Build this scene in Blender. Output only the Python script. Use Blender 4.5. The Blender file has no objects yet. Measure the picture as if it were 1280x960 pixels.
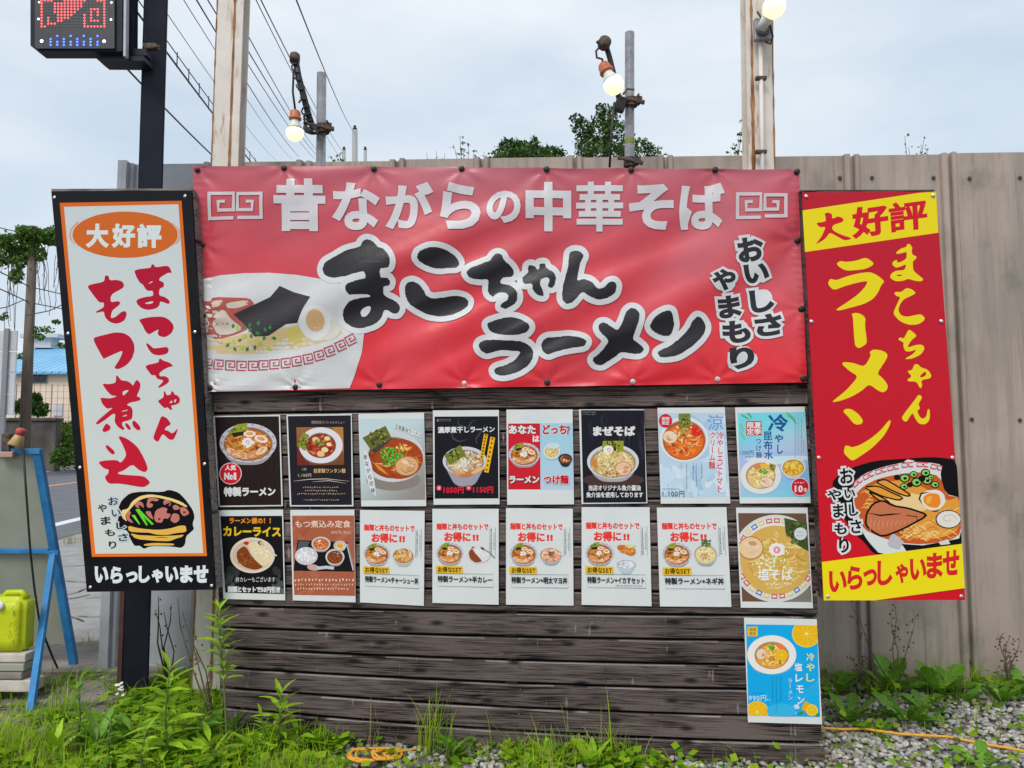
import bpy, bmesh, math, random
import numpy as np
from mathutils import Vector, Matrix, noise
from mathutils.geometry import tessellate_polygon
random.seed(7); rng = np.random.default_rng(7)
R = math.radians
sc = bpy.context.scene
C = sc.collection
# ------------------------------------------------------------------ camera
FPX = 950.0; PITCH = R(4.2); CAM = Vector((0, 0, 1.3))
cd = bpy.data.cameras.new('camera'); cam = bpy.data.objects.new('camera', cd); C.objects.link(cam)
cd.sensor_width = 36; cd.lens = FPX * 36 / 1280; cd.clip_start = 0.05; cd.clip_end = 2000
cam.location = CAM; cam.rotation_euler = (math.pi / 2 + PITCH, 0, 0)
sc.camera = cam
# ------------------------------------------------------------------ sky, sun, exposure
SUN_EL, SUN_AZ = R(48), R(205)          # behind the camera, a little to the left
w = bpy.data.worlds.new('World'); sc.world = w; w.use_nodes = True
nt = w.node_tree; nt.nodes.clear()
def wn(t, **k):
    n = nt.nodes.new(t)
    for a, b in k.items(): setattr(n, a, b)
    return n
sky = wn('ShaderNodeTexSky', sky_type='NISHITA', sun_disc=False, sun_elevation=SUN_EL, sun_rotation=SUN_AZ, dust_density=3.0, air_density=1.2)
tc = wn('ShaderNodeTexCoord'); mp = wn('ShaderNodeMapping'); mp.inputs['Scale'].default_value = (1.0, 1.0, 2.6)
nz = wn('ShaderNodeTexNoise'); nz.inputs['Scale'].default_value = 2.1; nz.inputs['Detail'].default_value = 5; nz.inputs['Roughness'].default_value = .5
cr = wn('ShaderNodeValToRGB'); cr.color_ramp.elements[0].position = .34; cr.color_ramp.elements[1].position = .66
cr.color_ramp.elements[0].color = (4.95, 5.9, 6.95, 1); cr.color_ramp.elements[1].color = (7.3, 7.75, 8.15, 1)
mx = wn('ShaderNodeMixRGB'); mx.inputs['Fac'].default_value = .9
bg = wn('ShaderNodeBackground'); bg.inputs['Strength'].default_value = .1
wo = wn('ShaderNodeOutputWorld')
L = nt.links.new
L(tc.outputs['Generated'], mp.inputs['Vector']); L(mp.outputs[0], nz.inputs['Vector']); L(nz.outputs['Fac'], cr.inputs['Fac'])
L(sky.outputs[0], mx.inputs['Color1']); L(cr.outputs[0], mx.inputs['Color2']); L(mx.outputs[0], bg.inputs['Color']); L(bg.outputs[0], wo.inputs['Surface'])
sd = bpy.data.lights.new('sun', 'SUN'); sd.energy = 1.5; sd.angle = R(25); sd.color = (1, .96, .9)
so = bpy.data.objects.new('sun', sd); C.objects.link(so)
sdir = Vector((math.sin(SUN_AZ) * math.cos(SUN_EL), math.cos(SUN_AZ) * math.cos(SUN_EL), math.sin(SUN_EL)))
so.rotation_euler = sdir.to_track_quat('Z', 'Y').to_euler(); so.location = (0, -5, 8)
vs = sc.view_settings; vs.view_transform = 'Standard'; vs.look = 'None'; vs.gamma = 1; vs.exposure = 0.35; vs.use_curve_mapping = False
sc.cycles.use_denoising = True
sc.cycles.max_bounces = 6; sc.cycles.transparent_max_bounces = 8
# ------------------------------------------------------------------ projection helpers
FW = Vector((0, math.cos(PITCH), math.sin(PITCH))); UP = Vector((0, -math.sin(PITCH), math.cos(PITCH))); RT = Vector((1, 0, 0))
def ray(x, y): return RT * ((x - 640) / FPX) + UP * ((480 - y) / FPX) + FW
def at(x, y, Y):
    d = ray(x, y); return CAM + d * (Y / d.y)
def gnd(x, y, z=0.0):
    d = ray(x, y); return CAM + d * ((z - CAM.z) / d.z)
def onp(x, y, P, n):
    d = ray(x, y); return CAM + d * ((P - CAM).dot(n) / d.dot(n))
# ------------------------------------------------------------------ colour: seen sRGB -> albedo
KA = (0.89, 0.935, 0.965)
def s2l(c):
    c = c / 255.0
    return c / 12.92 if c <= .04045 else ((c + .055) / 1.055) ** 2.4
_sc = {}
def S(c):
    if c not in _sc: _sc[c] = tuple(min(.86, s2l(v) / k) for v, k in zip(c, KA)) + (1.0,)
    return _sc[c]
# ------------------------------------------------------------------ materials
M = {}
def mat(name, c1, c2=None, scale=8.0, rough=.6, bump=0.0, bscale=40.0, stretch=(1, 1, 1), metal=0.0, spec=.5, detail=6, rnd=0.0, attr=None, trans=0.0, lo=.35, hi=.68, streak=None):
    m = bpy.data.materials.new(name); m.use_nodes = True; t = m.node_tree; N = t.nodes; b = N['Principled BSDF']; lk = t.links.new
    b.inputs['Roughness'].default_value = rough; b.inputs['Metallic'].default_value = metal; b.inputs['Specular IOR Level'].default_value = spec
    col = None
    co = N.new('ShaderNodeTexCoord'); mpn = N.new('ShaderNodeMapping'); mpn.inputs['Scale'].default_value = stretch; lk(co.outputs['Object'], mpn.inputs['Vector'])
    if attr:
        a = N.new('ShaderNodeAttribute'); a.attribute_name = attr; col = a.outputs['Color']
    if c2 is not None:
        n = N.new('ShaderNodeTexNoise'); n.inputs['Scale'].default_value = scale; n.inputs['Detail'].default_value = detail; n.inputs['Roughness'].default_value = .62
        lk(mpn.outputs[0], n.inputs['Vector'])
        rp = N.new('ShaderNodeValToRGB'); rp.color_ramp.elements[0].position = lo; rp.color_ramp.elements[1].position = hi
        rp.color_ramp.elements[0].color = tuple(c1[:3]) + (1,); rp.color_ramp.elements[1].color = tuple(c2[:3]) + (1,)
        lk(n.outputs['Fac'], rp.inputs['Fac'])
        if col is None: col = rp.outputs['Color']
        else:
            mm = N.new('ShaderNodeMixRGB'); mm.blend_type = 'MULTIPLY'; mm.inputs['Fac'].default_value = 1; lk(col, mm.inputs['Color1']); lk(rp.outputs['Color'], mm.inputs['Color2']); col = mm.outputs['Color']
    if streak:      # (colour, scale vector, low, high, amount): stains with their own shape
        for (sc_, sv, slo, shi, amt) in streak:
            mp2 = N.new('ShaderNodeMapping'); mp2.inputs['Scale'].default_value = sv; mp2.inputs['Location'].default_value = (sv[0] * 1.3, 2.2, .7); lk(co.outputs['Object'], mp2.inputs['Vector'])
            n2 = N.new('ShaderNodeTexNoise'); n2.inputs['Scale'].default_value = 1; n2.inputs['Detail'].default_value = 7; n2.inputs['Roughness'].default_value = .65; lk(mp2.outputs[0], n2.inputs['Vector'])
            r2 = N.new('ShaderNodeMapRange'); r2.inputs[1].default_value = slo; r2.inputs[2].default_value = shi; r2.inputs[3].default_value = 0; r2.inputs[4].default_value = amt; lk(n2.outputs['Fac'], r2.inputs[0])
            mm = N.new('ShaderNodeMixRGB'); lk(r2.outputs[0], mm.inputs['Fac'])
            if col is None: mm.inputs['Color1'].default_value = tuple(c1[:3]) + (1,)
            else: lk(col, mm.inputs['Color1'])
            mm.inputs['Color2'].default_value = tuple(sc_[:3]) + (1,); col = mm.outputs['Color']
    if rnd:
        oi = N.new('ShaderNodeObjectInfo'); hv = N.new('ShaderNodeHueSaturation'); mr = N.new('ShaderNodeMapRange')
        mr.inputs[3].default_value = 1 - rnd; mr.inputs[4].default_value = 1 + rnd; lk(oi.outputs['Random'], mr.inputs[0]); lk(mr.outputs[0], hv.inputs['Value'])
        if col is None: hv.inputs['Color'].default_value = tuple(c1[:3]) + (1,)
        else: lk(col, hv.inputs['Color'])
        col = hv.outputs['Color']
    if col is None: b.inputs['Base Color'].default_value = tuple(c1[:3]) + (1,)
    else: lk(col, b.inputs['Base Color'])
    if bump:
        n3 = N.new('ShaderNodeTexNoise'); n3.inputs['Scale'].default_value = bscale; n3.inputs['Detail'].default_value = 5; lk(mpn.outputs[0], n3.inputs['Vector'])
        bp = N.new('ShaderNodeBump'); bp.inputs['Strength'].default_value = bump; bp.inputs['Distance'].default_value = .01; lk(n3.outputs['Fac'], bp.inputs['Height']); lk(bp.outputs[0], b.inputs['Normal'])
    if trans:
        tr = N.new('ShaderNodeBsdfTranslucent'); ms = N.new('ShaderNodeMixShader'); ms.inputs[0].default_value = trans
        if col is None: tr.inputs['Color'].default_value = tuple(c1[:3]) + (1,)
        else: lk(col, tr.inputs['Color'])
        lk(b.outputs[0], ms.inputs[1]); lk(tr.outputs[0], ms.inputs[2]); lk(ms.outputs[0], N['Material Output'].inputs['Surface'])
    M[name] = m
    return m
def emit(name, c, s):
    m = bpy.data.materials.new(name); m.use_nodes = True; b = m.node_tree.nodes['Principled BSDF']
    b.inputs['Base Color'].default_value = c + (1,); b.inputs['Emission Color'].default_value = c + (1,); b.inputs['Emission Strength'].default_value = s
    M[name] = m; return m
mat('print_paper', (1, 1, 1), attr='Col', rough=.5, bump=.05, bscale=9, spec=.16)
mat('print_board', (1, 1, 1), attr='Col', rough=.4, spec=.13, bump=.02, bscale=5)
mat('print_vinyl', (1, 1, 1), (.86, .86, .86), attr='Col', scale=3.5, lo=.3, hi=.6, rough=.30, spec=.42, bump=.10, bscale=18)
mat('paper', S((210, 218, 219)), S((201, 210, 212)), scale=5, rough=.42, spec=.35, bump=.05, bscale=9)
mat('black_board', (.005, .005, .007), (.009, .009, .012), scale=12, rough=.35, spec=.14)
mat('red_board', (.34, .012, .03), rough=.4, spec=.2)
# weathered wood: grain along x, knots, pale dust
def wood_mat(name, dark, light, dust):
    m = bpy.data.materials.new(name); m.use_nodes = True; t = m.node_tree; N = t.nodes; b = N['Principled BSDF']; lk = t.links.new
    co = N.new('ShaderNodeTexCoord'); oi = N.new('ShaderNodeObjectInfo'); ad = N.new('ShaderNodeVectorMath'); ad.operation = 'ADD'
    ml = N.new('ShaderNodeVectorMath'); ml.operation = 'SCALE'; ml.inputs[3].default_value = 23.0
    cx = N.new('ShaderNodeCombineXYZ'); lk(oi.outputs['Random'], cx.inputs[0]); lk(oi.outputs['Random'], cx.inputs[2]); lk(cx.outputs[0], ml.inputs[0])
    lk(co.outputs['Object'], ad.inputs[0]); lk(ml.outputs[0], ad.inputs[1])
    wv = N.new('ShaderNodeMapping'); wv.inputs['Scale'].default_value = (1.6, 5, 26); lk(ad.outputs[0], wv.inputs['Vector'])
    n0 = N.new('ShaderNodeTexNoise'); n0.inputs['Scale'].default_value = 1.0; n0.inputs['Detail'].default_value = 3; n0.inputs['Distortion'].default_value = 1.2; lk(wv.outputs[0], n0.inputs['Vector'])
    wvn = N.new('ShaderNodeMath'); wvn.operation = 'MULTIPLY'; wvn.inputs[1].default_value = 34; lk(n0.outputs['Fac'], wvn.inputs[0])
    sn = N.new('ShaderNodeMath'); sn.operation = 'SINE'; lk(wvn.outputs[0], sn.inputs[0])
    fm = N.new('ShaderNodeMapping'); fm.inputs['Scale'].default_value = (4, 40, 250); lk(ad.outputs[0], fm.inputs['Vector'])
    n1 = N.new('ShaderNodeTexNoise'); n1.inputs['Scale'].default_value = 1.0; n1.inputs['Detail'].default_value = 6; lk(fm.outputs[0], n1.inputs['Vector'])
    a1 = N.new('ShaderNodeMath'); a1.operation = 'MULTIPLY_ADD'; a1.inputs[1].default_value = .065; lk(sn.outputs[0], a1.inputs[0]); lk(n1.outputs['Fac'], a1.inputs[2])
    bm_ = N.new('ShaderNodeMapping'); bm_.inputs['Scale'].default_value = (2.2, 2, 5); lk(ad.outputs[0], bm_.inputs['Vector'])
    n2 = N.new('ShaderNodeTexNoise'); n2.inputs['Scale'].default_value = 1.0; n2.inputs['Detail'].default_value = 4; lk(bm_.outputs[0], n2.inputs['Vector'])
    a2 = N.new('ShaderNodeMath'); a2.operation = 'MULTIPLY_ADD'; a2.inputs[1].default_value = .8; lk(n2.outputs['Fac'], a2.inputs[0]); lk(a1.outputs[0], a2.inputs[2])
    rp = N.new('ShaderNodeValToRGB'); e = rp.color_ramp.elements; e[0].position = .70; e[0].color = dark + (1,); e[1].position = 1.16; e[1].color = light + (1,); lk(a2.outputs[0], rp.inputs['Fac'])
    # knots
    sx_ = N.new('ShaderNodeSeparateXYZ'); lk(ad.outputs[0], sx_.inputs[0]); km = N.new('ShaderNodeCombineXYZ')
    for ch_, sc_k in ((0, 3.2), (2, 9.0)):
        mk_ = N.new('ShaderNodeMath'); mk_.operation = 'MULTIPLY'; mk_.inputs[1].default_value = sc_k; lk(sx_.outputs[ch_], mk_.inputs[0]); lk(mk_.outputs[0], km.inputs[0 if ch_ == 0 else 1])
    vo = N.new('ShaderNodeTexVoronoi'); vo.voronoi_dimensions = '2D'; vo.inputs['Scale'].default_value = 1.0; lk(km.outputs[0], vo.inputs['Vector'])
    kr = N.new('ShaderNodeMapRange'); kr.inputs[1].default_value = .04; kr.inputs[2].default_value = .13; kr.inputs[3].default_value = .9; kr.inputs[4].default_value = 0; lk(vo.outputs['Distance'], kr.inputs[0])
    mk = N.new('ShaderNodeMixRGB'); mk.inputs['Color2'].default_value = (.012, .009, .009, 1); lk(kr.outputs[0], mk.inputs['Fac']); lk(rp.outputs[0], mk.inputs['Color1'])
    # pale scratches and dust
    dm = N.new('ShaderNodeMapping'); dm.inputs['Scale'].default_value = (42, 3, 9); lk(ad.outputs[0], dm.inputs['Vector'])
    n4 = N.new('ShaderNodeTexNoise'); n4.inputs['Scale'].default_value = 1.0; n4.inputs['Detail'].default_value = 3; lk(dm.outputs[0], n4.inputs['Vector'])
    dr = N.new('ShaderNodeMapRange'); dr.inputs[1].default_value = .665; dr.inputs[2].default_value = .75; dr.inputs[4].default_value = .6; lk(n4.outputs['Fac'], dr.inputs[0])
    md = N.new('ShaderNodeMixRGB'); md.inputs['Color2'].default_value = dust + (1,); lk(dr.outputs[0], md.inputs['Fac']); lk(mk.outputs[0], md.inputs['Color1'])
    hv = N.new('ShaderNodeHueSaturation'); mr = N.new('ShaderNodeMapRange'); mr.inputs[3].default_value = .8; mr.inputs[4].default_value = 1.25; lk(oi.outputs['Random'], mr.inputs[0]); lk(mr.outputs[0], hv.inputs['Value']); lk(md.outputs[0], hv.inputs['Color'])
    lk(hv.outputs[0], b.inputs['Base Color']); b.inputs['Roughness'].default_value = .78; b.inputs['Specular IOR Level'].default_value = .15
    bp = N.new('ShaderNodeBump'); bp.inputs['Strength'].default_value = .6; bp.inputs['Distance'].default_value = .004; lk(a1.outputs[0], bp.inputs['Height']); lk(bp.outputs[0], b.inputs['Normal'])
    M[name] = m; return m
wood_mat('dark_wood', (.009, .0055, .005), (.145, .112, .101), (.36, .32, .29))
wood_mat('lit_edge_wood', (.09, .075, .07), (.30, .26, .25), (.4, .36, .34))  # paler wood for top chamfers, paints in the sky light on the ledges
wood_mat('grey_wood', (.05, .045, .045), (.2, .18, .17), (.3, .28, .26))
mat('fence_sheet', S((154, 143, 134)), S((170, 158, 148)), scale=2.2, rough=.55, bump=.06, bscale=6, streak=[((.20, .185, .165), (14, 3, .9), .46, .70, .65), ((.10, .12, .085), (3.2, 2, 2.2), .54, .70, .6), ((.06, .055, .05), (26, 6, 1.6), .58, .72, .5), ((.10, .10, .10), (70, 30, 70), .63, .70, .5)])
mat('fence_zinc', S((150, 157, 168)), S((172, 178, 186)), scale=5, rough=.45, metal=.1, bump=.04, bscale=5, streak=[((.10, .10, .10), (18, 3, 1.2), .55, .75, .5)])
mat('navy_steel', (.010, .011, .020), (.016, .018, .034), scale=9, rough=.45, spec=.2, streak=[((.14, .13, .14), (40, 40, 3), .66, .74, .45)])
mat('maroon_steel', (.05, .018, .016), (.09, .03, .025), scale=20, rough=.7)
mat('rusty_white', S((198, 194, 186)), S((214, 211, 206)), scale=4, rough=.5, bump=.1, bscale=25, streak=[((.38, .20, .08), (22, 22, 5), .56, .68, .8), ((.16, .06, .025), (60, 60, 30), .66, .72, .85)])
mat('rust', (.18, .07, .028), (.46, .23, .09), scale=40, rough=.9, bump=.4, bscale=120, stretch=(1, 1, .3))
mat('galvanised', S((118, 122, 128)), S((150, 154, 160)), scale=24, rough=.42, metal=.35, bump=.05, bscale=60)
mat('rusty_steel', (.05, .028, .02), (.16, .12, .10), scale=60, rough=.8, bump=.3, bscale=120)
mat('black_plastic', (.012, .012, .014), (.022, .022, .026), scale=30, rough=.5)
mat('orange_plastic', (.55, .17, .06), (.45, .12, .04), scale=30, rough=.45)
mat('white_plastic', (.72, .72, .68), rough=.4)
mat('silver', (.6, .6, .6), rough=.3, metal=.8)
mat('black_vinyl_pin', (.015, .013, .012), rough=.45)
emit('bulb_glow', (1, .86, .50), .95)
emit('led_red', (1, .10, .10), 1.3); emit('led_blue', (.05, .14, 1), 2.6); emit('led_white', (.85, .88, 1), 2.5)
mat('led_off', (.16, .17, .16), rough=.4)
mat('led_face', (.035, .035, .042), (.05, .05, .06), scale=30, rough=.3)
mat('gravel_dirt', (.10, .09, .075), (.27, .245, .215), scale=14, rough=.95, bump=.8, bscale=60)
mat('stone', (1, 1, 1), (.8, .8, .8), attr='Col', scale=60, rough=.85, bump=.25, bscale=90)
mat('concrete_slab', (.14, .12, .10), (.29, .26, .225), scale=6, rough=.9, bump=.35, bscale=50, streak=[((.06, .055, .05), (9, 9, 9), .58, .72, .6)])
mat('pavement', (.25, .24, .23), (.36, .345, .33), scale=4, rough=.9, bump=.25, bscale=40)
mat('asphalt', (.115, .115, .13), (.155, .155, .17), scale=2.0, rough=.85, bump=.15, bscale=30)
mat('white_line', (.75, .76, .77), (.6, .6, .61), scale=5, rough=.7)
mat('orange_line', (.70, .30, .13), (.6, .3, .16), scale=5, rough=.7)
mat('crack', (.045, .042, .04), rough=1)
mat('blue_frame', S((30, 108, 168)), S((52, 138, 200)), scale=9, rough=.45, bump=.05, streak=[((.3, .3, .3), (30, 30, 30), .66, .74, .5)])
mat('easel_panel', S((136, 143, 132)), S((154, 160, 148)), scale=3, rough=.6)
mat('lime_plastic', S((190, 205, 12)), S((205, 220, 28)), scale=5, rough=.38, bump=.05, bscale=12, trans=.12)
mat('lime_scuff', S((120, 135, 20)), rough=.6)
mat('pale_board', S((168, 162, 152)), S((200, 196, 188)), scale=10, rough=.7)
mat('rope_yellow', S((218, 150, 40)), S((232, 178, 70)), scale=60, rough=.7, bump=.3, bscale=200)
mat('utility_wood', (.10, .075, .06), (.20, .155, .12), scale=3, stretch=(4, 4, .4), rough=.9)
mat('concrete_pole', (.35, .36, .36), rough=.8)
mat('wire', (.02, .022, .03), rough=.6)
mat('dark_concrete', (.045, .04, .038), (.14, .125, .115), scale=1.2, rough=.95, stretch=(1, 1, .5), bump=.4, bscale=10)
mat('blue_roof', S((104, 168, 210)), S((130, 186, 222)), scale=.4, rough=.45)
mat('cream_wall', S((214, 196, 176)), S((228, 213, 196)), scale=.6, rough=.8)
mat('window_glass', (.02, .025, .035), rough=.12)
mat('panel_back', S((178, 184, 190)), S((196, 202, 208)), scale=1.5, rough=.6)
mat('leaf', (.085, .22, .018), (.19, .38, .03), scale=14, rough=.5, spec=.3, trans=.3, rnd=.28)
mat('leaf_bright', (.24, .46, .012), (.38, .58, .03), scale=10, rough=.5, spec=.3, trans=.3, rnd=.25)
mat('grass_blade', (1, 1, 1), attr='Col', rough=.55, spec=.15, trans=.4)
mat('tree_leaf', (.5, .5, .5), (1, 1, 1), attr='Col', scale=2.5, rough=.6, spec=.25, trans=.25)
mat('bark', (.06, .045, .035), (.13, .10, .08), scale=10, rough=.95)
mat('stem', (.09, .13, .035), (.14, .17, .05), scale=20, rough=.7)
mat('dry_stem', (.09, .065, .04), (.2, .15, .09), scale=20, rough=.9)
mat('petal', (.75, .74, .68), rough=.6)
# ------------------------------------------------------------------ object helpers
def thing(name, label, cat, loc=(0, 0, 0), group=None):
    o = bpy.data.objects.new(name, None); C.objects.link(o); o.location = loc; o.empty_display_size = .05
    o['label'] = label; o['category'] = cat
    if group: o['group'] = group
    return o
def tag(o, label=None, cat=None, group=None, kind=None):
    for k, v in (('label', label), ('category', cat), ('group', group), ('kind', kind)):
        if v: o[k] = v
    return o
def wloc(o):
    v = Vector(o.location)
    while o.parent: o = o.parent; v += Vector(o.location)
    return v
def link(name, me, m, parent=None, loc=None):
    o = bpy.data.objects.new(name, me); C.objects.link(o)
    if m is not None: me.materials.append(M[m] if isinstance(m, str) else m)
    if parent: o.parent = parent
    if loc is not None: o.location = loc
    return o
def meshobj(name, V, Fc, m, parent=None, smooth=False, cols=None, base=None):
    """V in world space; the object's origin is the parent's (or base)."""
    off = wloc(parent) if parent else (Vector(base) if base is not None else Vector((0, 0, 0)))
    me = bpy.data.meshes.new(name)
    me.from_pydata([tuple(Vector(v) - off) for v in V], [], Fc); me.update()
    if smooth: me.polygons.foreach_set('use_smooth', [True] * len(me.polygons))
    if cols is not None:
        a = me.attributes.new('Col', 'FLOAT_COLOR', 'POINT'); a.data.foreach_set('color', np.asarray(cols, dtype=np.float32).ravel())
    o = link(name, me, m, parent)
    if not parent: o.location = off
    return o
class MB:
    def __init__(s): s.v = []; s.f = []
    def add(s, V, F_):
        k = len(s.v); s.v += [Vector(v) for v in V]; s.f += [tuple(i + k for i in f) for f in F_]; return s
    def box(s, c, size, rot=None):
        x, y, z = [a / 2 for a in size]; r = rot or Matrix.Identity(3); c = Vector(c)
        s.add([c + r @ Vector((a * x, b * y, d * z)) for a in (-1, 1) for b in (-1, 1) for d in (-1, 1)],
              [(0, 1, 3, 2), (4, 6, 7, 5), (0, 4, 5, 1), (2, 3, 7, 6), (0, 2, 6, 4), (1, 5, 7, 3)]); return s
    def bbox(s, c, size, bev, rot=None):
        bm = bmesh.new(); bmesh.ops.create_cube(bm, size=1); bmesh.ops.scale(bm, vec=size, verts=bm.verts)
        bmesh.ops.bevel(bm, geom=bm.edges[:], offset=bev, segments=2, affect='EDGES', profile=.6)
        r = rot or Matrix.Identity(3); c = Vector(c); bm.verts.index_update()
        s.add([c + r @ v.co for v in bm.verts], [tuple(v.index for v in f.verts) for f in bm.faces]); bm.free(); return s
    def prism(s, quad, back):
        q = [Vector(p) for p in quad]; b = Vector(back); n = len(q)
        s.add(q + [p + b for p in q], [tuple(range(n)), tuple(range(2 * n - 1, n - 1, -1))] + [(i, i + n, (i + 1) % n + n, (i + 1) % n) for i in range(n)]); return s
    def tube(s, pts, r, n=8, cap=True):
        pts = [Vector(p) for p in pts]; m = len(pts); rs = r if isinstance(r, (list, tuple)) else [r] * m
        base = len(s.v); up = None
        for i, p in enumerate(pts):
            t = (pts[min(i + 1, m - 1)] - pts[max(i - 1, 0)]).normalized()
            if up is None: up = t.orthogonal().normalized()
            a = (up - t * up.dot(t)).normalized(); b = t.cross(a); up = a
            for k in range(n):
                an = 2 * math.pi * k / n; s.v.append(p + (a * math.cos(an) + b * math.sin(an)) * rs[i])
        for i in range(m - 1):
            for k in range(n):
                a0 = base + i * n + k; a1 = base + i * n + (k + 1) % n; s.f.append((a0, a1, a1 + n, a0 + n))
        if cap: s.f.append(tuple(base + k for k in range(n - 1, -1, -1))); s.f.append(tuple(base + (m - 1) * n + k for k in range(n)))
        return s
    def lathe(s, p0, axis, prof, n=20):
        ax = Vector(axis).normalized(); a = ax.orthogonal().normalized(); b = ax.cross(a); base = len(s.v); p0 = Vector(p0)
        for (h, r) in prof:
            for k in range(n):
                an = 2 * math.pi * k / n; s.v.append(p0 + ax * h + (a * math.cos(an) + b * math.sin(an)) * max(r, 1e-5))
        for i in range(len(prof) - 1):
            for k in range(n):
                a0 = base + i * n + k; a1 = base + i * n + (k + 1) % n; s.f.append((a0, a1, a1 + n, a0 + n))
        s.f.append(tuple(base + k for k in range(n - 1, -1, -1))); s.f.append(tuple(base + (len(prof) - 1) * n + k for k in range(n)))
        return s
    def build(s, name, m, parent=None, smooth=False, base=None): return meshobj(name, s.v, s.f, m, parent, smooth, None, base)
# ------------------------------------------------------------------ flat print on a sign plane
_gl = {}
def glyph(ch, bold):
    k = (ch, bold)
    if k in _gl: return _gl[k]
    c = bpy.data.curves.new('g', 'FONT'); c.body = ch; c.resolution_u = 4; c.bevel_depth = bold; c.bevel_resolution = 0
    o = bpy.data.objects.new('g', c); me = bpy.data.meshes.new_from_object(o)
    V = np.array([(v.co.x, v.co.y, v.co.z) for v in me.vertices]).reshape(-1, 3)
    Fc = [tuple(p.vertices) for p in me.polygons if p.normal.z > .02 or bold == 0]
    bpy.data.objects.remove(o); bpy.data.curves.remove(c); bpy.data.meshes.remove(me)
    adv = 1.0 if ord(ch) > 0x2000 else (.35 if ch in ',. !' else .58)
    _gl[k] = (V, Fc, adv); return _gl[k]
def smooth_loop(pts, it=2):
    """Chaikin keeps a brush stroke's corners soft."""
    for _ in range(it):
        q = []
        for i in range(len(pts)):
            a = pts[i]; b = pts[(i + 1) % len(pts)]
            q.append((a[0] * .8 + b[0] * .2, a[1] * .8 + b[1] * .2)); q.append((a[0] * .2 + b[0] * .8, a[1] * .2 + b[1] * .8))
        pts = q
    return pts
def clip_poly(pts, cl):
    out = list(pts)
    ar = sum(cl[i][0] * cl[(i + 1) % len(cl)][1] - cl[(i + 1) % len(cl)][0] * cl[i][1] for i in range(len(cl)))
    sg = 1 if ar > 0 else -1
    for i in range(len(cl)):
        a = cl[i]; b = cl[(i + 1) % len(cl)]; inp = out; out = []
        def side(p): return sg * ((b[0] - a[0]) * (p[1] - a[1]) - (b[1] - a[1]) * (p[0] - a[0]))
        for j in range(len(inp)):
            p = inp[j]; q = inp[(j + 1) % len(inp)]; sp = side(p); sq = side(q)
            if sp >= 0: out.append(p)
            if (sp >= 0) != (sq >= 0):
                t = sp / (sp - sq); out.append((p[0] + (q[0] - p[0]) * t, p[1] + (q[1] - p[1]) * t))
        if not out: break
    return out
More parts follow.
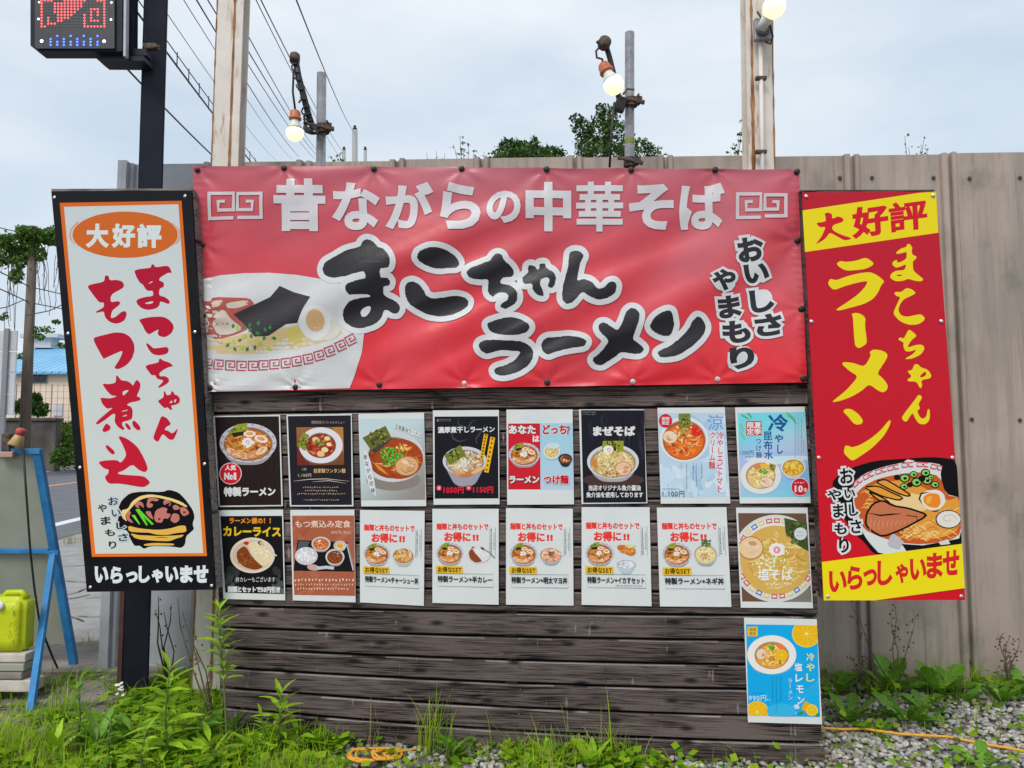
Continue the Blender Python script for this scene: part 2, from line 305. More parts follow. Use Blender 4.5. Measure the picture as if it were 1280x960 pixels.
class Print:
    def __init__(s, P, n, z0=.0006, step=2e-5):
        s.P = P; s.n = n; s.v = []; s.uv = []; s.h = []; s.c = []; s.f = []; s.z = z0; s.step = step; s.m = lambda x, y: (x, y); s.clip = None
    def crop(s, x0, y0, k): s.m = lambda x, y: (x0 + x / k, y0 + y / k); return s
    def quad(s, src, dst):
        """bilinear from a source rectangle-like quad (axis box) to the destination pixel quad TL TR BR BL"""
        x0, y0, x1, y1 = src
        def f(x, y):
            u = (x - x0) / (x1 - x0); v = (y - y0) / (y1 - y0)
            return tuple((dst[0][i] * (1 - u) + dst[1][i] * u) * (1 - v) + (dst[3][i] * (1 - u) + dst[2][i] * u) * v for i in (0, 1))
        s.m = f; return s
    def up(s): s.z += s.step
    def raw(s, pts, faces, col, z=None, dz=None):
        k = len(s.v)
        for i, p in enumerate(pts):
            px = s.m(p[0], p[1]); s.uv.append(px); s.h.append((s.z if z is None else z) + (dz[i] if dz is not None else 0))
            s.v.append(0); s.c.append(S(col(p[0], p[1]) if callable(col) else col))
        s.f += [tuple(i + k for i in f) for f in faces]
    def poly(s, pts, col, holes=(), sm=0, jit=0.0, keep=False):
        if sm: pts = smooth_loop(pts, sm); holes = [smooth_loop(h, sm) for h in holes]
        if jit: pts = [(x + random.uniform(-jit, jit), y + random.uniform(-jit, jit)) for x, y in pts]
        if s.clip and not holes: pts = clip_poly(pts, s.clip)
        if len(pts) < 3: return
        loops = [[Vector((p[0], p[1], 0)) for p in l] for l in [pts] + list(holes)]
        flat = [p for l in [pts] + list(holes) for p in l]
        tri = tessellate_polygon(loops)
        s.raw(flat, [tuple(t) for t in tri], col)
        if not keep: s.up()
    def halo(s, pts, r, col, sm=2):
        pts = smooth_loop(pts, sm); n = len(pts)
        s.poly(pts, col, keep=True)
        ar = sum(pts[i][0] * pts[(i + 1) % n][1] - pts[(i + 1) % n][0] * pts[i][1] for i in range(n)); sg = 1 if ar > 0 else -1
        for i in range(n):      # one overlapping dab per edge, each a hair apart in depth
            a = pts[i]; b = pts[(i + 1) % n]; dx, dy = b[0] - a[0], b[1] - a[1]; l = math.hypot(dx, dy)
            if l < 1e-6: continue
            ux, uy = dx / l, dy / l; nx, ny = sg * uy, -sg * ux
            an0 = math.atan2(ny, nx); q = [a]
            for t in (-.6, -.3, 0): q.append((a[0] + r * math.cos(an0 + t * sg), a[1] + r * math.sin(an0 + t * sg)))
            for t in (0, .3, .6): q.append((b[0] + r * math.cos(an0 + t * sg), b[1] + r * math.sin(an0 + t * sg)))
            q.append(b)
            s.raw(q, [tuple(range(len(q)))], col, z=s.z + (i % 12 - 12) * s.step * .5)
        s.up()
    def ell(s, cx, cy, rx, ry, col, rot=0, n=26, a0=0, a1=360, keep=False):
        c, d = math.cos(R(rot)), math.sin(R(rot)); pts = []
        full = abs(a1 - a0) >= 360
        for i in range(n if full else n + 1):
            t = R(a0 + (a1 - a0) * i / n); x, y = rx * math.cos(t), ry * math.sin(t); pts.append((cx + x * c - y * d, cy + x * d + y * c))
        s.poly(pts, col, keep=keep)
    def rect(s, x0, y0, x1, y1, col, keep=False): s.poly([(x0, y0), (x1, y0), (x1, y1), (x0, y1)], col, keep=keep)
    def line(s, pts, wd, col, closed=False, keep=False, taper=False):
        p = list(pts) + ([pts[0]] if closed else []); n = len(p); Lp = []; Rp = []
        for i in range(n):
            a = p[max(i - 1, 0)]; b = p[min(i + 1, n - 1)]
            if closed and i in (0, n - 1): a = p[n - 2]; b = p[1]
            dx, dy = b[0] - a[0], b[1] - a[1]; l = math.hypot(dx, dy) or 1
            k = wd / 2
            if taper: k *= math.sin(math.pi * (.08 + .84 * i / max(1, n - 1)))
            if 0 < i < n - 1 or closed:     # mitre
                q0 = (p[i][0] - a[0], p[i][1] - a[1]); l0 = math.hypot(*q0) or 1; cs = abs((q0[0] * dx + q0[1] * dy) / (l0 * l)); k /= max(.6, cs)
            Lp.append((p[i][0] - dy / l * k, p[i][1] + dx / l * k)); Rp.append((p[i][0] + dy / l * k, p[i][1] - dx / l * k))
        if s.clip:
            for i in range(n - 1):
                q = clip_poly([Lp[i], Lp[i + 1], Rp[i + 1], Rp[i]], s.clip)
                if len(q) > 2: s.raw(q, [tuple(range(len(q)))], col)
        else: s.raw(Lp + Rp, [(i, i + 1, n + i + 1, n + i) for i in range(n - 1)], col)
        if not keep: s.up()
    def frame(s, x0, y0, x1, y1, wd, col): s.line([(x0, y0), (x1, y0), (x1, y1), (x0, y1)], wd, col, closed=True)
    def gbox(s, ch, x0, y0, x1, y1, col, bold=.03, rot=0, skew=0, keep=False, dx=0):
        """one character stretched to its box; rot turns it about the box centre, skew lifts its right side"""
        V, Fc, _ = glyph(ch, bold)
        a = V[:, :2].min(0); b = V[:, :2].max(0); cx, cy = (x0 + x1) / 2, (y0 + y1) / 2; c, d = math.cos(R(rot)), math.sin(R(rot)); pts = []
        for q in V:
            x = x0 + (q[0] - a[0]) / (b[0] - a[0]) * (x1 - x0) - cx; y = y1 - (q[1] - a[1]) / (b[1] - a[1]) * (y1 - y0) - cy
            y -= skew * x; pts.append((cx + x * c - y * d, cy + x * d + y * c))
        zz = V[:, 2]; zr = (zz - zz.min()) / max(1e-6, zz.max() - zz.min()) if bold else None
        s.raw(pts, Fc, col, dz=(zr * s.step * .6 if zr is not None else None))
        if not keep: s.up()
    def text(s, st, x0, y0, x1, y1, col, bold=.02, vert=False, slope=0, rot=0):
        G = [glyph(ch, bold if ch != ' ' else 0) if ch != ' ' else (np.zeros((0, 3)), [], .5) for ch in st]
        tot = sum(1.0 if vert else g[2] for g in G); pos = 0
        for ch, (V, Fc, adv) in zip(st, G):
            if vert: adv = 1.0
            if len(V):
                pts = []
                for q in V:
                    if vert:
                        if ch in 'ー―':     # the long mark turns in vertical setting
                            ex, ey = .5 + (q[1] - .38), 1 - q[0]
                        else: ex, ey = q[0], q[1] + .12
                        x = x0 + ex * (x1 - x0); y = y0 + (pos + 1 - ey) / tot * (y1 - y0)
                    else:
                        x = x0 + (pos + q[0]) / tot * (x1 - x0); y = y0 + (1 - (q[1] + .12)) * (y1 - y0)
                    y += slope * (x - x0)
                    pts.append((x, y))
                zz = V[:, 2]; zr = (zz - zz.min()) / max(1e-6, zz.max() - zz.min()) if bold else None
                s.raw(pts, Fc, col, dz=(zr * s.step * .6 if zr is not None else None))
            pos += adv
        s.up()
    def scrib(s, x0, y0, x1, y1, col, vert=False, slope=0):
        """print too small to read: a row of broken specks"""
        Ln = (y1 - y0) if vert else (x1 - x0); h = (x1 - x0) if vert else (y1 - y0); p = 0
        while p < Ln - h * .4:
            g = h * random.uniform(.55, .8)
            for _ in range(2):
                a = random.uniform(0, .4) * h; b = a + random.uniform(.3, .6) * h; e = p + random.uniform(0, .4) * g; d = random.uniform(.35, .6) * g
                if vert: s.rect(x0 + a, y0 + e, x0 + b, y0 + e + d, col, keep=True)
                else: s.rect(x0 + e, y0 + a + slope * p, x0 + e + d, y0 + b + slope * p, col, keep=True)
                s.z += s.step * .1
            p += h * .95
        s.up()
    def strokes(s, path, wd, col): s.line(path, wd, col)
    def world(s):
        return [onp(px, py, s.P, s.n) + s.n * h for (px, py), h in zip(s.uv, s.h)]
    def build(s, name, m, parent): return meshobj(name, s.world(), s.f, m, parent, cols=s.c)
# ================================================================== SETTING
def sheet(name, pts, m, parent=None, z=None):
    V = [Vector((p[0], p[1], p[2] if z is None else z)) for p in pts]
    return meshobj(name, V, [tuple(range(len(V)))], m, parent)
g = sheet('ground', [(-400, -60, 0), (400, -60, 0), (400, 700, 0), (-400, 700, 0)], 'gravel_dirt'); tag(g, kind='structure')
def gline(a, b, t0, t1, z):
    A = gnd(*a); B = gnd(*b); d = (B - A).normalized(); p = A + d * t0; q = A + d * t1; return Vector((p.x, p.y, z)), Vector((q.x, q.y, z)), d
nA, nB, nd = gline((73, 654), (100, 647.5), -40, 60, .012)
fA = gnd(64, 590); fA = Vector((fA.x, fA.y, .012)); side = Vector((-nd.y, nd.x, 0)); wid = (fA - nA).dot(side)
road = meshobj('road', [nA - side * .9, nB - side * .9, nB + side * (wid + .6), nA + side * (wid + .6)], [(0, 1, 2, 3)], 'asphalt'); tag(road, kind='structure')
def stripe(o, wd, m, name):
    p = [nA + side * o, nB + side * o, nB + side * (o + wd), nA + side * (o + wd)]
    return meshobj(name, [q + Vector((0, 0, .004)) for q in p], [(0, 1, 2, 3)], m, road)
stripe(-.22, .22, 'white_line', 'white_line'); stripe(wid, .22, 'white_line', 'white_line'); 
cA = gnd(66.5, 608); stripe((cA - nA).dot(side), .2, 'orange_line', 'orange_line')
# pale cracked pavement between the road and the lot
pv = meshobj('pavement', [Vector((-12, 4.15, .006)), Vector((-1.9, 4.15, .006)), Vector((-1.9, 34, .006)), Vector((-12, 34, .006))], [(0, 1, 2, 3)], 'pavement'); tag(pv, kind='structure')
cb = MB()
for k in range(46):     # crack network: thin crooked ribbons in the asphalt
    p = Vector((random.uniform(-4.6, -2.1), random.uniform(4.6, 11), .010)); a = random.choice([0, 0, .9, 1.57, 2.3]) + random.uniform(-.4, .4)
    for j in range(random.randint(6, 13)):
        l = random.uniform(.04, .14); q = p + Vector((math.cos(a), math.sin(a), 0)) * l; nn = Vector((-math.sin(a), math.cos(a), 0)) * random.uniform(.004, .011)
        cb.add([p + nn, p - nn, q - nn, q + nn], [(0, 1, 2, 3)]); p = q + Vector((0, 0, .0001)); a += random.uniform(-.8, .8)
cr_ = cb.build('cracks', 'crack', pv); tag(cr_, kind='stuff')
# concrete slabs at the left, each a little out of level
ap = thing('concrete_slabs', 'broken grey concrete slabs under the blue folding sign', 'slabs', (-2.3, 3.9, 0)); del ap['category']; del ap['label']; ap['kind'] = 'structure'
for (q, z, h) in [([(-60, 815), (230, 792), (214, 838), (-70, 842)], .05, .05), ([(-75, 845), (210, 841), (150, 878), (-90, 884)], .035, .05), ([(-95, 888), (142, 881), (120, 925), (-110, 930)], .03, .06), ([(-115, 934), (88, 929), (20, 962), (-130, 966)], .02, .05), ([(100, 915), (150, 884), (208, 862), (180, 905)], .04, .05)]:
    P = [gnd(x, y, z) for x, y in q]; MB().prism(P, (0, 0, -h)).build('slab', 'concrete_slab', ap)
# ------------------------------------------------------------------ far side of the road
hb = thing('blue_roofed_building', 'cream warehouse with bright blue metal roof behind the road', 'building', at(30, 560, 46) * 1.0)
hb.location.z = 0
def bpt(x, z, Y): return Vector((x, Y, z))
xl, xr = at(-25, 470, 46).x, at(205, 470, 46).x; zt = at(60, 466, 46).z; zr = at(60, 433, 50).z
MB().box(((xl + xr) / 2, 52, zt / 2), (xr - xl, 12, zt)).build('wall', 'cream_wall', hb)
rf = MB(); nrib = 26
for k in range(nrib):
    x0 = xl - .4 + (xr - xl + .8) * k / nrib; x1 = x0 + (xr - xl + .8) / nrib - .05
    rf.prism([(x0, 45.5, zt - .1), (x1, 45.5, zt - .1), (x1, 52, zr), (x0, 52, zr)], (0, 0, .14))
    rf.prism([(x0, 52, zr), (x1, 52, zr), (x1, 58.5, zt - .1), (x0, 58.5, zt - .1)], (0, 0, .14))
roof = rf.build('roof', 'blue_roof', hb)
MB().prism([(xl - .42, 45.6, zt - .16), (xr + .42, 45.6, zt - .16), (xr + .42, 52, zr - .06), (xl - .42, 52, zr - .06)], (0, 0, .1)).build('roof_deck', 'blue_roof', hb)
vx = at(57, 430, 52).x
MB().box((vx, 52, zr + .45), (1.3, 1.0, .7)).box((vx, 52, zr + .9), (2.6, 1.6, .25)).build('roof_vent', 'panel_back', hb)
for px in (50, 118, 160):
    wx = at(px, 475, 46).x; wz = at(px, 473, 46).z
    f = MB().box((wx, 45.98, wz), (.95, .1, .6)).build('window', 'concrete_pole', hb)
    for dx in (-.22, .22): MB().box((wx + dx, 45.92, wz), (.4, .06, .5)).build('pane', 'window_glass', f)
MB().box((at(73, 512, 46).x, 45.95, at(73, 512, 46).z), (.55, .06, .75)).build('notice_plate', 'panel_back', hb)
# mesh fence in front of it
wf = thing('wire_mesh_fence', 'thin wire mesh fence in front of the cream warehouse', 'fence', (at(60, 560, 38).x, 38, 0))
wm = MB(); fx0, fx1 = at(20, 500, 38).x, at(190, 500, 38).x
for k in range(12): z = .5 + k * .32; wm.tube([(fx0, 38, z), (fx1, 38, z)], .012, 4)
for k in range(24): x = fx0 + (fx1 - fx0) * k / 23; wm.tube([(x, 38, 0), (x, 38, 4.1)], .012 if k % 6 else .03, 4)
wm.build('mesh', 'galvanised', wf)
cw = thing('retaining_wall', 'low dark stained concrete wall beside the road', 'wall', (at(20, 590, 31).x, 31, 0))
wx1 = at(69, 560, 31).x; wx0 = wx1 - 14; wz = at(40, 526, 31).z
MB().bbox(((wx0 + wx1) / 2, 31.2, wz / 2), (wx1 - wx0, .4, wz), .03).build('wall_body', 'dark_concrete', cw)
MB().bbox(((wx0 + wx1) / 2, 31.18, wz + .06), (wx1 - wx0 + .1, .52, .12), .02).build('coping', 'dark_concrete', cw)
# big panel sign seen from the back
pb = thing('roadside_panel', 'grey back of a large roadside panel on a steel post', 'signboard', (at(8, 540, 26).x, 26, 0))
px0, px1 = at(-60, 450, 26).x, at(20.5, 450, 26).x; pz0, pz1 = at(8, 519, 26).z, at(8, 413, 26).z
for k in range(4):
    h = (pz1 - pz0) / 4; MB().bbox(((px0 + px1) / 2, 26, pz0 + h * (k + .5)), (px1 - px0, .06, h - .03), .01).build('panel', 'panel_back', pb)
for px in (9, -45): x = at(px, 450, 26).x; MB().box((x, 25.92, (pz1 + .05) / 2), (.16, .1, pz1 + .05)).build('post', 'galvanised', pb)

# ------------------------------------------------------------------ leaf helpers
def leafcloud(centers, n, size, cols, flat=.5, seed=1):
    """n leaf-sized faces spread through blobs (centre, radii); returns verts, faces, colours"""
    r = np.random.default_rng(seed); V = []; Fc = []; Cc = []
    wts = np.array([c[1][0] * c[1][1] * c[1][2] for c in centers]) ** .7; wts /= wts.sum()
    for i in r.choice(len(centers), n, p=wts):
        c, rad = centers[i]
        d = r.normal(size=3); d /= np.linalg.norm(d); k = r.uniform(.35, 1.0) ** .5 * (1 + .12 * r.normal())
        p = Vector(c) + Vector(tuple(d * k * np.array(rad)))
        u = Vector(tuple(r.normal(size=3))).normalized(); v = u.cross(Vector(tuple(r.normal(size=3)))).normalized(); s_ = size * r.uniform(.6, 1.4); k0 = len(V)
        V += [p - u * s_, p + v * s_ * flat, p + u * s_ + Vector((0, 0, -s_ * .2)), p - v * s_ * flat]; Fc.append((k0, k0 + 1, k0 + 2, k0 + 3))
        a, b = cols; t = r.uniform(); j = r.uniform(.75, 1.25); col = tuple((a[q] * (1 - t) + b[q] * t) * j for q in range(3)) + (1,); Cc += [col] * 4
    return V, Fc, Cc
G1 = ((.04, .10, .018), (.12, .23, .04)); G2 = ((.07, .16, .025), (.19, .33, .055))
def tree(label, base, blobs, n, size, cols, seed, limbs, name='tree', group=None, cat='tree', flat=.5):
    t = thing(name, label, cat, base, group)
    V, Fc, Cc = leafcloud(blobs, n, size, cols, flat, seed); meshobj('crown', V, Fc, 'tree_leaf', t, cols=Cc)
    tb = MB()
    for l in limbs:
        k = len(l[0]); tb.tube(l[0], [l[1] * (1 - .8 * i / (k - 1)) for i in range(k)], 6)
    tb.build('trunk', 'bark', t); return t
def pxblob(x, y, Y, rx, ry): k = Y / FPX; return (tuple(at(x, y, Y)), (rx * k, rx * k, ry * k))
Y = 8.6
b0 = at(755, 560, Y); b0.z = 0
tree('leafy tree with a wispy top rising above the fence behind the tall pipe', b0,
     [pxblob(735, 182, Y, 18, 14), pxblob(727, 160, Y, 14, 12), pxblob(748, 165, Y, 16, 22), pxblob(762, 145, Y, 13, 14), pxblob(772, 172, Y, 22, 22), pxblob(752, 138, Y, 8, 10), pxblob(720, 147, Y, 10, 5), pxblob(800, 182, Y, 14, 9), pxblob(815, 190, Y, 12, 6), pxblob(760, 200, Y, 45, 14)], 5200, .021, G1, 3,
     [([b0, at(752, 300, Y), at(756, 200, Y), at(762, 140, Y)], .09), ([at(753, 260, Y), at(738, 190, Y), at(724, 150, Y)], .04), ([at(755, 240, Y), at(785, 195, Y)], .04)])
Y = 10.5; b0 = at(660, 560, Y); b0.z = 0
tree('dense rounded bush with dark leaves showing above the fence', b0, [pxblob(640, 186, Y, 19, 11), pxblob(658, 190, Y, 24, 12), pxblob(690, 191, Y, 18, 7), pxblob(668, 178, Y, 5, 9), pxblob(655, 205, Y, 50, 14)], 3600, .03, G1, 5,
     [([b0, at(658, 300, Y), at(655, 200, Y)], .1)], 'bush', cat='bush')
def wisp(label, px, tips, Y, seed, cols=G1, per=26, size=.022):
    b = at(px, 560, Y); b.z = 0; rr = random.Random(seed); blobs = []; limbs = []
    fork = at(px + rr.uniform(-4, 4), 262, Y); limbs.append(([b, b.lerp(fork, .5), fork], .03)); n_ = 0
    for (x, y) in tips:
        t_ = at(x, y, Y + rr.uniform(-.2, .2)); m_ = fork.lerp(t_, .5) + Vector((rr.uniform(-.05, .05), 0, 0)); limbs.append(([fork, m_, t_], .010))
        for k in range(7):
            f = .35 + .65 * k / 6; p = m_.lerp(t_, f * 2 - 1) if f > .5 else fork.lerp(m_, f * 2); r = .035 * (1.3 - f * .7); blobs.append((tuple(p + Vector((rr.uniform(-.04, .04), rr.uniform(-.04, .04), rr.uniform(-.02, .02)))), (r * 1.4, r, r * .8)))
        n_ += per
    return tree(label, b, blobs, n_, size, cols, seed, limbs, 'sapling')
Y = 9.5; b0 = at(578, 560, Y); b0.z = 0
wisp('thin sapling tips poking above the fence beside bare twigs', 578, [(575, 170), (568, 184), (586, 181), (592, 190), (580, 188)], 9.5, 6, per=70)
wisp('low bare twigs with a few leaves between two fence ribs', 545, [(533, 190), (545, 188), (556, 192)], 9.5, 26, per=18, size=.016)
wisp('narrow sapling half hidden behind the rusty white post', 924, [(928, 154), (918, 182), (924, 170), (913, 190), (932, 176)], 9.5, 8, per=90)
wisp('pair of sparse twig tips with few leaves above the grey fence', 1147, [(1131, 170), (1136, 184), (1155, 174), (1152, 182), (1160, 184)], 9, 9, per=34, size=.016)
wisp('small leafy tips above the fence beside the first scaffold pipe', 424, [(421, 193), (428, 190), (415, 197)], 9, 19, G2, 60)
wisp('leafy twig tips showing beside the tall pipe above the fence', 815, [(822, 183), (812, 189), (830, 192)], 9, 29, G1, 60)
# roadside greenery
V, Fc, Cc = leafcloud([pxblob(82, 545, 34, 22, 18), pxblob(95, 560, 32, 26, 22), pxblob(78, 572, 30, 14, 12), pxblob(110, 540, 34, 24, 20)], 9000, .09, G2, .35, 11)
hedge = meshobj('hedge', V, Fc, 'tree_leaf', None, cols=Cc, base=(at(90, 560, 32).x, 32, 0)); tag(hedge, 'bright green overgrown hedge along the far edge of the road', 'hedge')
V, Fc, Cc = leafcloud([pxblob(36, 508, 29, 18, 10), pxblob(50, 512, 29, 10, 8), pxblob(45, 498, 29, 6, 8)], 1500, .09, G1, .5, 12)
o = meshobj('climbing_bush', V, Fc, 'tree_leaf', None, cols=Cc, base=(at(40, 510, 29).x, 29, 0)); tag(o, 'leafy bush growing over the dark concrete wall at the pole', 'bush')
# ivy-topped utility pole
Y = 27; up = thing('ivy_covered_pole', 'brown wooden utility pole crowned with hanging ivy', 'pole', (at(31, 560, Y).x, Y, 0))
ptop = at(42, 283, Y); pbot = Vector((at(30.5, 560, Y).x, Y, 0))
MB().tube([pbot, (pbot + ptop) / 2, ptop], [.2, .17, .14], 12).build('shaft', 'utility_wood', up, True)
V, Fc, Cc = leafcloud([pxblob(42, 293, Y, 20, 9), pxblob(20, 303, Y, 20, 11), pxblob(6, 318, Y, 14, 15), pxblob(60, 296, Y, 14, 10), pxblob(38, 310, Y, 12, 18), pxblob(75, 300, Y, 12, 10), pxblob(20, 345, Y, 8, 10), pxblob(24, 325, Y, 10, 12), pxblob(3, 300, Y, 10, 8), pxblob(52, 318, Y, 6, 10), pxblob(28, 288, Y, 8, 5), pxblob(66, 288, Y, 9, 5)], 3600, .075, G2, .6, 14)
V2, F2, C2 = leafcloud([pxblob(57, 412, Y, 9, 4), pxblob(50, 420, Y, 5, 5), pxblob(70, 402, Y, 5, 3), pxblob(78, 432, Y, 6, 4), pxblob(4, 395, Y, 5, 6), pxblob(28, 445, Y, 6, 5), pxblob(46, 415, Y, 3, 9)], 260, .07, G2, .6, 15)
k = len(V); V += V2; Fc += [tuple(i + k for i in f) for f in F2]; Cc += C2
iv = meshobj('ivy', V, Fc, 'tree_leaf', up, cols=Cc)
vb = MB()
for k in range(30):
    x = random.uniform(2, 84); y0 = random.uniform(298, 325); ln = random.uniform(15, 110); q = [at(x, y0, Y + .1)]
    for j in range(6): x += random.uniform(-2.6, 2.6); q.append(at(x, y0 + ln * (j + 1) / 6, Y + random.uniform(-.3, .3)))
    vb.tube(q, .010, 4)
vb.build('hanging_vines', 'dry_stem', iv)
# ------------------------------------------------------------------ power lines and far poles
wires = [((372, 0), (443, 166), .012), ((328, 0), (430, 191), .010), ((322, 0), (428, 200), .008), ((288, 0), (398, 190), .010), ((275, 0), (397, 195), .012), ((262, 0), (394, 199), .010), ((248, 0), (374, 196), .012), ((232, 0), (366, 200), .007), ((200, 0), (345, 200), .007)]
ends = [at(b[0], b[1] , 46) for a, b, r in wires]
for i, (a, b, r) in enumerate(wires):
    p = at(a[0] - (b[0] - a[0]) * .25, a[1] - (b[1] - a[1]) * .25, 9); q = at(b[0], b[1], 46); n = 14
    pts = [p.lerp(q, t / n) - Vector((0, 0, .25 * 4 * (t / n) * (1 - t / n))) for t in range(n + 1)]
    lab = ('topmost black overhead power line running to the far pole top' if i == 0 else 'thin black overhead power line in the parallel bundle')
    o = MB().tube(pts, r, 5).build('power_line', 'wire', None, True, base=p); tag(o, lab, 'wire', None if i == 0 else 'overhead power lines')
def wire(p0, p1, Y0, Y1, r, lab, sag=.1, hang=False):
    p = at(*p0, Y0); q = at(*p1, Y1); n = 16; pts = [p.lerp(q, t / n) - Vector((0, 0, sag * 4 * (t / n) * (1 - t / n))) for t in range(n + 1)]
    mb = MB().tube(pts, r, 6)
    if hang:
        pts2 = [v + Vector((0, 0, .14)) for v in pts]; mb.tube(pts2, r * .6, 5)
        for t in range(1, n): mb.tube([pts[t] - Vector((0, 0, .02)), pts2[t] + Vector((0, 0, .04))], r * .6, 4)
    o = mb.build('telephone_cable', 'wire', None, True, base=p); tag(o, lab, 'wire')
wire((140, -28), (330, 222), 7, 16, .012, 'twisted telephone cable with hangers crossing behind the black pole', .05, True)
wire((90, 12), (290, 217), 7, 15, .012, 'single thick black cable passing below the LED sign bracket', .05)
for (a, b, sg_) in [((-20, 330), (84, 369), .2), ((-20, 352), (84, 387), .2), ((-20, 280), (18, 289), 0), ((34, 394), (84, 378), .1), ((-20, 388), (30, 375), .1)]:
    p = at(*a, 24); q = at(*b, 30); o = MB().tube([p, p.lerp(q, .5) - Vector((0, 0, sg_)), q], .02, 5).build('distant_wire', 'wire', None, base=p); tag(o, 'thin distant wire strung past the ivy covered pole', 'wire', 'distant wires at the ivy pole')
for (x, yt, r, Yd, lab) in [(443.5, 163, .17, 46, 'tallest far concrete utility pole where the top wire ends'), (430, 188, .13, 60, 'short far pole top left of the tall concrete pole with insulator'), (456.5, 188, .13, 60, 'short far pole top right of the tall concrete pole with insulator')]:
    b0 = Vector((at(x, 560, Yd).x, Yd, 0)); tp = at(x, yt, Yd)
    t = thing('utility_pole', lab, 'pole', b0); MB().tube([b0, tp], [r * 1.5, r], 8).build('shaft', 'concrete_pole', t, True)
    MB().lathe(tp, (0, 0, 1), [(0, .1), (.1, .15), (.2, .08), (.28, .1), (.32, .04)], 8).build('insulator', 'wire', t)

# ================================================================== METAL FENCE
FL, FR = at(158, 300, 4.32), at(1280, 300, 4.14)
fdir = Vector((FR.x - FL.x, FR.y - FL.y, 0)).normalized(); fn = Vector((fdir.y, -fdir.x, 0))
if fn.y > 0: fn = -fn
F0 = Vector((FL.x, FL.y, 0)); FH = 2.905
def fx(px):      # distance along the fence of a picture column at fence height
    p = onp(px, 300, F0, fn); return (p - F0).dot(fdir)
fen = thing('metal_fence', 'tall beige grey sheet metal fence with vertical ribs behind the signs', 'fence', F0)
seams = [fx(x) for x in (158, 264, 380, 497, 603, 720, 834, 950, 1068, 1190, 1312, 1434)]
for i in range(len(seams) - 1):
    a, b = seams[i], seams[i + 1]; W = b - a
    prof = [(-.006, -.012), (.006, -.010), (.008, .018), (.012, .024), (.030, .024), (.036, .018), (.040, .0), (W * .5, .002), (W - .052, .0), (W - .048, .022), (W - .042, .028), (W - .022, .028), (W - .016, .022), (W - .012, -.004), (W + .006, -.016)]
    h = FH + random.uniform(-.012, .012); lean = random.uniform(-.004, .004)
    zs = [-.05, h * .5, h]; V = []
    for z in zs:
        for (x, d) in prof: V.append(F0 + fdir * (a + x) + fn * (d + lean * z / h) + Vector((0, 0, z)))
    n = len(prof); Fc = [(r * n + k, r * n + k + 1, (r + 1) * n + k + 1, (r + 1) * n + k) for r in range(2) for k in range(n - 1)]
    o = meshobj('sheet_panel', V, Fc, 'fence_zinc' if i == 0 else 'fence_sheet', fen)
    mod = o.modifiers.new('s', 'SOLIDIFY'); mod.thickness = .003; mod.offset = -1
bolt = MB().lathe((0, 0, 0), fn, [(0, .011), (.003, .011), (.004, .007), (.010, .006)], 8)
bme = None
for (px, py) in [(1050, 222), (1090, 222), (1167, 222), (1212, 223), (1215, 524), (1170, 526), (1094, 526), (1275, 222), (1212, 826), (1275, 525)]:
    p = onp(px, py, F0 + fn * .004, fn)
    if bme is None: o = meshobj('bolt', [v + p for v in bolt.v], bolt.f, 'rusty_steel', None, base=p); bme = o.data; o.parent = fen; o.location = p - F0
    else: o = link('bolt', bme, None, fen, p - F0)
# return panel running back at the left end, and the steel end stud
V = []; n = 12
rb = F0 - fn * .02
for z in (-.05, FH): 
    for k in range(n + 1): V.append(rb - fn * (k * .1) + fdir * (.006 + (.022 if k % 4 in (1, 2) else 0)) * 1 + Vector((-.0, 0, z)))
o = meshobj('return_panel', V, [(k, k + 1, n + 2 + k, n + 1 + k) for k in range(n)], 'fence_zinc', fen)
MB().box(F0 + fn * .03 + fdir * -.012 + Vector((0, 0, FH / 2)), (.05, .05, FH)).build('end_stud', 'fence_zinc', fen)
# ================================================================== POSTS
def vpole(px_top, px_bot, Y):
    t = at(px_top[0], px_top[1], Y); b = at(px_bot[0], px_bot[1], Y); return t, b
# black square steel column
bt = at(197, -60, 3.92); bb = Vector((at(170, 855, 3.92).x, 3.92, 0)); bt.z = max(bt.z, 3.9); bt.y = 3.92
bp = thing('black_steel_column', 'square black steel column carrying the LED sign', 'column', bb)
rz = Matrix.Rotation(R(24), 3, 'Z')
def colbox(t, b, size, rz, bev=.006):
    mb = MB(); ax = (t - b).normalized(); q = Matrix.Identity(3)
    L_ = (t - b).length; bm = bmesh.new(); bmesh.ops.create_cube(bm, size=1); bmesh.ops.scale(bm, vec=(size[0], size[1], L_), verts=bm.verts)
    bmesh.ops.bevel(bm, geom=[e for e in bm.edges if abs(e.verts[0].co.z - e.verts[1].co.z) > .1], offset=bev, segments=2, affect='EDGES')
    rot = Vector((0, 0, 1)).rotation_difference(ax).to_matrix() @ rz; c = (t + b) / 2; bm.verts.index_update()
    mb.add([c + rot @ v.co for v in bm.verts], [tuple(v.index for v in f.verts) for f in bm.faces]); bm.free(); return mb
colbox(bt, bb, (.115, .115), rz).build('shaft', 'navy_steel', bp)
fl = Vector((at(152.5, 850, 3.98).x, 3.98, 0)); MB().box(fl + Vector((0, 0, .45)), (.022, .06, .9)).build('flange', 'maroon_steel', bp)
MB().box(bb + Vector((0, 0, .01)), (.22, .2, .03)).build('base_plate', 'maroon_steel', bp)
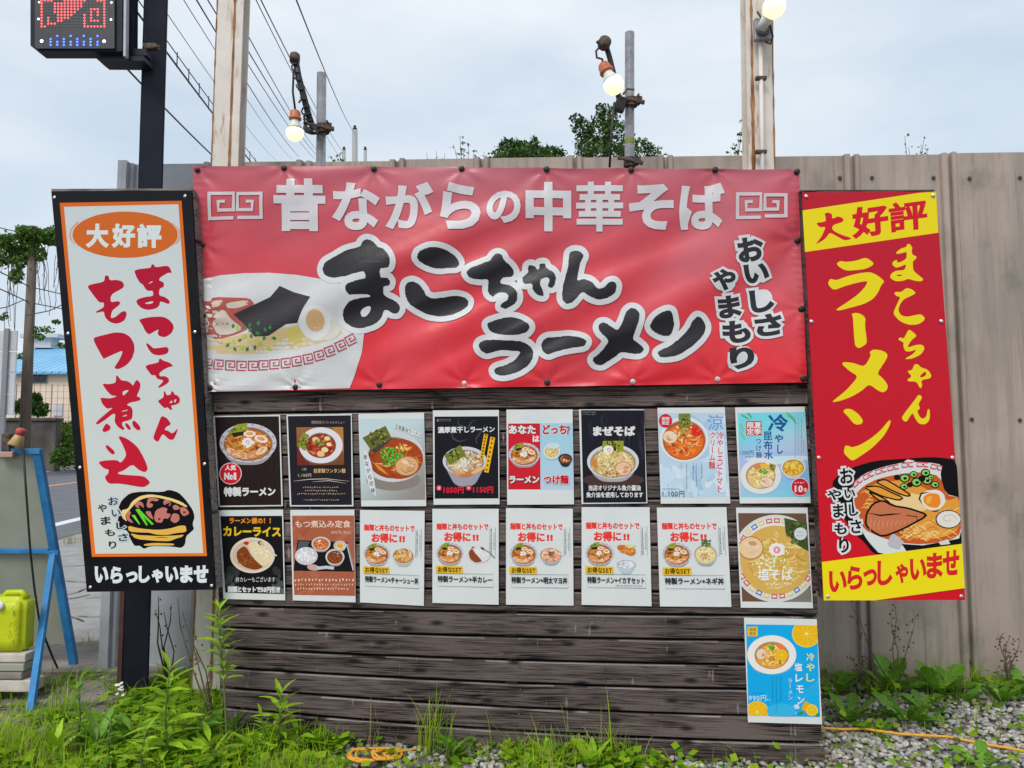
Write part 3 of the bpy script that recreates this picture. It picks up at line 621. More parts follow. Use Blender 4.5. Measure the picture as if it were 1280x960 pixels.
# rusty white H posts
def hpost(xt0, xt1, xb0, xb1, Y, ytop, label, ribpx, bottom=0.0):
    wd = (xt1 - xt0) * Y / FPX; t = at((xt0 + xt1) / 2, ytop, Y); b = at((xb0 + xb1) / 2, 870, Y); b = t.lerp(b, (t.z - bottom) / (t.z - b.z))
    th = thing('white_steel_post', label, 'post', b); mid = (t + b) / 2; hh = (t - b).length
    rot = Vector((0, 0, 1)).rotation_difference((t - b).normalized()).to_matrix()
    mb = MB()
    mb.bbox(mid, (wd * .94, .008, hh), .002, rot); mb.bbox(mid + Vector((0, .09, 0)), (wd * .94, .008, hh), .002, rot); mb.box(mid + Vector((0, .045, 0)), (.008, .082, hh), rot)
    mb.build('beam', 'rusty_white', th)
    for (f, wv) in ribpx:       # flaking rusted seams of uneven width
        V = []; N_ = 120
        for i in range(N_ + 1):
            z = -hh / 2 + hh * i / N_; a = wv * (.3 + 1.2 * abs(noise.noise(Vector((z * 3.1, f * 9, 1)))) + .8 * max(0, noise.noise(Vector((z * 14, f * 9, 4)))))
            for sgn in (-1, 1): V.append(mid + rot @ Vector((wd * .94 * (f - .5) + sgn * a / 2, -.0055 - .0002 * (i % 2), z)))
        meshobj('rust_seam', V, [(2 * i, 2 * i + 1, 2 * i + 3, 2 * i + 2) for i in range(N_)], 'rust', th)
    return th, t, b, wd
wp1, t1_, b1_, w1 = hpost(272, 309, 243, 271, 3.86, -60, 'rusty white steel post beside the black column', [(.68, .024), (.015, .012)])
wp2, t2_, b2_, w2 = hpost(929, 966, 944, 981, 3.86, -60, 'rusty white steel post with conduit and lit bulb', [(.20, .026), (.975, .012)])
# ------------------------------------------------------------------ scaffold pipes with lamps
def pipe(px, ytop, label, Y=3.78):
    t = at(px, ytop, Y); b = Vector((at(px - 3, 700, Y).x, Y, 0)); th = thing('scaffold_pipe', label, 'pipe', b, None)
    ax = (t - b).normalized(); Ln = (t - b).length
    MB().lathe(b, ax, [(0, .0243), (Ln, .0243), (Ln - .001, .0205), (Ln - .25, .0205)], 18).build('tube', 'galvanised', th, True); return th, t, b
def on(t, b, z): k = (z - b.z) / (t.z - b.z); return b.lerp(t, k)
p1, pt1, pb1 = pipe(402, 92, 'short galvanised scaffold pipe beside the lamp with hanging bulb')
p2, pt2, pb2 = pipe(787, 41, 'tall galvanised scaffold pipe beside the tilted lit bulb')
def clamp(th, px, py, Y, name='clamp'):
    c = at(px, py, Y); mb = MB(); mb.lathe(c - Vector((0, 0, .022)), (0, 0, 1), [(0, .031), (.044, .031)], 12)
    mb.box(c + Vector((.03, -.02, 0)), (.03, .04, .035), Matrix.Rotation(.4, 3, 'Z')); mb.tube([c + Vector((-.06, -.035, .01)), c + Vector((.055, -.03, -.012))], .007, 6); mb.tube([c + Vector((.03, -.05, .02)), c + Vector((.03, .02, .02))], .006, 6)
    mb.lathe(c + Vector((.05, -.03, -.012)), (1, .1, -.1), [(0, .012), (.012, .012)], 6); mb.lathe(c + Vector((-.065, -.035, .012)), (1, .1, -.1), [(0, .011), (.012, .011)], 6)
    return mb.build(name, 'rusty_steel', th)
clamp(p1, 404, 161, 3.77); clamp(p2, 787, 203, 3.75); clamp(p2, 789, 128, 3.77)
MB().lathe(on(pt2, pb2, at(787, 177, 3.78).z), (0, 0, 1), [(-.012, .0252), (.012, .0252)], 16).build('tape_band', 'lime_scuff', p2)
def bulb(th, c, axis, r):
    """axis points from the glass towards the socket"""
    ax = Vector(axis).normalized(); c = Vector(c)
    pr = [(-r, .001), (-r * .93, r * .38), (-r * .7, r * .72), (-r * .3, r * .96), (0, r), (r * .35, r * .95)]
    MB().lathe(c, ax, pr, 24).build('glass_globe', 'bulb_glow', th, True)
    MB().lathe(c, ax, [(r * .351, r * .95), (r * .8, r * .72), (r * 1.25, r * .52), (r * 1.6, r * .5)], 24).build('bulb_neck', 'white_plastic', th, True)
    MB().lathe(c, ax, [(r * 1.5, r * .62), (r * 1.62, r * .72), (r * 1.8, r * .72), (r * 1.85, r * .62), (r * 2.3, r * .62), (r * 2.6, r * .5), (r * 2.75, r * .2)], 20).build('socket', 'orange_plastic', th, True)
    return c + ax * r * 2.7
Yl = 3.70
l1 = thing('hanging_bulb_lamp', 'round lit bulb hanging by a cord from a black arm with orange socket', 'lamp', at(368, 160, Yl))
sp = bulb(l1, at(368.5, 166, Yl), (0, 0, 1), .043)
MB().tube([sp, at(366, 115, Yl), at(367, 90, Yl), at(370, 82, Yl)], .006, 6).build('cord', 'black_plastic', l1, True)
arm = [at(369, 72, Yl), at(373, 95, Yl), at(380, 122, Yl), at(386, 145, Yl + .03), at(392, 163, Yl + .06)]
MB().tube(arm, .016, 10).build('arm', 'black_plastic', l1, True)
MB().lathe(at(368.5, 73, Yl), (.3, -1, .2), [(-.03, .018), (-.02, .026), (.02, .026), (.03, .018)], 12).build('arm_cap', 'rusty_steel', l1, True)
cb = MB()
for k in range(9):
    a = arm[min(3, k // 2)].lerp(arm[min(4, k // 2 + 1)], (k % 2) * .5); cb.tube([a + Vector((.02 * math.cos(j * .9 + k), -.02 - .004 * math.sin(j), .012 * math.sin(j * .9 + k) - .006 * j)) for j in range(7)], .0045, 5)
for k in range(5): cb.tube([at(390, 160, Yl + .03) + Vector((.035 * math.cos(j * .8 + k), -.02 + .01 * math.sin(j + k), .03 * math.sin(j * .8 + k * .7) - .01)) for j in range(8)], .005, 5)
tag(cb.build('wound_cable', 'black_plastic', l1, True), kind='stuff')
l2 = thing('tilted_bulb_lamp', 'large lit bulb tilted on a short black arm with red wire', 'lamp', at(767, 106, Yl))
sp = bulb(l2, at(767, 106, Yl - .02), (-.40, .25, 1), .051)
MB().tube([sp, at(753, 74, Yl), at(746, 72, Yl), at(745, 64, Yl), at(750, 58, Yl)], .0055, 6).build('red_wire', 'maroon_steel', l2, True)
MB().tube([at(756, 52, Yl + .02), at(762, 72, Yl + .03), at(769, 100, Yl + .04), at(775, 130, Yl + .05)], .014, 10).build('arm', 'black_plastic', l2, True)
MB().lathe(at(755.5, 54, Yl), (.1, -1, .1), [(-.03, .02), (-.02, .032), (.02, .032), (.03, .02)], 12).build('arm_cap', 'rusty_steel', l2, True)
MB().tube([at(755, 50, Yl), at(746, 53, Yl - .01)], .008, 6).build('thumb_screw', 'rusty_steel', l2)
MB().bbox(at(775, 132, Yl + .05), (.055, .04, .07), .012, Matrix.Rotation(.3, 3, 'Y')).build('arm_base', 'black_plastic', l2)
MB().tube([at(768, 128, Yl), at(764.5, 165, Yl), at(762, 209, Yl)], .006, 6).build('cord', 'black_plastic', l2, True)
MB().tube([at(779, 118, Yl + .03), at(784, 111, Yl + .03), at(793, 112, Yl + .02)], .006, 6).build('hook', 'rusty_steel', l2)
l3 = thing('post_bulb_lamp', 'lit round bulb on a metal base fixed to the white post', 'lamp', at(968, 8, 3.7))
bulb_c = at(968, 8, 3.66)
MB().lathe(bulb_c, (-.35, .9, -.6), [(-.055, .002), (-.05, .022), (-.036, .042), (-.01, .055), (.02, .053), (.05, .035)], 24).build('glass_globe', 'bulb_glow', l3, True)
MB().lathe(bulb_c, (-.35, .9, -.6), [(.05, .034), (.09, .026), (.12, .026)], 18).build('bulb_neck', 'white_plastic', l3, True)
bc = at(953, 37, 3.8)
MB().bbox(bc + Vector((0, .005, 0)), (.085, .03, .115), .004).build('mount_plate', 'galvanised', l3)
MB().lathe(bc + Vector((0, -.01, 0)), (0.05, -1, .25), [(0, .042), (.02, .042), (.025, .03), (.05, .026), (.07, .022)], 20).build('socket', 'galvanised', l3, True)
MB().tube([at(947, 15, 3.78), at(950, 20, 3.76), at(955, 26, 3.76), at(961, 24, 3.74), at(966, 46, 3.76), at(963, 55, 3.78), at(956, 52, 3.78)], .006, 6).build('cord', 'black_plastic', l3, True)
MB().tube([at(950.5, 52, 3.82), at(953, 205, 3.82), at(956, 330, 3.82)], .011, 10).build('conduit', 'rusty_white', l3, True)
for py in (98, 190): c = at(951, py, 3.82); MB().box(c + Vector((0, .0, 0)), (.055, .026, .016)).tube([c + Vector((-.022, -.01, 0)), c + Vector((-.022, -.02, 0))], .005, 6).tube([c + Vector((.022, -.01, 0)), c + Vector((.022, -.02, 0))], .005, 6).build('pipe_strap', 'rusty_steel', l3)
# ------------------------------------------------------------------ LED sign
YL = 3.72; pn = Vector((0, -1, 0)); LP = at(90, 30, YL)
led = thing('led_sign', 'black framed LED board with red emblem and blue lights on the column', 'led sign', at(96, 70, YL))
def lq(pts, Y=YL): return [at(x, y, Y) for x, y in pts]
MB().prism(lq([(38, -75), (153, -75), (153, 64), (47, 64), (38, 57)]), (0, .075, 0)).build('housing', 'navy_steel', led)
MB().prism(lq([(43.5, -70), (143, -70), (143, 60.5), (46, 60.5), (43.5, 58)], YL - .012), (0, .010, 0)).build('screen', 'led_face', led)
MB().prism(lq([(154, -75), (166, -75), (165, 70), (154, 72)], YL + .06), (0, .06, 0)).build('side_rail', 'navy_steel', led)
MB().prism(lq([(155.5, -75), (158.5, -75), (157, 70), (154, 70)], YL - .004), (0, .03, 0)).build('bright_strip', 'fence_zinc', led)
MB().prism(lq([(118, 71), (180, 70), (180, 76), (124, 75.5)], YL + .03), (0, .1, 0)).build('bracket', 'navy_steel', led)
MB().prism(lq([(160, 60), (183, 61), (183, 69), (160, 70)], YL + .05), (0, .05, 0)).build('bracket', 'navy_steel', led)
MB().bbox(at(189, 59, 3.80), (.07, .05, .022), .004).tube([at(181, 60, 3.78), at(199, 58, 3.78)], .007, 6).build('bracket_bolt', 'rusty_steel', led)
lit = set()
def cells(r, a, b):
    for c in range(a, b + 1): lit.add((c, r))
for r in range(0, 10): cells(r, 0, 0); cells(r, 19, 19)
cells(0, 0, 3); cells(9, 0, 1); cells(8, 2, 4); cells(6, 2, 2); cells(7, 2, 2)
for r, a, b in ((0, 7, 13), (1, 4, 12), (2, 4, 12), (3, 4, 11), (4, 4, 10), (5, 5, 9), (6, 5, 8), (7, 5, 6), (-1, 8, 13), (-2, 8, 12), (-3, 9, 13)): cells(r, a, b)
for r in range(5, 10): cells(r, 13, 13)
cells(9, 13, 19); cells(0, 17, 19); cells(3, 15, 17); cells(7, 15, 17)
for r in range(3, 8): cells(r, 15, 15)
for r in range(3, 6): cells(r, 17, 17)
red, off = MB(), MB()
def dot(mb, x, y, rpx, Yd=YL - .0135):
    c = at(x, y, Yd); k = rpx * Yd / FPX; mb.add([c + Vector((k * math.cos(a * math.pi / 3), -.0, k * math.sin(a * math.pi / 3))) for a in range(6)] + [c + Vector((0, -.002, 0))], [(a, (a + 1) % 6, 6) for a in range(6)])
for r in range(-17, 10):
    for c in range(0, 21):
        x = 20 + (205 + 26.4 * c) / 6.4; y = (5 + 23 * r) / 6.4; dot(red if (c, r) in lit else off, x, y, 1.45 if (c, r) in lit else .95)
tag(red.build('red_lights', 'led_red', led), kind='stuff'); tag(off.build('unlit_dots', 'led_off', led), kind='stuff')
bl, wh = MB(), MB()
for k, x in enumerate((277, 330, 383, 437, 490, 543, 597, 652)):
    for y in ((312, 335, 360) if k % 2 == 0 else (288, 335, 358)): dot(bl, 20 + x / 6.4, y / 6.4, 1.5)
tag(bl.build('blue_lights', 'led_blue', led), kind='stuff')
for x, y, r in ((205, 328, 2.2), (705, 330, 2.2), (180, 152, 1.5), (760, 157, 1.5), (185, 18, 1.3), (763, 20, 1.3)): dot(wh, 20 + x / 6.4, y / 6.4, r)
tag(wh.build('white_lights', 'led_white', led), kind='stuff')
# ================================================================== WOODEN BOARD
BA, BB = at(262, 600, 3.40), at(1030, 600, 3.12)
bdir = Vector((BB.x - BA.x, BB.y - BA.y, 0)).normalized(); bn = Vector((bdir.y, -bdir.x, 0)); bn = bn if bn.y < 0 else -bn
BP = Vector((BA.x, BA.y, 0))
def bpx(x, y, off=0.0): return onp(x, y, BP + bn * off, bn) 
wb = thing('plank_board', 'dark weathered plank board carrying the banner and menu posters', 'board', bpx(640, 930))
wb.location.z = 0
seL = [462, 489, 517, 543, 570, 597, 624, 651, 677, 704, 731, 757.5, 784, 810, 834.5, 860, 884, 910]
seR = [450, 478, 506.5, 535, 564, 594, 623, 652, 682, 711, 741, 770, 801, 832, 863, 897, 929, 963]
sag = [0, 0, 0, 0, 0, 0, .5, 1, 1, 1.5, 2, 2.5, 3.5, 4.5, 5.5, 7, 8, 8]
XL = [258, 259, 261, 262, 263, 264, 265, 266, 267, 269, 270, 271, 272, 274, 276, 278, 281, 284]
XR = [1008, 1010, 1011, 1012.5, 1014, 1015.5, 1017, 1018, 1019, 1020, 1021.5, 1022.5, 1024, 1025, 1026, 1027, 1028, 1029]
NSEG = 18
for k in range(len(seL) - 1):
    jl, jr = random.uniform(-3, 3), random.uniform(-3, 2); of = random.uniform(-.003, .003); tilt = random.uniform(.002, .009)
    V = []; gap0, gap1 = random.uniform(.9, 1.7), random.uniform(1.3, 2.4)
    for i in range(NSEG + 1):
        t = i / NSEG; s_ = 4 * t * (1 - t); wob = .5 * noise.noise(Vector((t * 4, k * 3.7, 0)))
        x0 = XL[k] + jl + (XR[k] + jr - XL[k] - jl) * t; x1 = XL[k + 1] + jl + (XR[k + 1] + jr - XL[k + 1] - jl) * t
        y0 = seL[k] + (seR[k] - seL[k]) * t + sag[k] * s_ + gap0 + wob; y1 = seL[k + 1] + (seR[k + 1] - seL[k + 1]) * t + sag[k + 1] * s_ - gap1 + wob * .6
        a = bpx(x0, y0, of); b = bpx(x1, y1, of + tilt); dn = (b - a); u = dn.normalized() * .003
        V += [a - bn * .018, a - bn * .006, a + u * 1.6, b - u, b - bn * .003, b - bn * .018]
    n = 6; Fc = [(i * n + j, i * n + (j + 1) % n, (i + 1) * n + (j + 1) % n, (i + 1) * n + j) for i in range(NSEG) for j in range(n)]
    Fc += [tuple(range(n)), tuple(NSEG * n + j for j in range(n - 1, -1, -1))]
    o = meshobj('plank', V, Fc, 'dark_wood', wb); o.data.materials.append(M['lit_edge_wood'])
    for q in range(NSEG):
        if noise.noise(Vector((q * .9, k * 2.3, 0))) > -.25: o.data.polygons[q * n + 1].material_index = 1
MB().prism([bpx(x, y, -.024) for x, y in ((264, 470), (1004, 460), (1022, 935), (290, 892))], -bn * .004).build('gap_shade_sheet', 'black_board', wb)  # added black sheet, stands in for the shade in the plank gaps
nl = MB()
for x in (292, 650, 757, 1000):
    for k in range(2, len(seL) - 1):
        t = (x - 270) / 755; y0 = seL[k] + (seR[k] - seL[k]) * t + sag[k] * 4 * t * (1 - t); y1 = seL[k + 1] + (seR[k + 1] - seL[k + 1]) * t + sag[k + 1] * 4 * t * (1 - t)
        for f in (.25, .75): p = bpx(x + random.uniform(-2, 2), y0 + (y1 - y0) * f, .0035); nl.lathe(p, bn, [(0, .0045), (.002, .0035)], 6)
tag(nl.build('nail_heads', 'rusty_steel', wb), kind='stuff')
for x in (300, 640, 1000):
    t = bpx(x, 300, -.05); b = bpx(x + (x - 640) * .03, 900, -.05); b = Vector((b.x, b.y, 0)); t = Vector((t.x, t.y, 2.35)); colbox(t, b, (.06, .06), Matrix.Rotation(math.atan2(bdir.y, bdir.x), 3, 'Z')).build('batten', 'dark_wood', wb)
#@@SIGNS
# ================================================================== BANNER
BNP = BP + bn * .05
ban = thing('vinyl_banner', 'wide red vinyl banner with black brush lettering above the menus', 'banner', bpx(620, 490, .05))
BQ = [(240, 206), (999, 211), (1008.5, 478), (256, 490)]
RED_T, RED_B = (182, 92, 108), (222, 42, 54)  # top red is faded, with the hazy sheen of the vinyl painted in
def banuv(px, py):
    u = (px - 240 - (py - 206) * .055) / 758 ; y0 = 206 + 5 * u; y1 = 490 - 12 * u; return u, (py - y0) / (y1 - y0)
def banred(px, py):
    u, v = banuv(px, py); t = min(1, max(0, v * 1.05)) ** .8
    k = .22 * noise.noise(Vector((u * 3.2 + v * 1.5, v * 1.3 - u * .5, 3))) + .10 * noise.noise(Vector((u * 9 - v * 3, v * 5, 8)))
    t = min(1, max(0, t + k)); f = max(0, noise.noise(Vector((u * 7 + v * 2.2, v * 1.2 - u * 1.1, 21)))) * 1.1 * (1 - .55 * v)     # pale streaks: vinyl sheen painted into the red
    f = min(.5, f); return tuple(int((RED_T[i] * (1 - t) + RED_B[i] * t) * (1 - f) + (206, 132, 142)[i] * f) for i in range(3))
EYE = [(246, 212), (355, 210), (467, 211), (577, 211), (683, 211), (789, 212), (894, 212), (996, 215), (263, 485), (369, 484), (474, 481), (580, 479), (684, 478), (791, 477), (897, 474), (1004, 473), (251, 305), (255, 395), (997.5, 300), (1002, 386)]
EUV = [banuv(*e) for e in EYE]
def wrinkle(px, py):
    u, v = banuv(px, py); X, Z = u * 2.6, v * .95
    a, b = X * .94 + Z * .34, -X * .34 + Z * .94
    # slack diagonal folds, stronger low down
    h = .010 * noise.noise(Vector((X * .9 + Z * .5, Z * 1.6 - X * .4, 1.7))) + (.011 + .017 * v) * noise.noise(Vector(((X * .90 - Z * .43 + 3) * 1.3, (X * .43 + Z * .90) * 7.5, 5)))
    h += .0055 * noise.noise(Vector((X * 3, Z * 9 + X * 3, 9))) + .006 * noise.noise(Vector((X * 6.5 + Z * 1.5, Z * 1.1, 12))) * (1 - v)
    for (eu, ev) in EUV:
        dx, dz = (u - eu) * 2.6, (v - ev) * .95; d = math.hypot(dx, dz)
        if d < .4:
            an = math.atan2(dz, dx); h += math.exp(-d / .07) * (-.006) + .0036 * math.exp(-d / .13) * math.sin(an * 7 + eu * 40) * min(1, d / .02)
    if u > .985 or u < .02: h += .0022 * math.sin(v * 2 * math.pi * 30) * (1 if u > .5 else .7)
    edge = min(1, max(0, min(u, 1 - u, v, 1 - v) / .02)); return h * (.5 + .5 * edge)
bpr = Print(BNP, bn, z0=0, step=7e-5)
# sheet
NX, NY = 240, 90
def bgrid(i, j):
    u, v = i / NX, j / NY; a = [BQ[0][k] * (1 - u) + BQ[1][k] * u for k in (0, 1)]; b = [BQ[3][k] * (1 - u) + BQ[2][k] * u for k in (0, 1)]
    sagy = 1.1 * abs(math.sin(u * math.pi * 7)) * (1 - v) * (1 if v < .2 else 0)
    return (a[0] * (1 - v) + b[0] * v, a[1] * (1 - v) + b[1] * v + sagy)
V = []; CC = []
for j in range(NY + 1):
    for i in range(NX + 1):
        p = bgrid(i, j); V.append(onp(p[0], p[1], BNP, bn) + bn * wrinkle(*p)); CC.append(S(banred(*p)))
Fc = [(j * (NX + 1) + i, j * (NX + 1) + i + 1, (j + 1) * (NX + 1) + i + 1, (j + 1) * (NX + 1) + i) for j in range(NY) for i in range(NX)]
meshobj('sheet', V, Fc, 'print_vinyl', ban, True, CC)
WH = (206, 212, 216); BK = (26, 22, 28)
bpr.z = .0024
# bowl picture at the lower left
bpr.crop(240, 330, 5.818)
bowlp = [(48, 112), (200, 80), (380, 65), (560, 64), (760, 80), (930, 108), (1100, 150), (1240, 300), (1262, 420), (1252, 500), (1232, 650), (1190, 790), (1148, 903), (620, 918), (105, 930)]
bpr.poly(bowlp, (204, 209, 212))
bpr.poly([(60, 560), (200, 540), (420, 500), (640, 460), (820, 470), (980, 430), (1110, 490), (1040, 545), (900, 585), (700, 630), (480, 655), (250, 655), (75, 640)], (206, 186, 138), sm=1)
bpr.poly([(690, 470), (800, 440), (840, 560), (700, 600)], (204, 194, 110), sm=1)
for k in range(40):
    x = random.uniform(90, 820); y = 645 - (x - 90) * .06 - random.uniform(10, 90); bpr.line([(x, y), (x + random.uniform(20, 60), y - random.uniform(-4, 16)), (x + random.uniform(70, 110), y - random.uniform(-8, 22))], 5, random.choice([(214, 200, 150), (190, 168, 110), (220, 205, 120), (208, 170, 110)]), keep=True); bpr.z += 2e-6
bpr.up()
bpr.poly([(60, 310), (90, 265), (170, 240), (280, 245), (420, 248), (455, 290), (420, 340), (350, 380), (420, 470), (330, 510), (180, 550), (70, 515)], (176, 84, 74), sm=1)
for q in ([(130, 290), (150, 270), (235, 262), (200, 310), (150, 318)], [(250, 285), (400, 262), (420, 290), (330, 322), (255, 322)], [(62, 340), (110, 318), (135, 370), (115, 500), (68, 500)], [(140, 430), (180, 345), (235, 330), (280, 400), (370, 470), (280, 510), (180, 515)]):
    bpr.poly(q, (205, 198, 186), sm=1)
bpr.poly([(300, 365), (440, 300), (570, 240), (640, 160), (740, 205), (865, 240), (810, 330), (770, 430), (690, 440), (560, 525), (460, 530), (390, 450)], (44, 40, 44))
bpr.ell(905, 430, 125, 128, (214, 218, 222)); bpr.ell(985, 480, 90, 75, (206, 205, 198)); bpr.ell(895, 425, 108, 118, (218, 222, 226)); bpr.ell(898, 413, 66, 81, (208, 172, 124))
for i, (x, y) in enumerate([(295, 450), (375, 455), (420, 445), (485, 430), (540, 480), (575, 465), (425, 480), (485, 505), (435, 525), (530, 540), (600, 540), (350, 555), (260, 590), (315, 620), (405, 620), (460, 608), (305, 565), (365, 608), (495, 580), (560, 618), (385, 525), (330, 465)]):
    a = random.uniform(0, 180); c = (28, 128, 62) if i < 16 else (172, 190, 84); bpr.ell(x, y, 20, 13, c, a, n=4 if i < 16 else 10, keep=True)
bpr.up()
# meander bands
def key(pr, cx, cy, s_, rot, wd, col, flip=1):
    P = [(1, 1), (-1, 1), (-1, -1), (1, -1), (1, .35), (-.25, .35), (-.25, -.35), (.3, -.35)]; c, d = math.cos(R(rot)), math.sin(R(rot))
    pr.line([(cx + (x * flip * c - y * d) * s_, cy + (x * flip * d + y * c) * s_) for x, y in P], wd, col, keep=True)
for (x, y, r) in [(112, 725, 3), (192, 731, 3), (278, 738, 2), (360, 741, 1), (443, 740, 0), (520, 736, -2), (600, 729, -4), (682, 720, -6), (762, 707, -9), (845, 690, -11), (925, 666, -15), (1003, 634, -20), (1083, 594, -24), (1155, 552, -28)]:
    key(bpr, x, y, 33, r, 9, (178, 58, 80))
bpr.crop(0, 0, 1)
for x0, x1 in ((261, 292), (297, 327), (922, 951), (956, 982)): key(bpr, (x0 + x1) / 2, 257, (x1 - x0) / 2, 0 if x0 in (261, 922) else 0, 4.2, (204, 196, 202), 1 if x0 in (261, 922) else -1)
# heading
for ch, x0, x1, y0, y1 in [('昔', 343, 407, 224, 289), ('な', 415, 475, 228, 288), ('が', 482, 542, 228, 287), ('ら', 550, 601, 228, 287), ('の', 608, 651, 238, 279), ('中', 657, 714, 227, 289), ('華', 720, 779, 227, 289), ('そ', 786, 842, 230, 287), ('ば', 849, 906, 228, 287)]:
    bpr.gbox(ch, x0, y0, x1, y1, (206, 206, 212), .042 if ch not in '華' else .024, keep=True)
bpr.up()
# brush name
A_ = (395, 285, 6.4); B_ = (570, 300, 5.818); C_ = (590, 370, 8); D_ = (730, 370, 8)
def T(c, pts): return [(c[0] + x / c[2], c[1] + y / c[2]) for x, y in pts]
MA = T(A_, [(55, 330), (75, 275), (150, 235), (240, 180), (360, 150), (370, 110), (405, 90), (455, 105), (495, 155), (545, 170), (585, 215), (607, 270), (595, 320), (565, 328), (530, 330), (520, 350), (525, 405), (580, 402), (600, 430), (590, 465), (540, 470), (545, 545), (610, 570), (665, 610), (675, 650), (650, 685), (605, 680), (580, 660), (545, 655), (520, 730), (470, 770), (370, 803), (290, 795), (225, 750), (210, 700), (225, 640), (280, 580), (360, 560), (435, 553), (438, 535), (350, 530), (270, 540), (245, 500), (245, 460), (285, 440), (350, 420), (410, 412), (400, 350), (330, 365), (230, 395), (125, 403), (65, 370)])
MAH = T(A_, [(350, 672), (375, 640), (420, 622), (440, 632), (430, 670), (400, 705), (365, 712)])
BR = [MA,
 T(A_, [(815, 245), (830, 200), (900, 165), (960, 158), (1040, 175), (1105, 215), (1140, 260), (1148, 290), (1125, 320), (1075, 318), (990, 330), (900, 310), (835, 275)]),
 T(A_, [(712, 490), (725, 445), (775, 427), (825, 450), (865, 500), (885, 545), (935, 568), (1030, 555), (1120, 540), (1190, 555), (1222, 585), (1210, 630), (1160, 665), (1085, 695), (1000, 708), (900, 695), (800, 645), (740, 600), (718, 545)]),
 T(B_, [(75, 240), (100, 210), (180, 178), (255, 150), (275, 110), (305, 97), (335, 110), (355, 155), (400, 190), (425, 235), (410, 265), (340, 272), (318, 300), (330, 318), (400, 330), (445, 375), (450, 430), (425, 470), (360, 505), (325, 490), (330, 465), (375, 440), (385, 410), (370, 385), (320, 380), (285, 395), (270, 415), (240, 395), (230, 360), (240, 285), (165, 290), (105, 280)]),
 T(B_, [(480, 270), (525, 240), (520, 190), (545, 178), (575, 190), (590, 215), (607, 205), (605, 170), (645, 165), (652, 200), (700, 225), (728, 265), (720, 320), (700, 350), (665, 340), (680, 300), (680, 280), (650, 270), (615, 285), (610, 320), (635, 380), (640, 410), (600, 405), (560, 370), (555, 315), (490, 322)]),
 T(B_, [(822, 90), (860, 72), (905, 80), (930, 115), (905, 160), (890, 230), (878, 300), (930, 285), (980, 300), (1030, 360), (1080, 350), (1110, 310), (1150, 303), (1170, 335), (1155, 390), (1110, 420), (1040, 437), (980, 420), (920, 375), (880, 420), (845, 460), (800, 470), (770, 430), (780, 320), (810, 220), (820, 150)]),
 T(C_, [(150, 290), (170, 265), (260, 235), (340, 215), (430, 215), (510, 245), (575, 290), (580, 325), (540, 370), (450, 395), (340, 395), (240, 380), (175, 345)]),
 T(C_, [(65, 495), (85, 460), (140, 442), (260, 440), (400, 448), (500, 455), (575, 495), (615, 550), (610, 620), (580, 680), (500, 740), (400, 785), (310, 800), (240, 785), (218, 740), (250, 715), (340, 690), (420, 650), (460, 600), (490, 560), (440, 548), (300, 542), (210, 560), (145, 580), (85, 545)]),
 T(C_, [(690, 500), (705, 450), (750, 415), (870, 408), (970, 398), (1070, 412), (1130, 435), (1147, 465), (1120, 505), (1030, 515), (900, 540), (820, 565), (765, 590), (710, 560)]),
 T(D_, [(140, 320), (155, 275), (210, 265), (270, 310), (330, 345), (350, 330), (395, 235), (425, 150), (470, 118), (520, 130), (555, 170), (552, 230), (520, 330), (485, 430), (540, 470), (600, 520), (585, 560), (540, 580), (450, 570), (370, 555), (320, 600), (240, 650), (180, 690), (110, 680), (80, 630), (150, 580), (210, 510), (245, 455), (215, 410), (165, 370)]),
 T(D_, [(655, 300), (690, 230), (750, 180), (830, 145), (875, 155), (890, 220), (903, 290), (880, 370), (850, 400), (790, 400), (730, 375), (680, 345)]),
 T(D_, [(730, 570), (770, 540), (860, 500), (950, 430), (1040, 340), (1080, 260), (1130, 198), (1180, 220), (1220, 290), (1215, 350), (1160, 430), (1060, 520), (940, 595), (840, 612), (760, 615)])]
bpr.z += 3e-4
for q in BR: bpr.halo(q, 7.2, WH); bpr.z -= bpr.step * .9
SL = [('お', 922, 955, 296, 327), ('い', 930, 962, 329, 353), ('し', 938, 968, 361, 390), ('さ', 944, 978, 392, 420), ('や', 890, 920, 336, 363), ('ま', 898, 927, 369, 397), ('も', 903, 938, 400, 429), ('り', 912, 943, 433, 461)]
for ch, x0, x1, y0, y1 in SL: bpr.poly([(x0 - 1, y0 + 2), (x1 - 4, y0 - 1), (x1 + 1, y1 - 2), (x0 + 4, y1 + 1)], WH, sm=2); bpr.gbox(ch, x0 - 3.5, y0 - 3.5, x1 + 3.5, y1 + 3.5, WH, .17, rot=-8); bpr.z -= bpr.step * 1.9
bpr.z += 2e-4
for i, q in enumerate(BR): bpr.poly(q, BK, holes=[MAH] if i == 0 else (), sm=2, jit=.35); bpr.z -= bpr.step * .9
for ch, x0, x1, y0, y1 in SL: bpr.gbox(ch, x0, y0, x1, y1, BK, .05, rot=-8); bpr.z -= bpr.step * .9
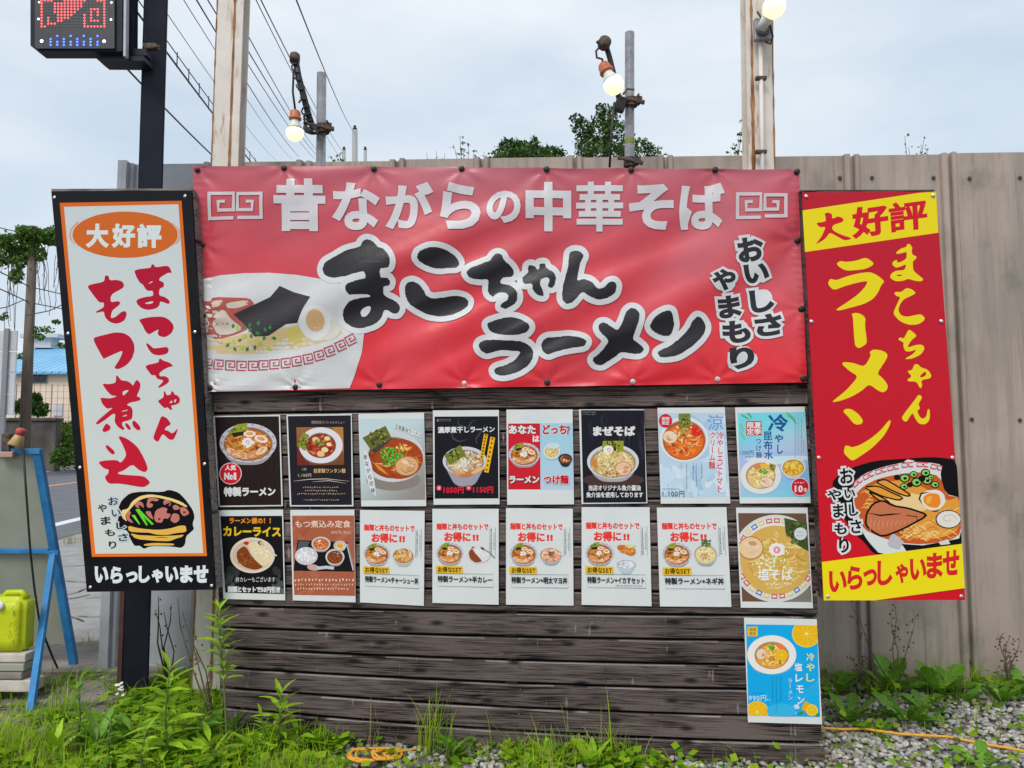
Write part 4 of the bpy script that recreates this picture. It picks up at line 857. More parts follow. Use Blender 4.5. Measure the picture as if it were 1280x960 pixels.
# cut the print along a grid so that it follows the folds of the sheet
bm = bmesh.new()
lay = bm.verts.layers.float_color.new('Col')
vv = []
for (px, py), h, c in zip(bpr.uv, bpr.h, bpr.c):
    v = bm.verts.new((px, py, h * 1000)); v[lay] = c; vv.append(v)
for f in bpr.f:
    if len(set(f)) > 2:
        try: bm.faces.new([vv[i] for i in f])
        except ValueError: pass
for x in np.arange(246, 1008, 5): bmesh.ops.bisect_plane(bm, geom=bm.verts[:] + bm.edges[:] + bm.faces[:], plane_co=(x, 0, 0), plane_no=(1, 0, 0))
for y in np.arange(222, 488, 5): bmesh.ops.bisect_plane(bm, geom=bm.verts[:] + bm.edges[:] + bm.faces[:], plane_co=(0, y, 0), plane_no=(0, 1, 0))
off = wloc(ban)
for v in bm.verts:
    px, py, h = v.co; w_ = onp(px, py, BNP, bn) + bn * (wrinkle(px, py) + h / 1000) - off; v.co = w_
bm.normal_update()
bmesh.ops.reverse_faces(bm, faces=[f for f in bm.faces if f.normal.dot(bn) < 0])
me = bpy.data.meshes.new('lettering'); bm.to_mesh(me); bm.free()
link('lettering', me, 'print_vinyl', ban)
# hem and eyelet pins
pin = MB().lathe((0, 0, 0), bn, [(0, .013), (.004, .013), (.006, .009), (.012, .008), (.013, .003)], 12)
sil = MB().lathe((0, 0, 0), bn, [(0, .011), (.003, .011), (.004, .006), (.007, .005)], 12)
pm = {}
for i, (x, y) in enumerate(EYE):
    p = onp(x, y, BNP, bn) + bn * (wrinkle(x, y) + .002); kind = 'silver' if i in (13, 14, 11) else 'black_vinyl_pin'; src = sil if kind == 'silver' else pin
    if kind not in pm:
        me = bpy.data.meshes.new('eyelet_pin'); me.from_pydata([tuple(v) for v in src.v], [], src.f); pm[kind] = me; link('eyelet_pin', me, kind, ban, p - off)
    else: link('eyelet_pin', pm[kind], None, ban, p - off)
hm = MB(); 
for j in range(0, NX): 
    p, q = bgrid(j, 0), bgrid(j + 1, 0); a, b = onp(*p, BNP, bn) + bn * (wrinkle(*p) - .003), onp(*q, BNP, bn) + bn * (wrinkle(*q) - .003); hm.prism([a, b, b - Vector((0, 0, .008)), a - Vector((0, 0, .008))], -bn * .012)
hm.build('hem', 'red_board', ban); hm = MB()
for j in range(0, NX):
    p, q = bgrid(j, NY), bgrid(j + 1, NY); a, b = onp(*p, BNP, bn) + bn * (wrinkle(*p) - .003), onp(*q, BNP, bn) + bn * (wrinkle(*q) - .003); hm.prism([a, b, b + Vector((0, 0, .008)), a + Vector((0, 0, .008))], -bn * .012)
hm.build('hem', 'red_board', ban)

# ================================================================== LEFT SIGN
LSP = BP + bn * .10
ls = thing('stew_signboard', 'white signboard with orange border and red brush lettering in black frame', 'signboard', onp(188, 738, LSP, bn))
lq = [(64, 239), (239, 238), (268.5, 737), (108.5, 740)]
def board(P, n, quad, th, name, m, parent):
    return MB().prism([onp(x, y, P, n) for x, y in quad], -n * th).build(name, m, parent)
board(LSP, bn, lq, .012, 'panel', 'black_board', ls)
fr = MB()
def batten(q, th): fr.prism([onp(x, y, LSP - bn * .014, bn) for x, y in q], -bn * th)
batten([(64, 236), (239.5, 235.5), (241, 250), (66, 251)], .05); batten([(64.5, 240), (76, 240), (119, 738), (109, 739)], .05); batten([(231, 240), (242, 240), (271, 736), (260, 737)], .05); batten([(109, 725), (268, 723), (268.3, 736), (109, 739)], .045)
fr.build('timber_frame', 'grey_wood', ls)
pr = Print(LSP, bn)
OR, WS, CR = (214, 112, 36), (190, 206, 212), (172, 14, 44)
pr.poly([(74.7, 253.6), (227, 251), (258.7, 695), (115, 696)], lambda x, y: (205 + int((y - 253) * .06), 98 + int((y - 253) * .04), 30))
pr.poly([(80, 258.6), (223, 255.4), (254, 691.3), (119.4, 692)], lambda x, y: (190 + int((y - 255) * .025), 201 + int((y - 255) * .02), 205))
pr.ell(156.5, 293.5, 66, 29, (196, 98, 34), n=40, rot=0)
for k in range(4): pr.line([(156 + (67.5 + k * .9) * math.cos(R(a)), 293.5 + (29 + k * .7) * math.sin(R(a))) for a in range(-38 + k * 9, 32 - k * 3, 6)], .5, (200, 130, 70))
for k in range(3): pr.line([(156 + (67.5 + k * .8) * math.cos(R(a)), 293.5 + (29 + k * .7) * math.sin(R(a))) for a in range(150 + k * 8, 215, 6)], .45, (200, 130, 70))
for ch, x0, x1 in (('大', 107, 136.5), ('好', 139.5, 169), ('評', 171.5, 202)): pr.gbox(ch, x0, 279.5, x1, 310, (202, 214, 216), .05)
E_ = (100, 320, 8); F_ = (100, 400, 8); G_ = (100, 490, 8); H_ = (100, 600, 8)
def crc(x, y): t = min(1, max(0, (y - 330) / 280)); return (int(168 + 26 * t), int(14 + 10 * t), int(48 + 2 * t))
def brush(c, pts, holes=()): pr.poly(T(c, pts), crc, holes=[T(c, h) for h in holes], sm=2)
brush(E_, [(540, 145), (600, 130), (712, 118), (712, 90), (735, 80), (755, 115), (860, 97), (890, 105), (910, 140), (920, 172), (885, 165), (800, 215), (790, 245), (820, 255), (840, 270), (840, 310), (795, 325), (790, 395), (850, 410), (890, 440), (902, 470), (880, 480), (830, 460), (800, 455), (795, 500), (750, 530), (680, 540), (620, 525), (580, 490), (562, 455), (580, 430), (650, 410), (735, 400), (730, 345), (680, 350), (655, 330), (630, 285), (600, 270), (570, 220)], [[(680, 275), (725, 250), (730, 258), (700, 275)], [(640, 475), (700, 455), (735, 452), (730, 470), (690, 482)]])
brush(E_, [(585, 635), (700, 610), (830, 605), (890, 635), (930, 680), (940, 720), (915, 775), (850, 815), (790, 800), (775, 770), (790, 735), (760, 745), (690, 787), (655, 755), (625, 690)])
brush(F_, [(660, 240), (675, 230), (710, 260), (735, 285), (800, 278), (870, 268), (888, 290), (885, 325), (850, 345), (780, 355), (725, 340), (690, 300)])
brush(F_, [(645, 455), (790, 425), (790, 395), (805, 383), (830, 405), (880, 420), (910, 435), (935, 462), (890, 470), (830, 500), (790, 535), (800, 565), (850, 560), (885, 580), (893, 610), (870, 640), (790, 682), (780, 670), (830, 620), (830, 600), (790, 595), (765, 580), (755, 550), (720, 555), (690, 520)])
brush(F_, [(775, 808), (838, 775), (838, 715), (850, 712), (868, 755), (910, 745), (915, 712), (935, 715), (945, 745), (980, 755), (1002, 790), (995, 830), (950, 850), (910, 855), (925, 895), (905, 900), (875, 870), (850, 885), (810, 850)], [[(890, 830), (920, 800), (925, 832)], [(940, 825), (945, 795), (968, 790), (955, 825)]])
brush(G_, [(815, 235), (870, 260), (910, 315), (900, 330), (860, 350), (845, 380), (880, 385), (925, 420), (985, 355), (960, 430), (935, 480), (890, 475), (840, 425), (820, 425), (790, 490), (770, 497), (735, 470), (740, 430), (780, 330)])
brush(E_, [(70, 300), (130, 280), (245, 258), (250, 200), (268, 192), (290, 205), (295, 245), (370, 238), (425, 255), (445, 295), (425, 325), (310, 385), (305, 465), (380, 450), (405, 462), (395, 490), (320, 545), (305, 622), (350, 615), (420, 555), (455, 550), (470, 580), (450, 640), (400, 670), (350, 678), (290, 655), (250, 610), (240, 550), (165, 570), (160, 555), (240, 515), (240, 462), (195, 468), (130, 385)])
brush(F_, [(125, 180), (220, 155), (350, 122), (440, 130), (500, 165), (540, 230), (548, 300), (525, 380), (470, 450), (390, 492), (345, 485), (350, 465), (400, 390), (435, 300), (330, 345), (245, 385), (235, 388), (180, 290)])
brush(F_, [(220, 635), (290, 642), (360, 628), (362, 560), (375, 552), (412, 605), (470, 608), (515, 635), (530, 662), (560, 600), (585, 605), (607, 640), (600, 690), (565, 765), (600, 772), (607, 800), (560, 815), (500, 825), (465, 850), (510, 865), (528, 900), (525, 980), (500, 1000), (420, 1020), (425, 1060), (450, 1085), (430, 1103), (375, 1065), (345, 1015), (355, 950), (340, 930), (250, 1000), (180, 1045), (155, 1038), (190, 995), (290, 910), (335, 875), (270, 890), (225, 840), (203, 780), (225, 778), (300, 785), (362, 768), (365, 758), (320, 758), (270, 710)], [[(425, 710), (500, 695), (430, 765)], [(415, 910), (480, 895), (478, 905), (420, 918)], [(425, 960), (470, 945), (472, 958), (430, 968)]])
for q in ([(265, 310), (310, 345), (300, 380), (250, 402), (222, 390), (240, 345)], [(450, 310), (475, 312), (515, 365), (495, 382), (460, 350)], [(520, 300), (545, 282), (600, 340), (607, 375), (580, 385), (535, 350)], [(255, 540), (275, 527), (345, 590), (350, 615), (325, 628), (275, 580)],
          [(385, 450), (405, 440), (480, 470), (580, 550), (650, 680), (680, 760), (665, 795), (640, 800), (590, 780), (525, 720), (430, 790), (385, 800), (380, 820), (470, 830), (640, 840), (690, 885), (702, 912), (640, 955), (520, 935), (400, 915), (285, 918), (245, 850), (285, 815), (290, 775), (240, 765), (180, 702), (240, 685), (370, 678), (410, 712), (470, 630), (430, 530)]): brush(G_, q)
# stew bowl drawing
pr.crop(*H_)
pr.poly([(385, 275), (420, 200), (500, 130), (620, 115), (830, 120), (890, 95), (990, 125), (1060, 200), (1130, 300), (1148, 370), (1125, 440), (1142, 490), (1110, 520), (1062, 560), (1050, 650), (1010, 680), (930, 665), (760, 660), (690, 665), (640, 690), (600, 655), (545, 660), (500, 580), (470, 500), (420, 500), (370, 440), (390, 350)], (12, 10, 16), sm=1)
pr.poly([(415, 300), (480, 290), (520, 215), (600, 160), (700, 142), (800, 155), (930, 185), (1020, 220), (1080, 265), (1060, 272), (980, 235), (900, 205), (800, 180), (730, 170), (650, 180), (580, 210), (530, 260), (480, 320), (450, 360), (475, 420), (420, 375)], (226, 206, 128), sm=1)
for q in ([(550, 230), (600, 210), (635, 235), (640, 285), (610, 255), (580, 250), (600, 280), (555, 270)], [(680, 180), (740, 175), (795, 195), (770, 215), (720, 205), (690, 230), (735, 235), (725, 270), (690, 280), (665, 260)], [(760, 300), (830, 270), (880, 285), (860, 330), (915, 340), (880, 390), (840, 380), (820, 430), (755, 420), (740, 370)], [(830, 215), (870, 190), (915, 230), (900, 265), (875, 230), (845, 255)], [(925, 260), (960, 245), (1000, 270), (990, 295), (940, 300)], [(1000, 270), (1060, 275), (1100, 335), (1040, 365), (1005, 330)], [(900, 400), (930, 330), (990, 340), (1000, 400), (950, 435)], [(455, 340), (490, 310), (515, 320), (490, 370), (540, 430), (500, 420), (465, 390)], [(650, 315), (705, 310), (720, 350), (740, 400), (690, 370)]): pr.poly(q, (190, 116, 106), sm=1)
for x, y in ((795, 390), (1045, 322), (730, 232), (890, 238)): pr.ell(x, y, 14, 9, (40, 18, 20), n=8)
pr.poly([(555, 295), (590, 285), (740, 440), (720, 450), (640, 370), (680, 450), (665, 455), (600, 360)], (96, 210, 42)); pr.poly([(515, 350), (550, 350), (605, 445), (590, 440), (545, 385)], (120, 220, 60))
pr.poly([(480, 455), (600, 485), (780, 500), (900, 485), (1000, 455), (1060, 455), (1068, 520), (960, 530), (870, 550), (760, 545), (690, 525), (610, 525), (490, 515)], (222, 178, 78), sm=1)
pr.poly([(500, 530), (580, 550), (690, 555), (760, 560), (960, 555), (1045, 545), (1020, 570), (960, 585), (900, 612), (760, 608), (560, 590)], (222, 178, 78), sm=1); pr.line([(745, 578), (820, 572), (888, 578)], 8, (30, 24, 20), taper=True)
pr.poly([(640, 640), (740, 628), (945, 635), (940, 655), (740, 655), (645, 658)], (222, 178, 78), sm=1)
for ch, x0, y0, x1, y1, hl in [('お', 285, 170, 385, 250, 1), ('い', 320, 295, 410, 365, 1), ('し', 365, 420, 462, 490, 1), ('さ', 385, 535, 485, 610, 1), ('や', 180, 240, 270, 320, 0), ('ま', 210, 365, 310, 445, 0), ('も', 250, 490, 350, 560, 0), ('り', 290, 610, 365, 685, 0)]:
    if hl: pr.gbox(ch, x0 - 12, y0 - 12, x1 + 12, y1 + 12, (186, 204, 210), .11, rot=-6)
    pr.gbox(ch, x0, y0, x1, y1, (18, 24, 50), .022, rot=-6)
pr.crop(60, 570, 5.333)
for ch, x0, x1, y0, y1 in [('い', 312, 405, 735, 845), ('ら', 418, 500, 735, 848), ('っ', 520, 600, 770, 845), ('し', 605, 682, 732, 845), ('ゃ', 692, 768, 752, 845), ('い', 782, 872, 735, 842), ('ま', 882, 968, 730, 845), ('せ', 972, 1070, 728, 845)]: pr.gbox(ch, x0, y0, x1, y1, (214, 224, 228), .06)
pr.build('lettering', 'print_board', ls)
stud = MB().lathe((0, 0, 0), bn, [(0, .0075), (.003, .007), (.005, .003)], 10); stm = None
def studs(pts, P, parent, z=.001):
    global stm
    for x, y in pts:
        p = onp(x, y, P, bn) + bn * z
        if stm is None: stm = bpy.data.meshes.new('screw'); stm.from_pydata([tuple(v) for v in stud.v], [], stud.f); link('screw', stm, 'silver', parent, p - wloc(parent))
        else: link('screw', stm, None, parent, p - wloc(parent))
studs([(68.5, 247), (231.7, 245.3), (85.5, 417), (244, 415), (100.3, 584.5), (256, 580), (113.3, 734), (264.8, 732)], LSP, ls)

# ================================================================== RIGHT SIGN
RSP = BP + bn * .09
rs = thing('ramen_signboard', 'red and yellow signboard with ramen bowl picture beside the fence', 'signboard', onp(1118, 750, RSP, bn))
rq = [(1002.5, 240.5), (1170, 239.5), (1206.5, 750), (1029.5, 750.5)]
board(RSP, bn, rq, .008, 'panel', 'red_board', rs)
fr = MB()
for q in ([(1000.5, 237.5), (1168, 237), (1168.5, 250), (1001, 250)], [(1000.5, 240), (1012, 240), (1040, 748), (1027, 748)], [(1158, 242), (1168, 242), (1203, 747), (1193, 747)], [(1030, 738), (1203, 737), (1203, 747), (1030, 748)]): fr.prism([onp(x, y, RSP - bn * .010, bn) for x, y in q], -bn * .045)
fr.build('timber_frame', 'dark_wood', rs)
pr = Print(RSP, bn)
YE, RD = (222, 206, 30), (196, 26, 46)
def rdc(x, y): t = min(1, max(0, (y - 240) / 300)); return (int(176 + 24 * t), int(32 - 12 * t), int(50 - 14 * t))
pr.poly([(x, y) for x, y in rq], rdc)
pr.crop(990, 220, 5.333); pr.poly([(70, 230), (850, 112), (960, 106), (976, 378), (86, 507)], YE)
K_ = (1000, 240, 7.111); N_ = (1020, 320, 8); O_ = (1030, 420, 8); Q_ = (1030, 490, 8); U_ = (990, 400, 5.333)
pr.crop(0, 0, 1)
pr.poly(T(K_, [(140, 275), (200, 268), (230, 258), (225, 210), (215, 195), (245, 180), (285, 195), (285, 240), (340, 215), (385, 235), (385, 265), (290, 295), (285, 335), (350, 375), (460, 410), (440, 425), (390, 430), (320, 390), (265, 360), (230, 410), (190, 440), (135, 467), (190, 400), (230, 310), (175, 315)]), RD, sm=1)
pr.crop(*K_); pr.gbox('好', 455, 120, 785, 400, RD, .042, rot=-3, skew=.10); pr.gbox('評', 790, 78, 1130, 345, RD, .030, rot=-3, skew=.08); pr.crop(0, 0, 1)
for c, q, hl in [(N_, [(205, 75), (240, 50), (300, 60), (400, 48), (500, 12), (585, 75), (540, 110), (470, 135), (300, 150), (225, 105)], ()),
    (N_, [(115, 280), (140, 225), (200, 245), (300, 205), (430, 172), (540, 160), (610, 190), (688, 255), (655, 285), (620, 365), (570, 430), (480, 480), (350, 515), (240, 545), (190, 540), (300, 470), (420, 385), (490, 310), (520, 250), (440, 260), (290, 300), (175, 345)], ()),
    (N_, [(352, 580), (400, 567), (460, 585), (495, 620), (488, 700), (510, 860), (490, 890), (430, 925), (390, 900), (380, 800), (368, 600)], ()),
    (O_, [(455, 160), (490, 135), (560, 140), (620, 165), (638, 200), (600, 270), (528, 375), (590, 425), (638, 490), (630, 540), (590, 565), (545, 550), (450, 480), (380, 545), (280, 605), (160, 650), (75, 662), (120, 625), (220, 545), (345, 405), (260, 355), (175, 280), (195, 260), (290, 268), (405, 310), (470, 195)], ()),
    (O_, [(188, 755), (215, 728), (270, 730), (340, 775), (392, 845), (375, 880), (325, 887), (290, 870), (240, 805)], ()),
    (Q_, [(210, 535), (245, 538), (280, 555), (360, 530), (460, 470), (560, 390), (650, 280), (668, 290), (650, 350), (590, 450), (480, 560), (380, 630), (290, 688), (260, 675), (195, 610)], ()),
    (K_, [(850, 540), (900, 500), (945, 490), (950, 465), (975, 460), (1000, 500), (990, 520), (1000, 560), (1040, 575), (1020, 605), (1000, 615), (1005, 700), (1060, 745), (1097, 775), (1080, 795), (1020, 790), (960, 770), (920, 790), (850, 795), (800, 765), (805, 730), (850, 700), (930, 695), (945, 640), (890, 665), (850, 675), (815, 640), (835, 610), (865, 605), (860, 630), (900, 620), (945, 595), (950, 530), (900, 545), (865, 552)], [[(850, 740), (890, 733), (915, 740), (880, 750)]]),
    (N_, [(780, 370), (800, 358), (850, 362), (905, 318), (960, 335), (1000, 370), (960, 395), (880, 430), (840, 480), (820, 540), (845, 590), (900, 610), (1000, 590), (1050, 582), (1090, 620), (1075, 650), (1020, 685), (930, 690), (840, 655), (780, 590), (775, 560), (810, 480), (845, 410), (800, 400)], ()),
    (U_, [(705, 130), (720, 115), (745, 125), (765, 85), (780, 60), (835, 105), (800, 130), (775, 165), (770, 185), (830, 165), (870, 165), (885, 190), (860, 230), (800, 258), (745, 262), (810, 225), (830, 195), (790, 210), (755, 210), (740, 170), (745, 150)], ()),
    (U_, [(765, 340), (800, 335), (815, 295), (840, 295), (860, 318), (905, 330), (930, 370), (920, 390), (860, 400), (868, 440), (855, 460), (830, 410), (780, 410), (765, 400), (800, 375)], [[(850, 375), (880, 345), (895, 350), (890, 372), (860, 385)]]),
    (U_, [(845, 495), (870, 515), (840, 560), (855, 590), (832, 605), (850, 645), (870, 660), (895, 645), (905, 590), (918, 600), (918, 665), (890, 695), (850, 695), (822, 660), (805, 620), (790, 635), (760, 685), (728, 655), (750, 620), (820, 530)], ())]:
    pr.poly(T(c, q), YE, holes=[T(c, h) for h in hl], sm=2)
# bowl picture
W_ = (1020, 570, 6.737); pr.crop(*W_); pr.clip = [(0, -50), (1178, -50), (1228, 745), (48, 890)]
BLK = (14, 12, 14)
pr.poly([(130, 225), (200, 150), (320, 90), (500, 38), (750, 22), (960, 8), (1100, 18), (1180, 40), (1240, 350), (1240, 760), (540, 830), (480, 820), (400, 720), (350, 680), (270, 590), (215, 470), (170, 330)], BLK, sm=1)
pr.poly([(770, 28), (830, 40), (800, 60), (740, 50)], (206, 214, 216)); 
pr.poly([(310, 240), (400, 150), (560, 92), (760, 48), (960, 55), (1062, 75), (1045, 170), (1090, 320), (1215, 350), (1225, 690), (1110, 745), (780, 800), (545, 835), (440, 720), (390, 640), (330, 500), (310, 380)], (204, 212, 214), sm=1)
pr.poly([(325, 330), (400, 250), (520, 190), (700, 150), (900, 135), (1045, 170), (1095, 330), (1225, 350), (1225, 650), (1120, 715), (900, 745), (700, 730), (560, 690), (400, 620), (360, 500), (320, 400)], (190, 88, 36), sm=1)
pr.poly([(640, 640), (740, 722), (700, 790), (620, 770), (600, 740)], (176, 180, 186)); pr.poly([(720, 740), (900, 752), (1100, 715), (1225, 690), (1225, 745), (760, 800)], BLK)
pr.poly([(1030, 725), (1110, 700), (1130, 740), (1050, 750)], (200, 208, 210))
pr.poly([(380, 300), (520, 220), (760, 200), (900, 260), (1100, 380), (1210, 340), (1210, 620), (1060, 690), (860, 700), (720, 660), (800, 560), (900, 500), (780, 440), (600, 380)], (214, 150, 60), sm=1)
for k in range(46):
    x = random.uniform(740, 1150); y = random.uniform(560, 690) if x < 1000 else random.uniform(400, 690); pr.line([(x + 50 * t * (1 if k % 2 else -1), y + 26 * math.sin(t * 2 + k)) for t in (-1.5, -.8, 0, .8, 1.5)], 9, random.choice([(236, 196, 116), (228, 176, 86), (200, 120, 46), (240, 206, 136)]), taper=True, keep=True); pr.z += 4e-6
for k in range(16):
    x = random.uniform(370, 460); y = random.uniform(300, 470); pr.line([(x, y), (x + 30, y - 16), (x + 70, y - 6)], 8, (232, 180, 90), taper=True, keep=True); pr.z += 4e-6
pr.up()
pr.poly([(560, 360), (800, 310), (880, 330), (960, 440), (880, 470), (700, 430)], (222, 196, 140), sm=1)
def inked(q, col, wd=14, sm=1):
    pr.poly(q, col, sm=sm); s_ = smooth_loop(q, sm); pr.line(s_, wd, BLK, closed=True)
for q in ([(400, 262), (520, 250), (640, 310), (735, 350), (700, 375), (560, 340), (470, 300)], [(500, 215), (580, 195), (660, 240), (740, 290), (800, 330), (760, 340), (660, 300), (560, 250)], [(430, 290), (540, 340), (620, 390), (600, 400), (520, 370)]): inked(q, (216, 150, 58), 12)
inked([(425, 480), (480, 400), (560, 372), (650, 420), (780, 440), (870, 470), (928, 492), (905, 520), (850, 550), (720, 620), (560, 680), (480, 640), (415, 580)], (188, 112, 76), 16)
for k in range(10): x = 470 + k * 36; pr.line([(x, 520 + k * 2), (x - 20, 580), (x - 10, 640 - k * 9)], 14, (204, 132, 96), taper=True)
pr.line([(440, 480), (540, 500), (640, 490), (715, 485)], 14, BLK, taper=True); pr.line([(760, 500), (850, 510), (850, 545)], 7, BLK)
pr.poly([(870, 330), (930, 290), (1020, 280), (1080, 320), (1090, 390), (1040, 450), (960, 460), (900, 420)], (214, 214, 206), sm=2); pr.line([(890, 400), (868, 360), (885, 315), (950, 305)], 14, BLK, taper=True)
pr.poly([(900, 340), (960, 310), (1035, 320), (1052, 390), (1020, 440), (950, 430), (905, 390)], (228, 130, 34), sm=2); pr.poly([(925, 350), (980, 330), (960, 400), (930, 400)], (240, 170, 70), sm=1); pr.line([(970, 465), (1010, 465), (1040, 450)], 10, BLK, taper=True)
pr.ell(1112, 532, 108, 78, BLK); pr.ell(1114, 532, 100, 70, (214, 214, 206)); pr.line([(1114 + (10 + 7 * t) * math.cos(t * .7), 532 + (7 + 4.5 * t) * math.sin(t * .7)) for t in range(10)], 6, (176, 176, 172))
for (x, y, r, fil) in [(680, 180, 26, 0), (745, 185, 44, 1), (820, 155, 34, 1), (920, 140, 40, 1), (740, 255, 34, 1), (845, 220, 46, 1), (935, 205, 44, 1), (1000, 240, 36, 1), (890, 190, 30, 0), (965, 180, 26, 1), (790, 240, 26, 0)]:
    pr.ell(x, y, r, r * .85, BLK, n=16)
    if fil: pr.ell(x, y, r * .78, r * .62, (132, 196, 96), n=14); pr.ell(x + 4, y + 3, r * .36, r * .28, BLK, n=10)
for (x, y, r) in [(345, 222, -40), (440, 165, -28), (545, 125, -18), (648, 98, -12), (768, 75, -5), (895, 72, 3), (1012, 95, 12)]:
    c, d = math.cos(R(r)), math.sin(R(r)); P_ = [(48, -18), (-46, -18), (-46, 16), (-2, 16), (-2, -2), (12, -2), (12, 16), (48, 16)] 
    pr.line([(x + a * c - b * d, y + a * d + b * c) for a, b in P_], 8, (206, 70, 84))
pr.clip = None
for ch, x0, y0, x1, y1 in [('お', 200, 100, 315, 232), ('い', 238, 280, 328, 355), ('し', 275, 405, 355, 505), ('さ', 290, 535, 382, 650), ('や', 92, 280, 212, 372), ('ま', 142, 405, 232, 518), ('も', 152, 562, 256, 660), ('り', 192, 690, 275, 815)]:
    pr.gbox(ch, x0 - 18, y0 - 18, x1 + 18, y1 + 18, (206, 214, 216), .13, rot=-4); pr.gbox(ch, x0, y0, x1, y1, BLK, .03, rot=-4)
pr.crop(1020, 660, 6.4); pr.poly([(45, 271), (1165, 126), (1188, 480), (470, 578), (60, 578)], (228, 212, 24))
for ch, x0, y0, x1, y1 in [('い', 100, 340, 245, 512), ('ら', 248, 300, 370, 492), ('っ', 375, 328, 485, 462), ('し', 487, 258, 610, 458), ('ゃ', 632, 282, 735, 442), ('い', 747, 243, 882, 414), ('ま', 882, 198, 1012, 402), ('せ', 1010, 175, 1143, 378)]: pr.gbox(ch, x0, y0, x1, y1, (204, 34, 40), .045, skew=.06)
pr.build('lettering', 'print_board', rs)
studs([(1007.5, 245.7), (1166, 244.5), (1014, 402), (1176, 401.7), (1023.3, 572), (1190, 572), (1034.5, 745.5), (1201, 745)], RSP, rs, .0025)
#@@POSTERS
# ================================================================== MENU POSTERS
PSP = BP + bn * .0125
def clampq(q): return q
def noodles(pr, cx, cy, rx, ry, n, cols, wd):
    for k in range(n):
        a = random.uniform(0, 6.28); d = .95 * random.random() ** .5; x = cx + rx * d * math.cos(a); y = cy + ry * d * math.sin(a); t = random.uniform(0, 3.14); l = rx * random.uniform(.15, .3)
        pr.line([(x - l * math.cos(t), y - l * math.sin(t) * .6), (x + l * .2 * math.sin(t), y + l * .2), (x + l * math.cos(t), y + l * math.sin(t) * .6)], wd, random.choice(cols), keep=True, taper=True); pr.z += 3e-6
    pr.up()
def bits(pr, cx, cy, rx, ry, n, cols, r, sides=6):
    for k in range(n):
        a = random.uniform(0, 6.28); d = random.uniform(0, 1) ** .6; pr.ell(cx + rx * d * math.cos(a), cy + ry * d * math.sin(a), r * random.uniform(.6, 1.3), r * random.uniform(.4, .9), random.choice(cols), random.uniform(0, 180), n=sides, keep=True); pr.z += 3e-6
    pr.up()
def egg(pr, x, y, rx, ry, rot=0): pr.ell(x, y, rx, ry, (226, 218, 206), rot); pr.ell(x, y - ry * .1, rx * .58, ry * .5, (224, 136, 52), rot); pr.ell(x - rx * .1, y - ry * .2, rx * .25, ry * .2, (240, 176, 96), rot)
def chashu(pr, x, y, rx, ry, rot=0, c=(206, 160, 120)):
    pr.ell(x, y, rx, ry, (176, 116, 76), rot); pr.ell(x, y, rx * .92, ry * .9, c, rot)
    for k in range(5): a = random.uniform(0, 6.28); pr.ell(x + rx * .4 * math.cos(a), y + ry * .4 * math.sin(a), rx * .34, ry * .2, random.choice([(228, 200, 176), (196, 142, 104), (222, 186, 150)]), random.uniform(-30, 40) + rot, n=10)
def naruto(pr, x, y, r):
    pr.poly([(x + r * (1 + .16 * (i % 2)) * math.cos(i * math.pi / 10), y + r * .85 * (1 + .16 * (i % 2)) * math.sin(i * math.pi / 10)) for i in range(20)], (232, 226, 220)); pr.line([(x + r * .5 * t / 9 * math.cos(t * .8), y + r * .42 * t / 9 * math.sin(t * .8)) for t in range(2, 11)], r * .16, (214, 128, 170))
def nori(pr, q, c=(92, 104, 36)):
    pr.poly(q, c); cx = sum(p[0] for p in q) / len(q); cy = sum(p[1] for p in q) / len(q); s_ = math.hypot(q[0][0] - cx, q[0][1] - cy)
    bits(pr, cx, cy, s_ * .6, s_ * .55, 34, [(46, 56, 22), (140, 148, 60), (34, 42, 20), (160, 164, 84), (70, 80, 30)], s_ * .12)
def bowlbase(pr, cx, cy, rx, ry, rim=(206, 206, 204), soup=(196, 120, 50), k=.85, body=.35, dy=.04, sh=(120, 116, 114)):
    pr.poly([(cx - rx * .98, cy), (cx + rx * .98, cy), (cx + rx * .78, cy + ry * .75), (cx + rx * .42, cy + ry * (1 + body)), (cx - rx * .42, cy + ry * (1 + body)), (cx - rx * .78, cy + ry * .75)], sh, sm=2)
    pr.ell(cx, cy, rx, ry, rim, n=36); pr.ell(cx, cy + ry * dy, rx * (k + .03), ry * (k + .03), tuple(int(v * .72) for v in rim), n=34); pr.ell(cx, cy + ry * (dy + .02), rx * k, ry * k, tuple(int(v * .78) for v in soup), n=34); pr.ell(cx, cy + ry * (dy + .05), rx * k * .93, ry * k * .92, soup, n=34)
    bits(pr, cx, cy + ry * dy, rx * k * .88, ry * k * .88, 46, [tuple(int(v * .7) for v in soup), tuple(min(250, int(v * 1.25)) for v in soup), tuple(min(250, int(v * 1.12 + 14)) for v in soup), tuple(int(v * .86) for v in soup)], rx * .09)
    for q in range(3): a_ = random.uniform(3.6, 5.6); pr.ell(cx + rx * k * .7 * math.cos(a_), cy + ry * k * .7 * math.sin(a_), rx * .07, ry * .03, (244, 240, 232), random.uniform(-30, 30), n=8)
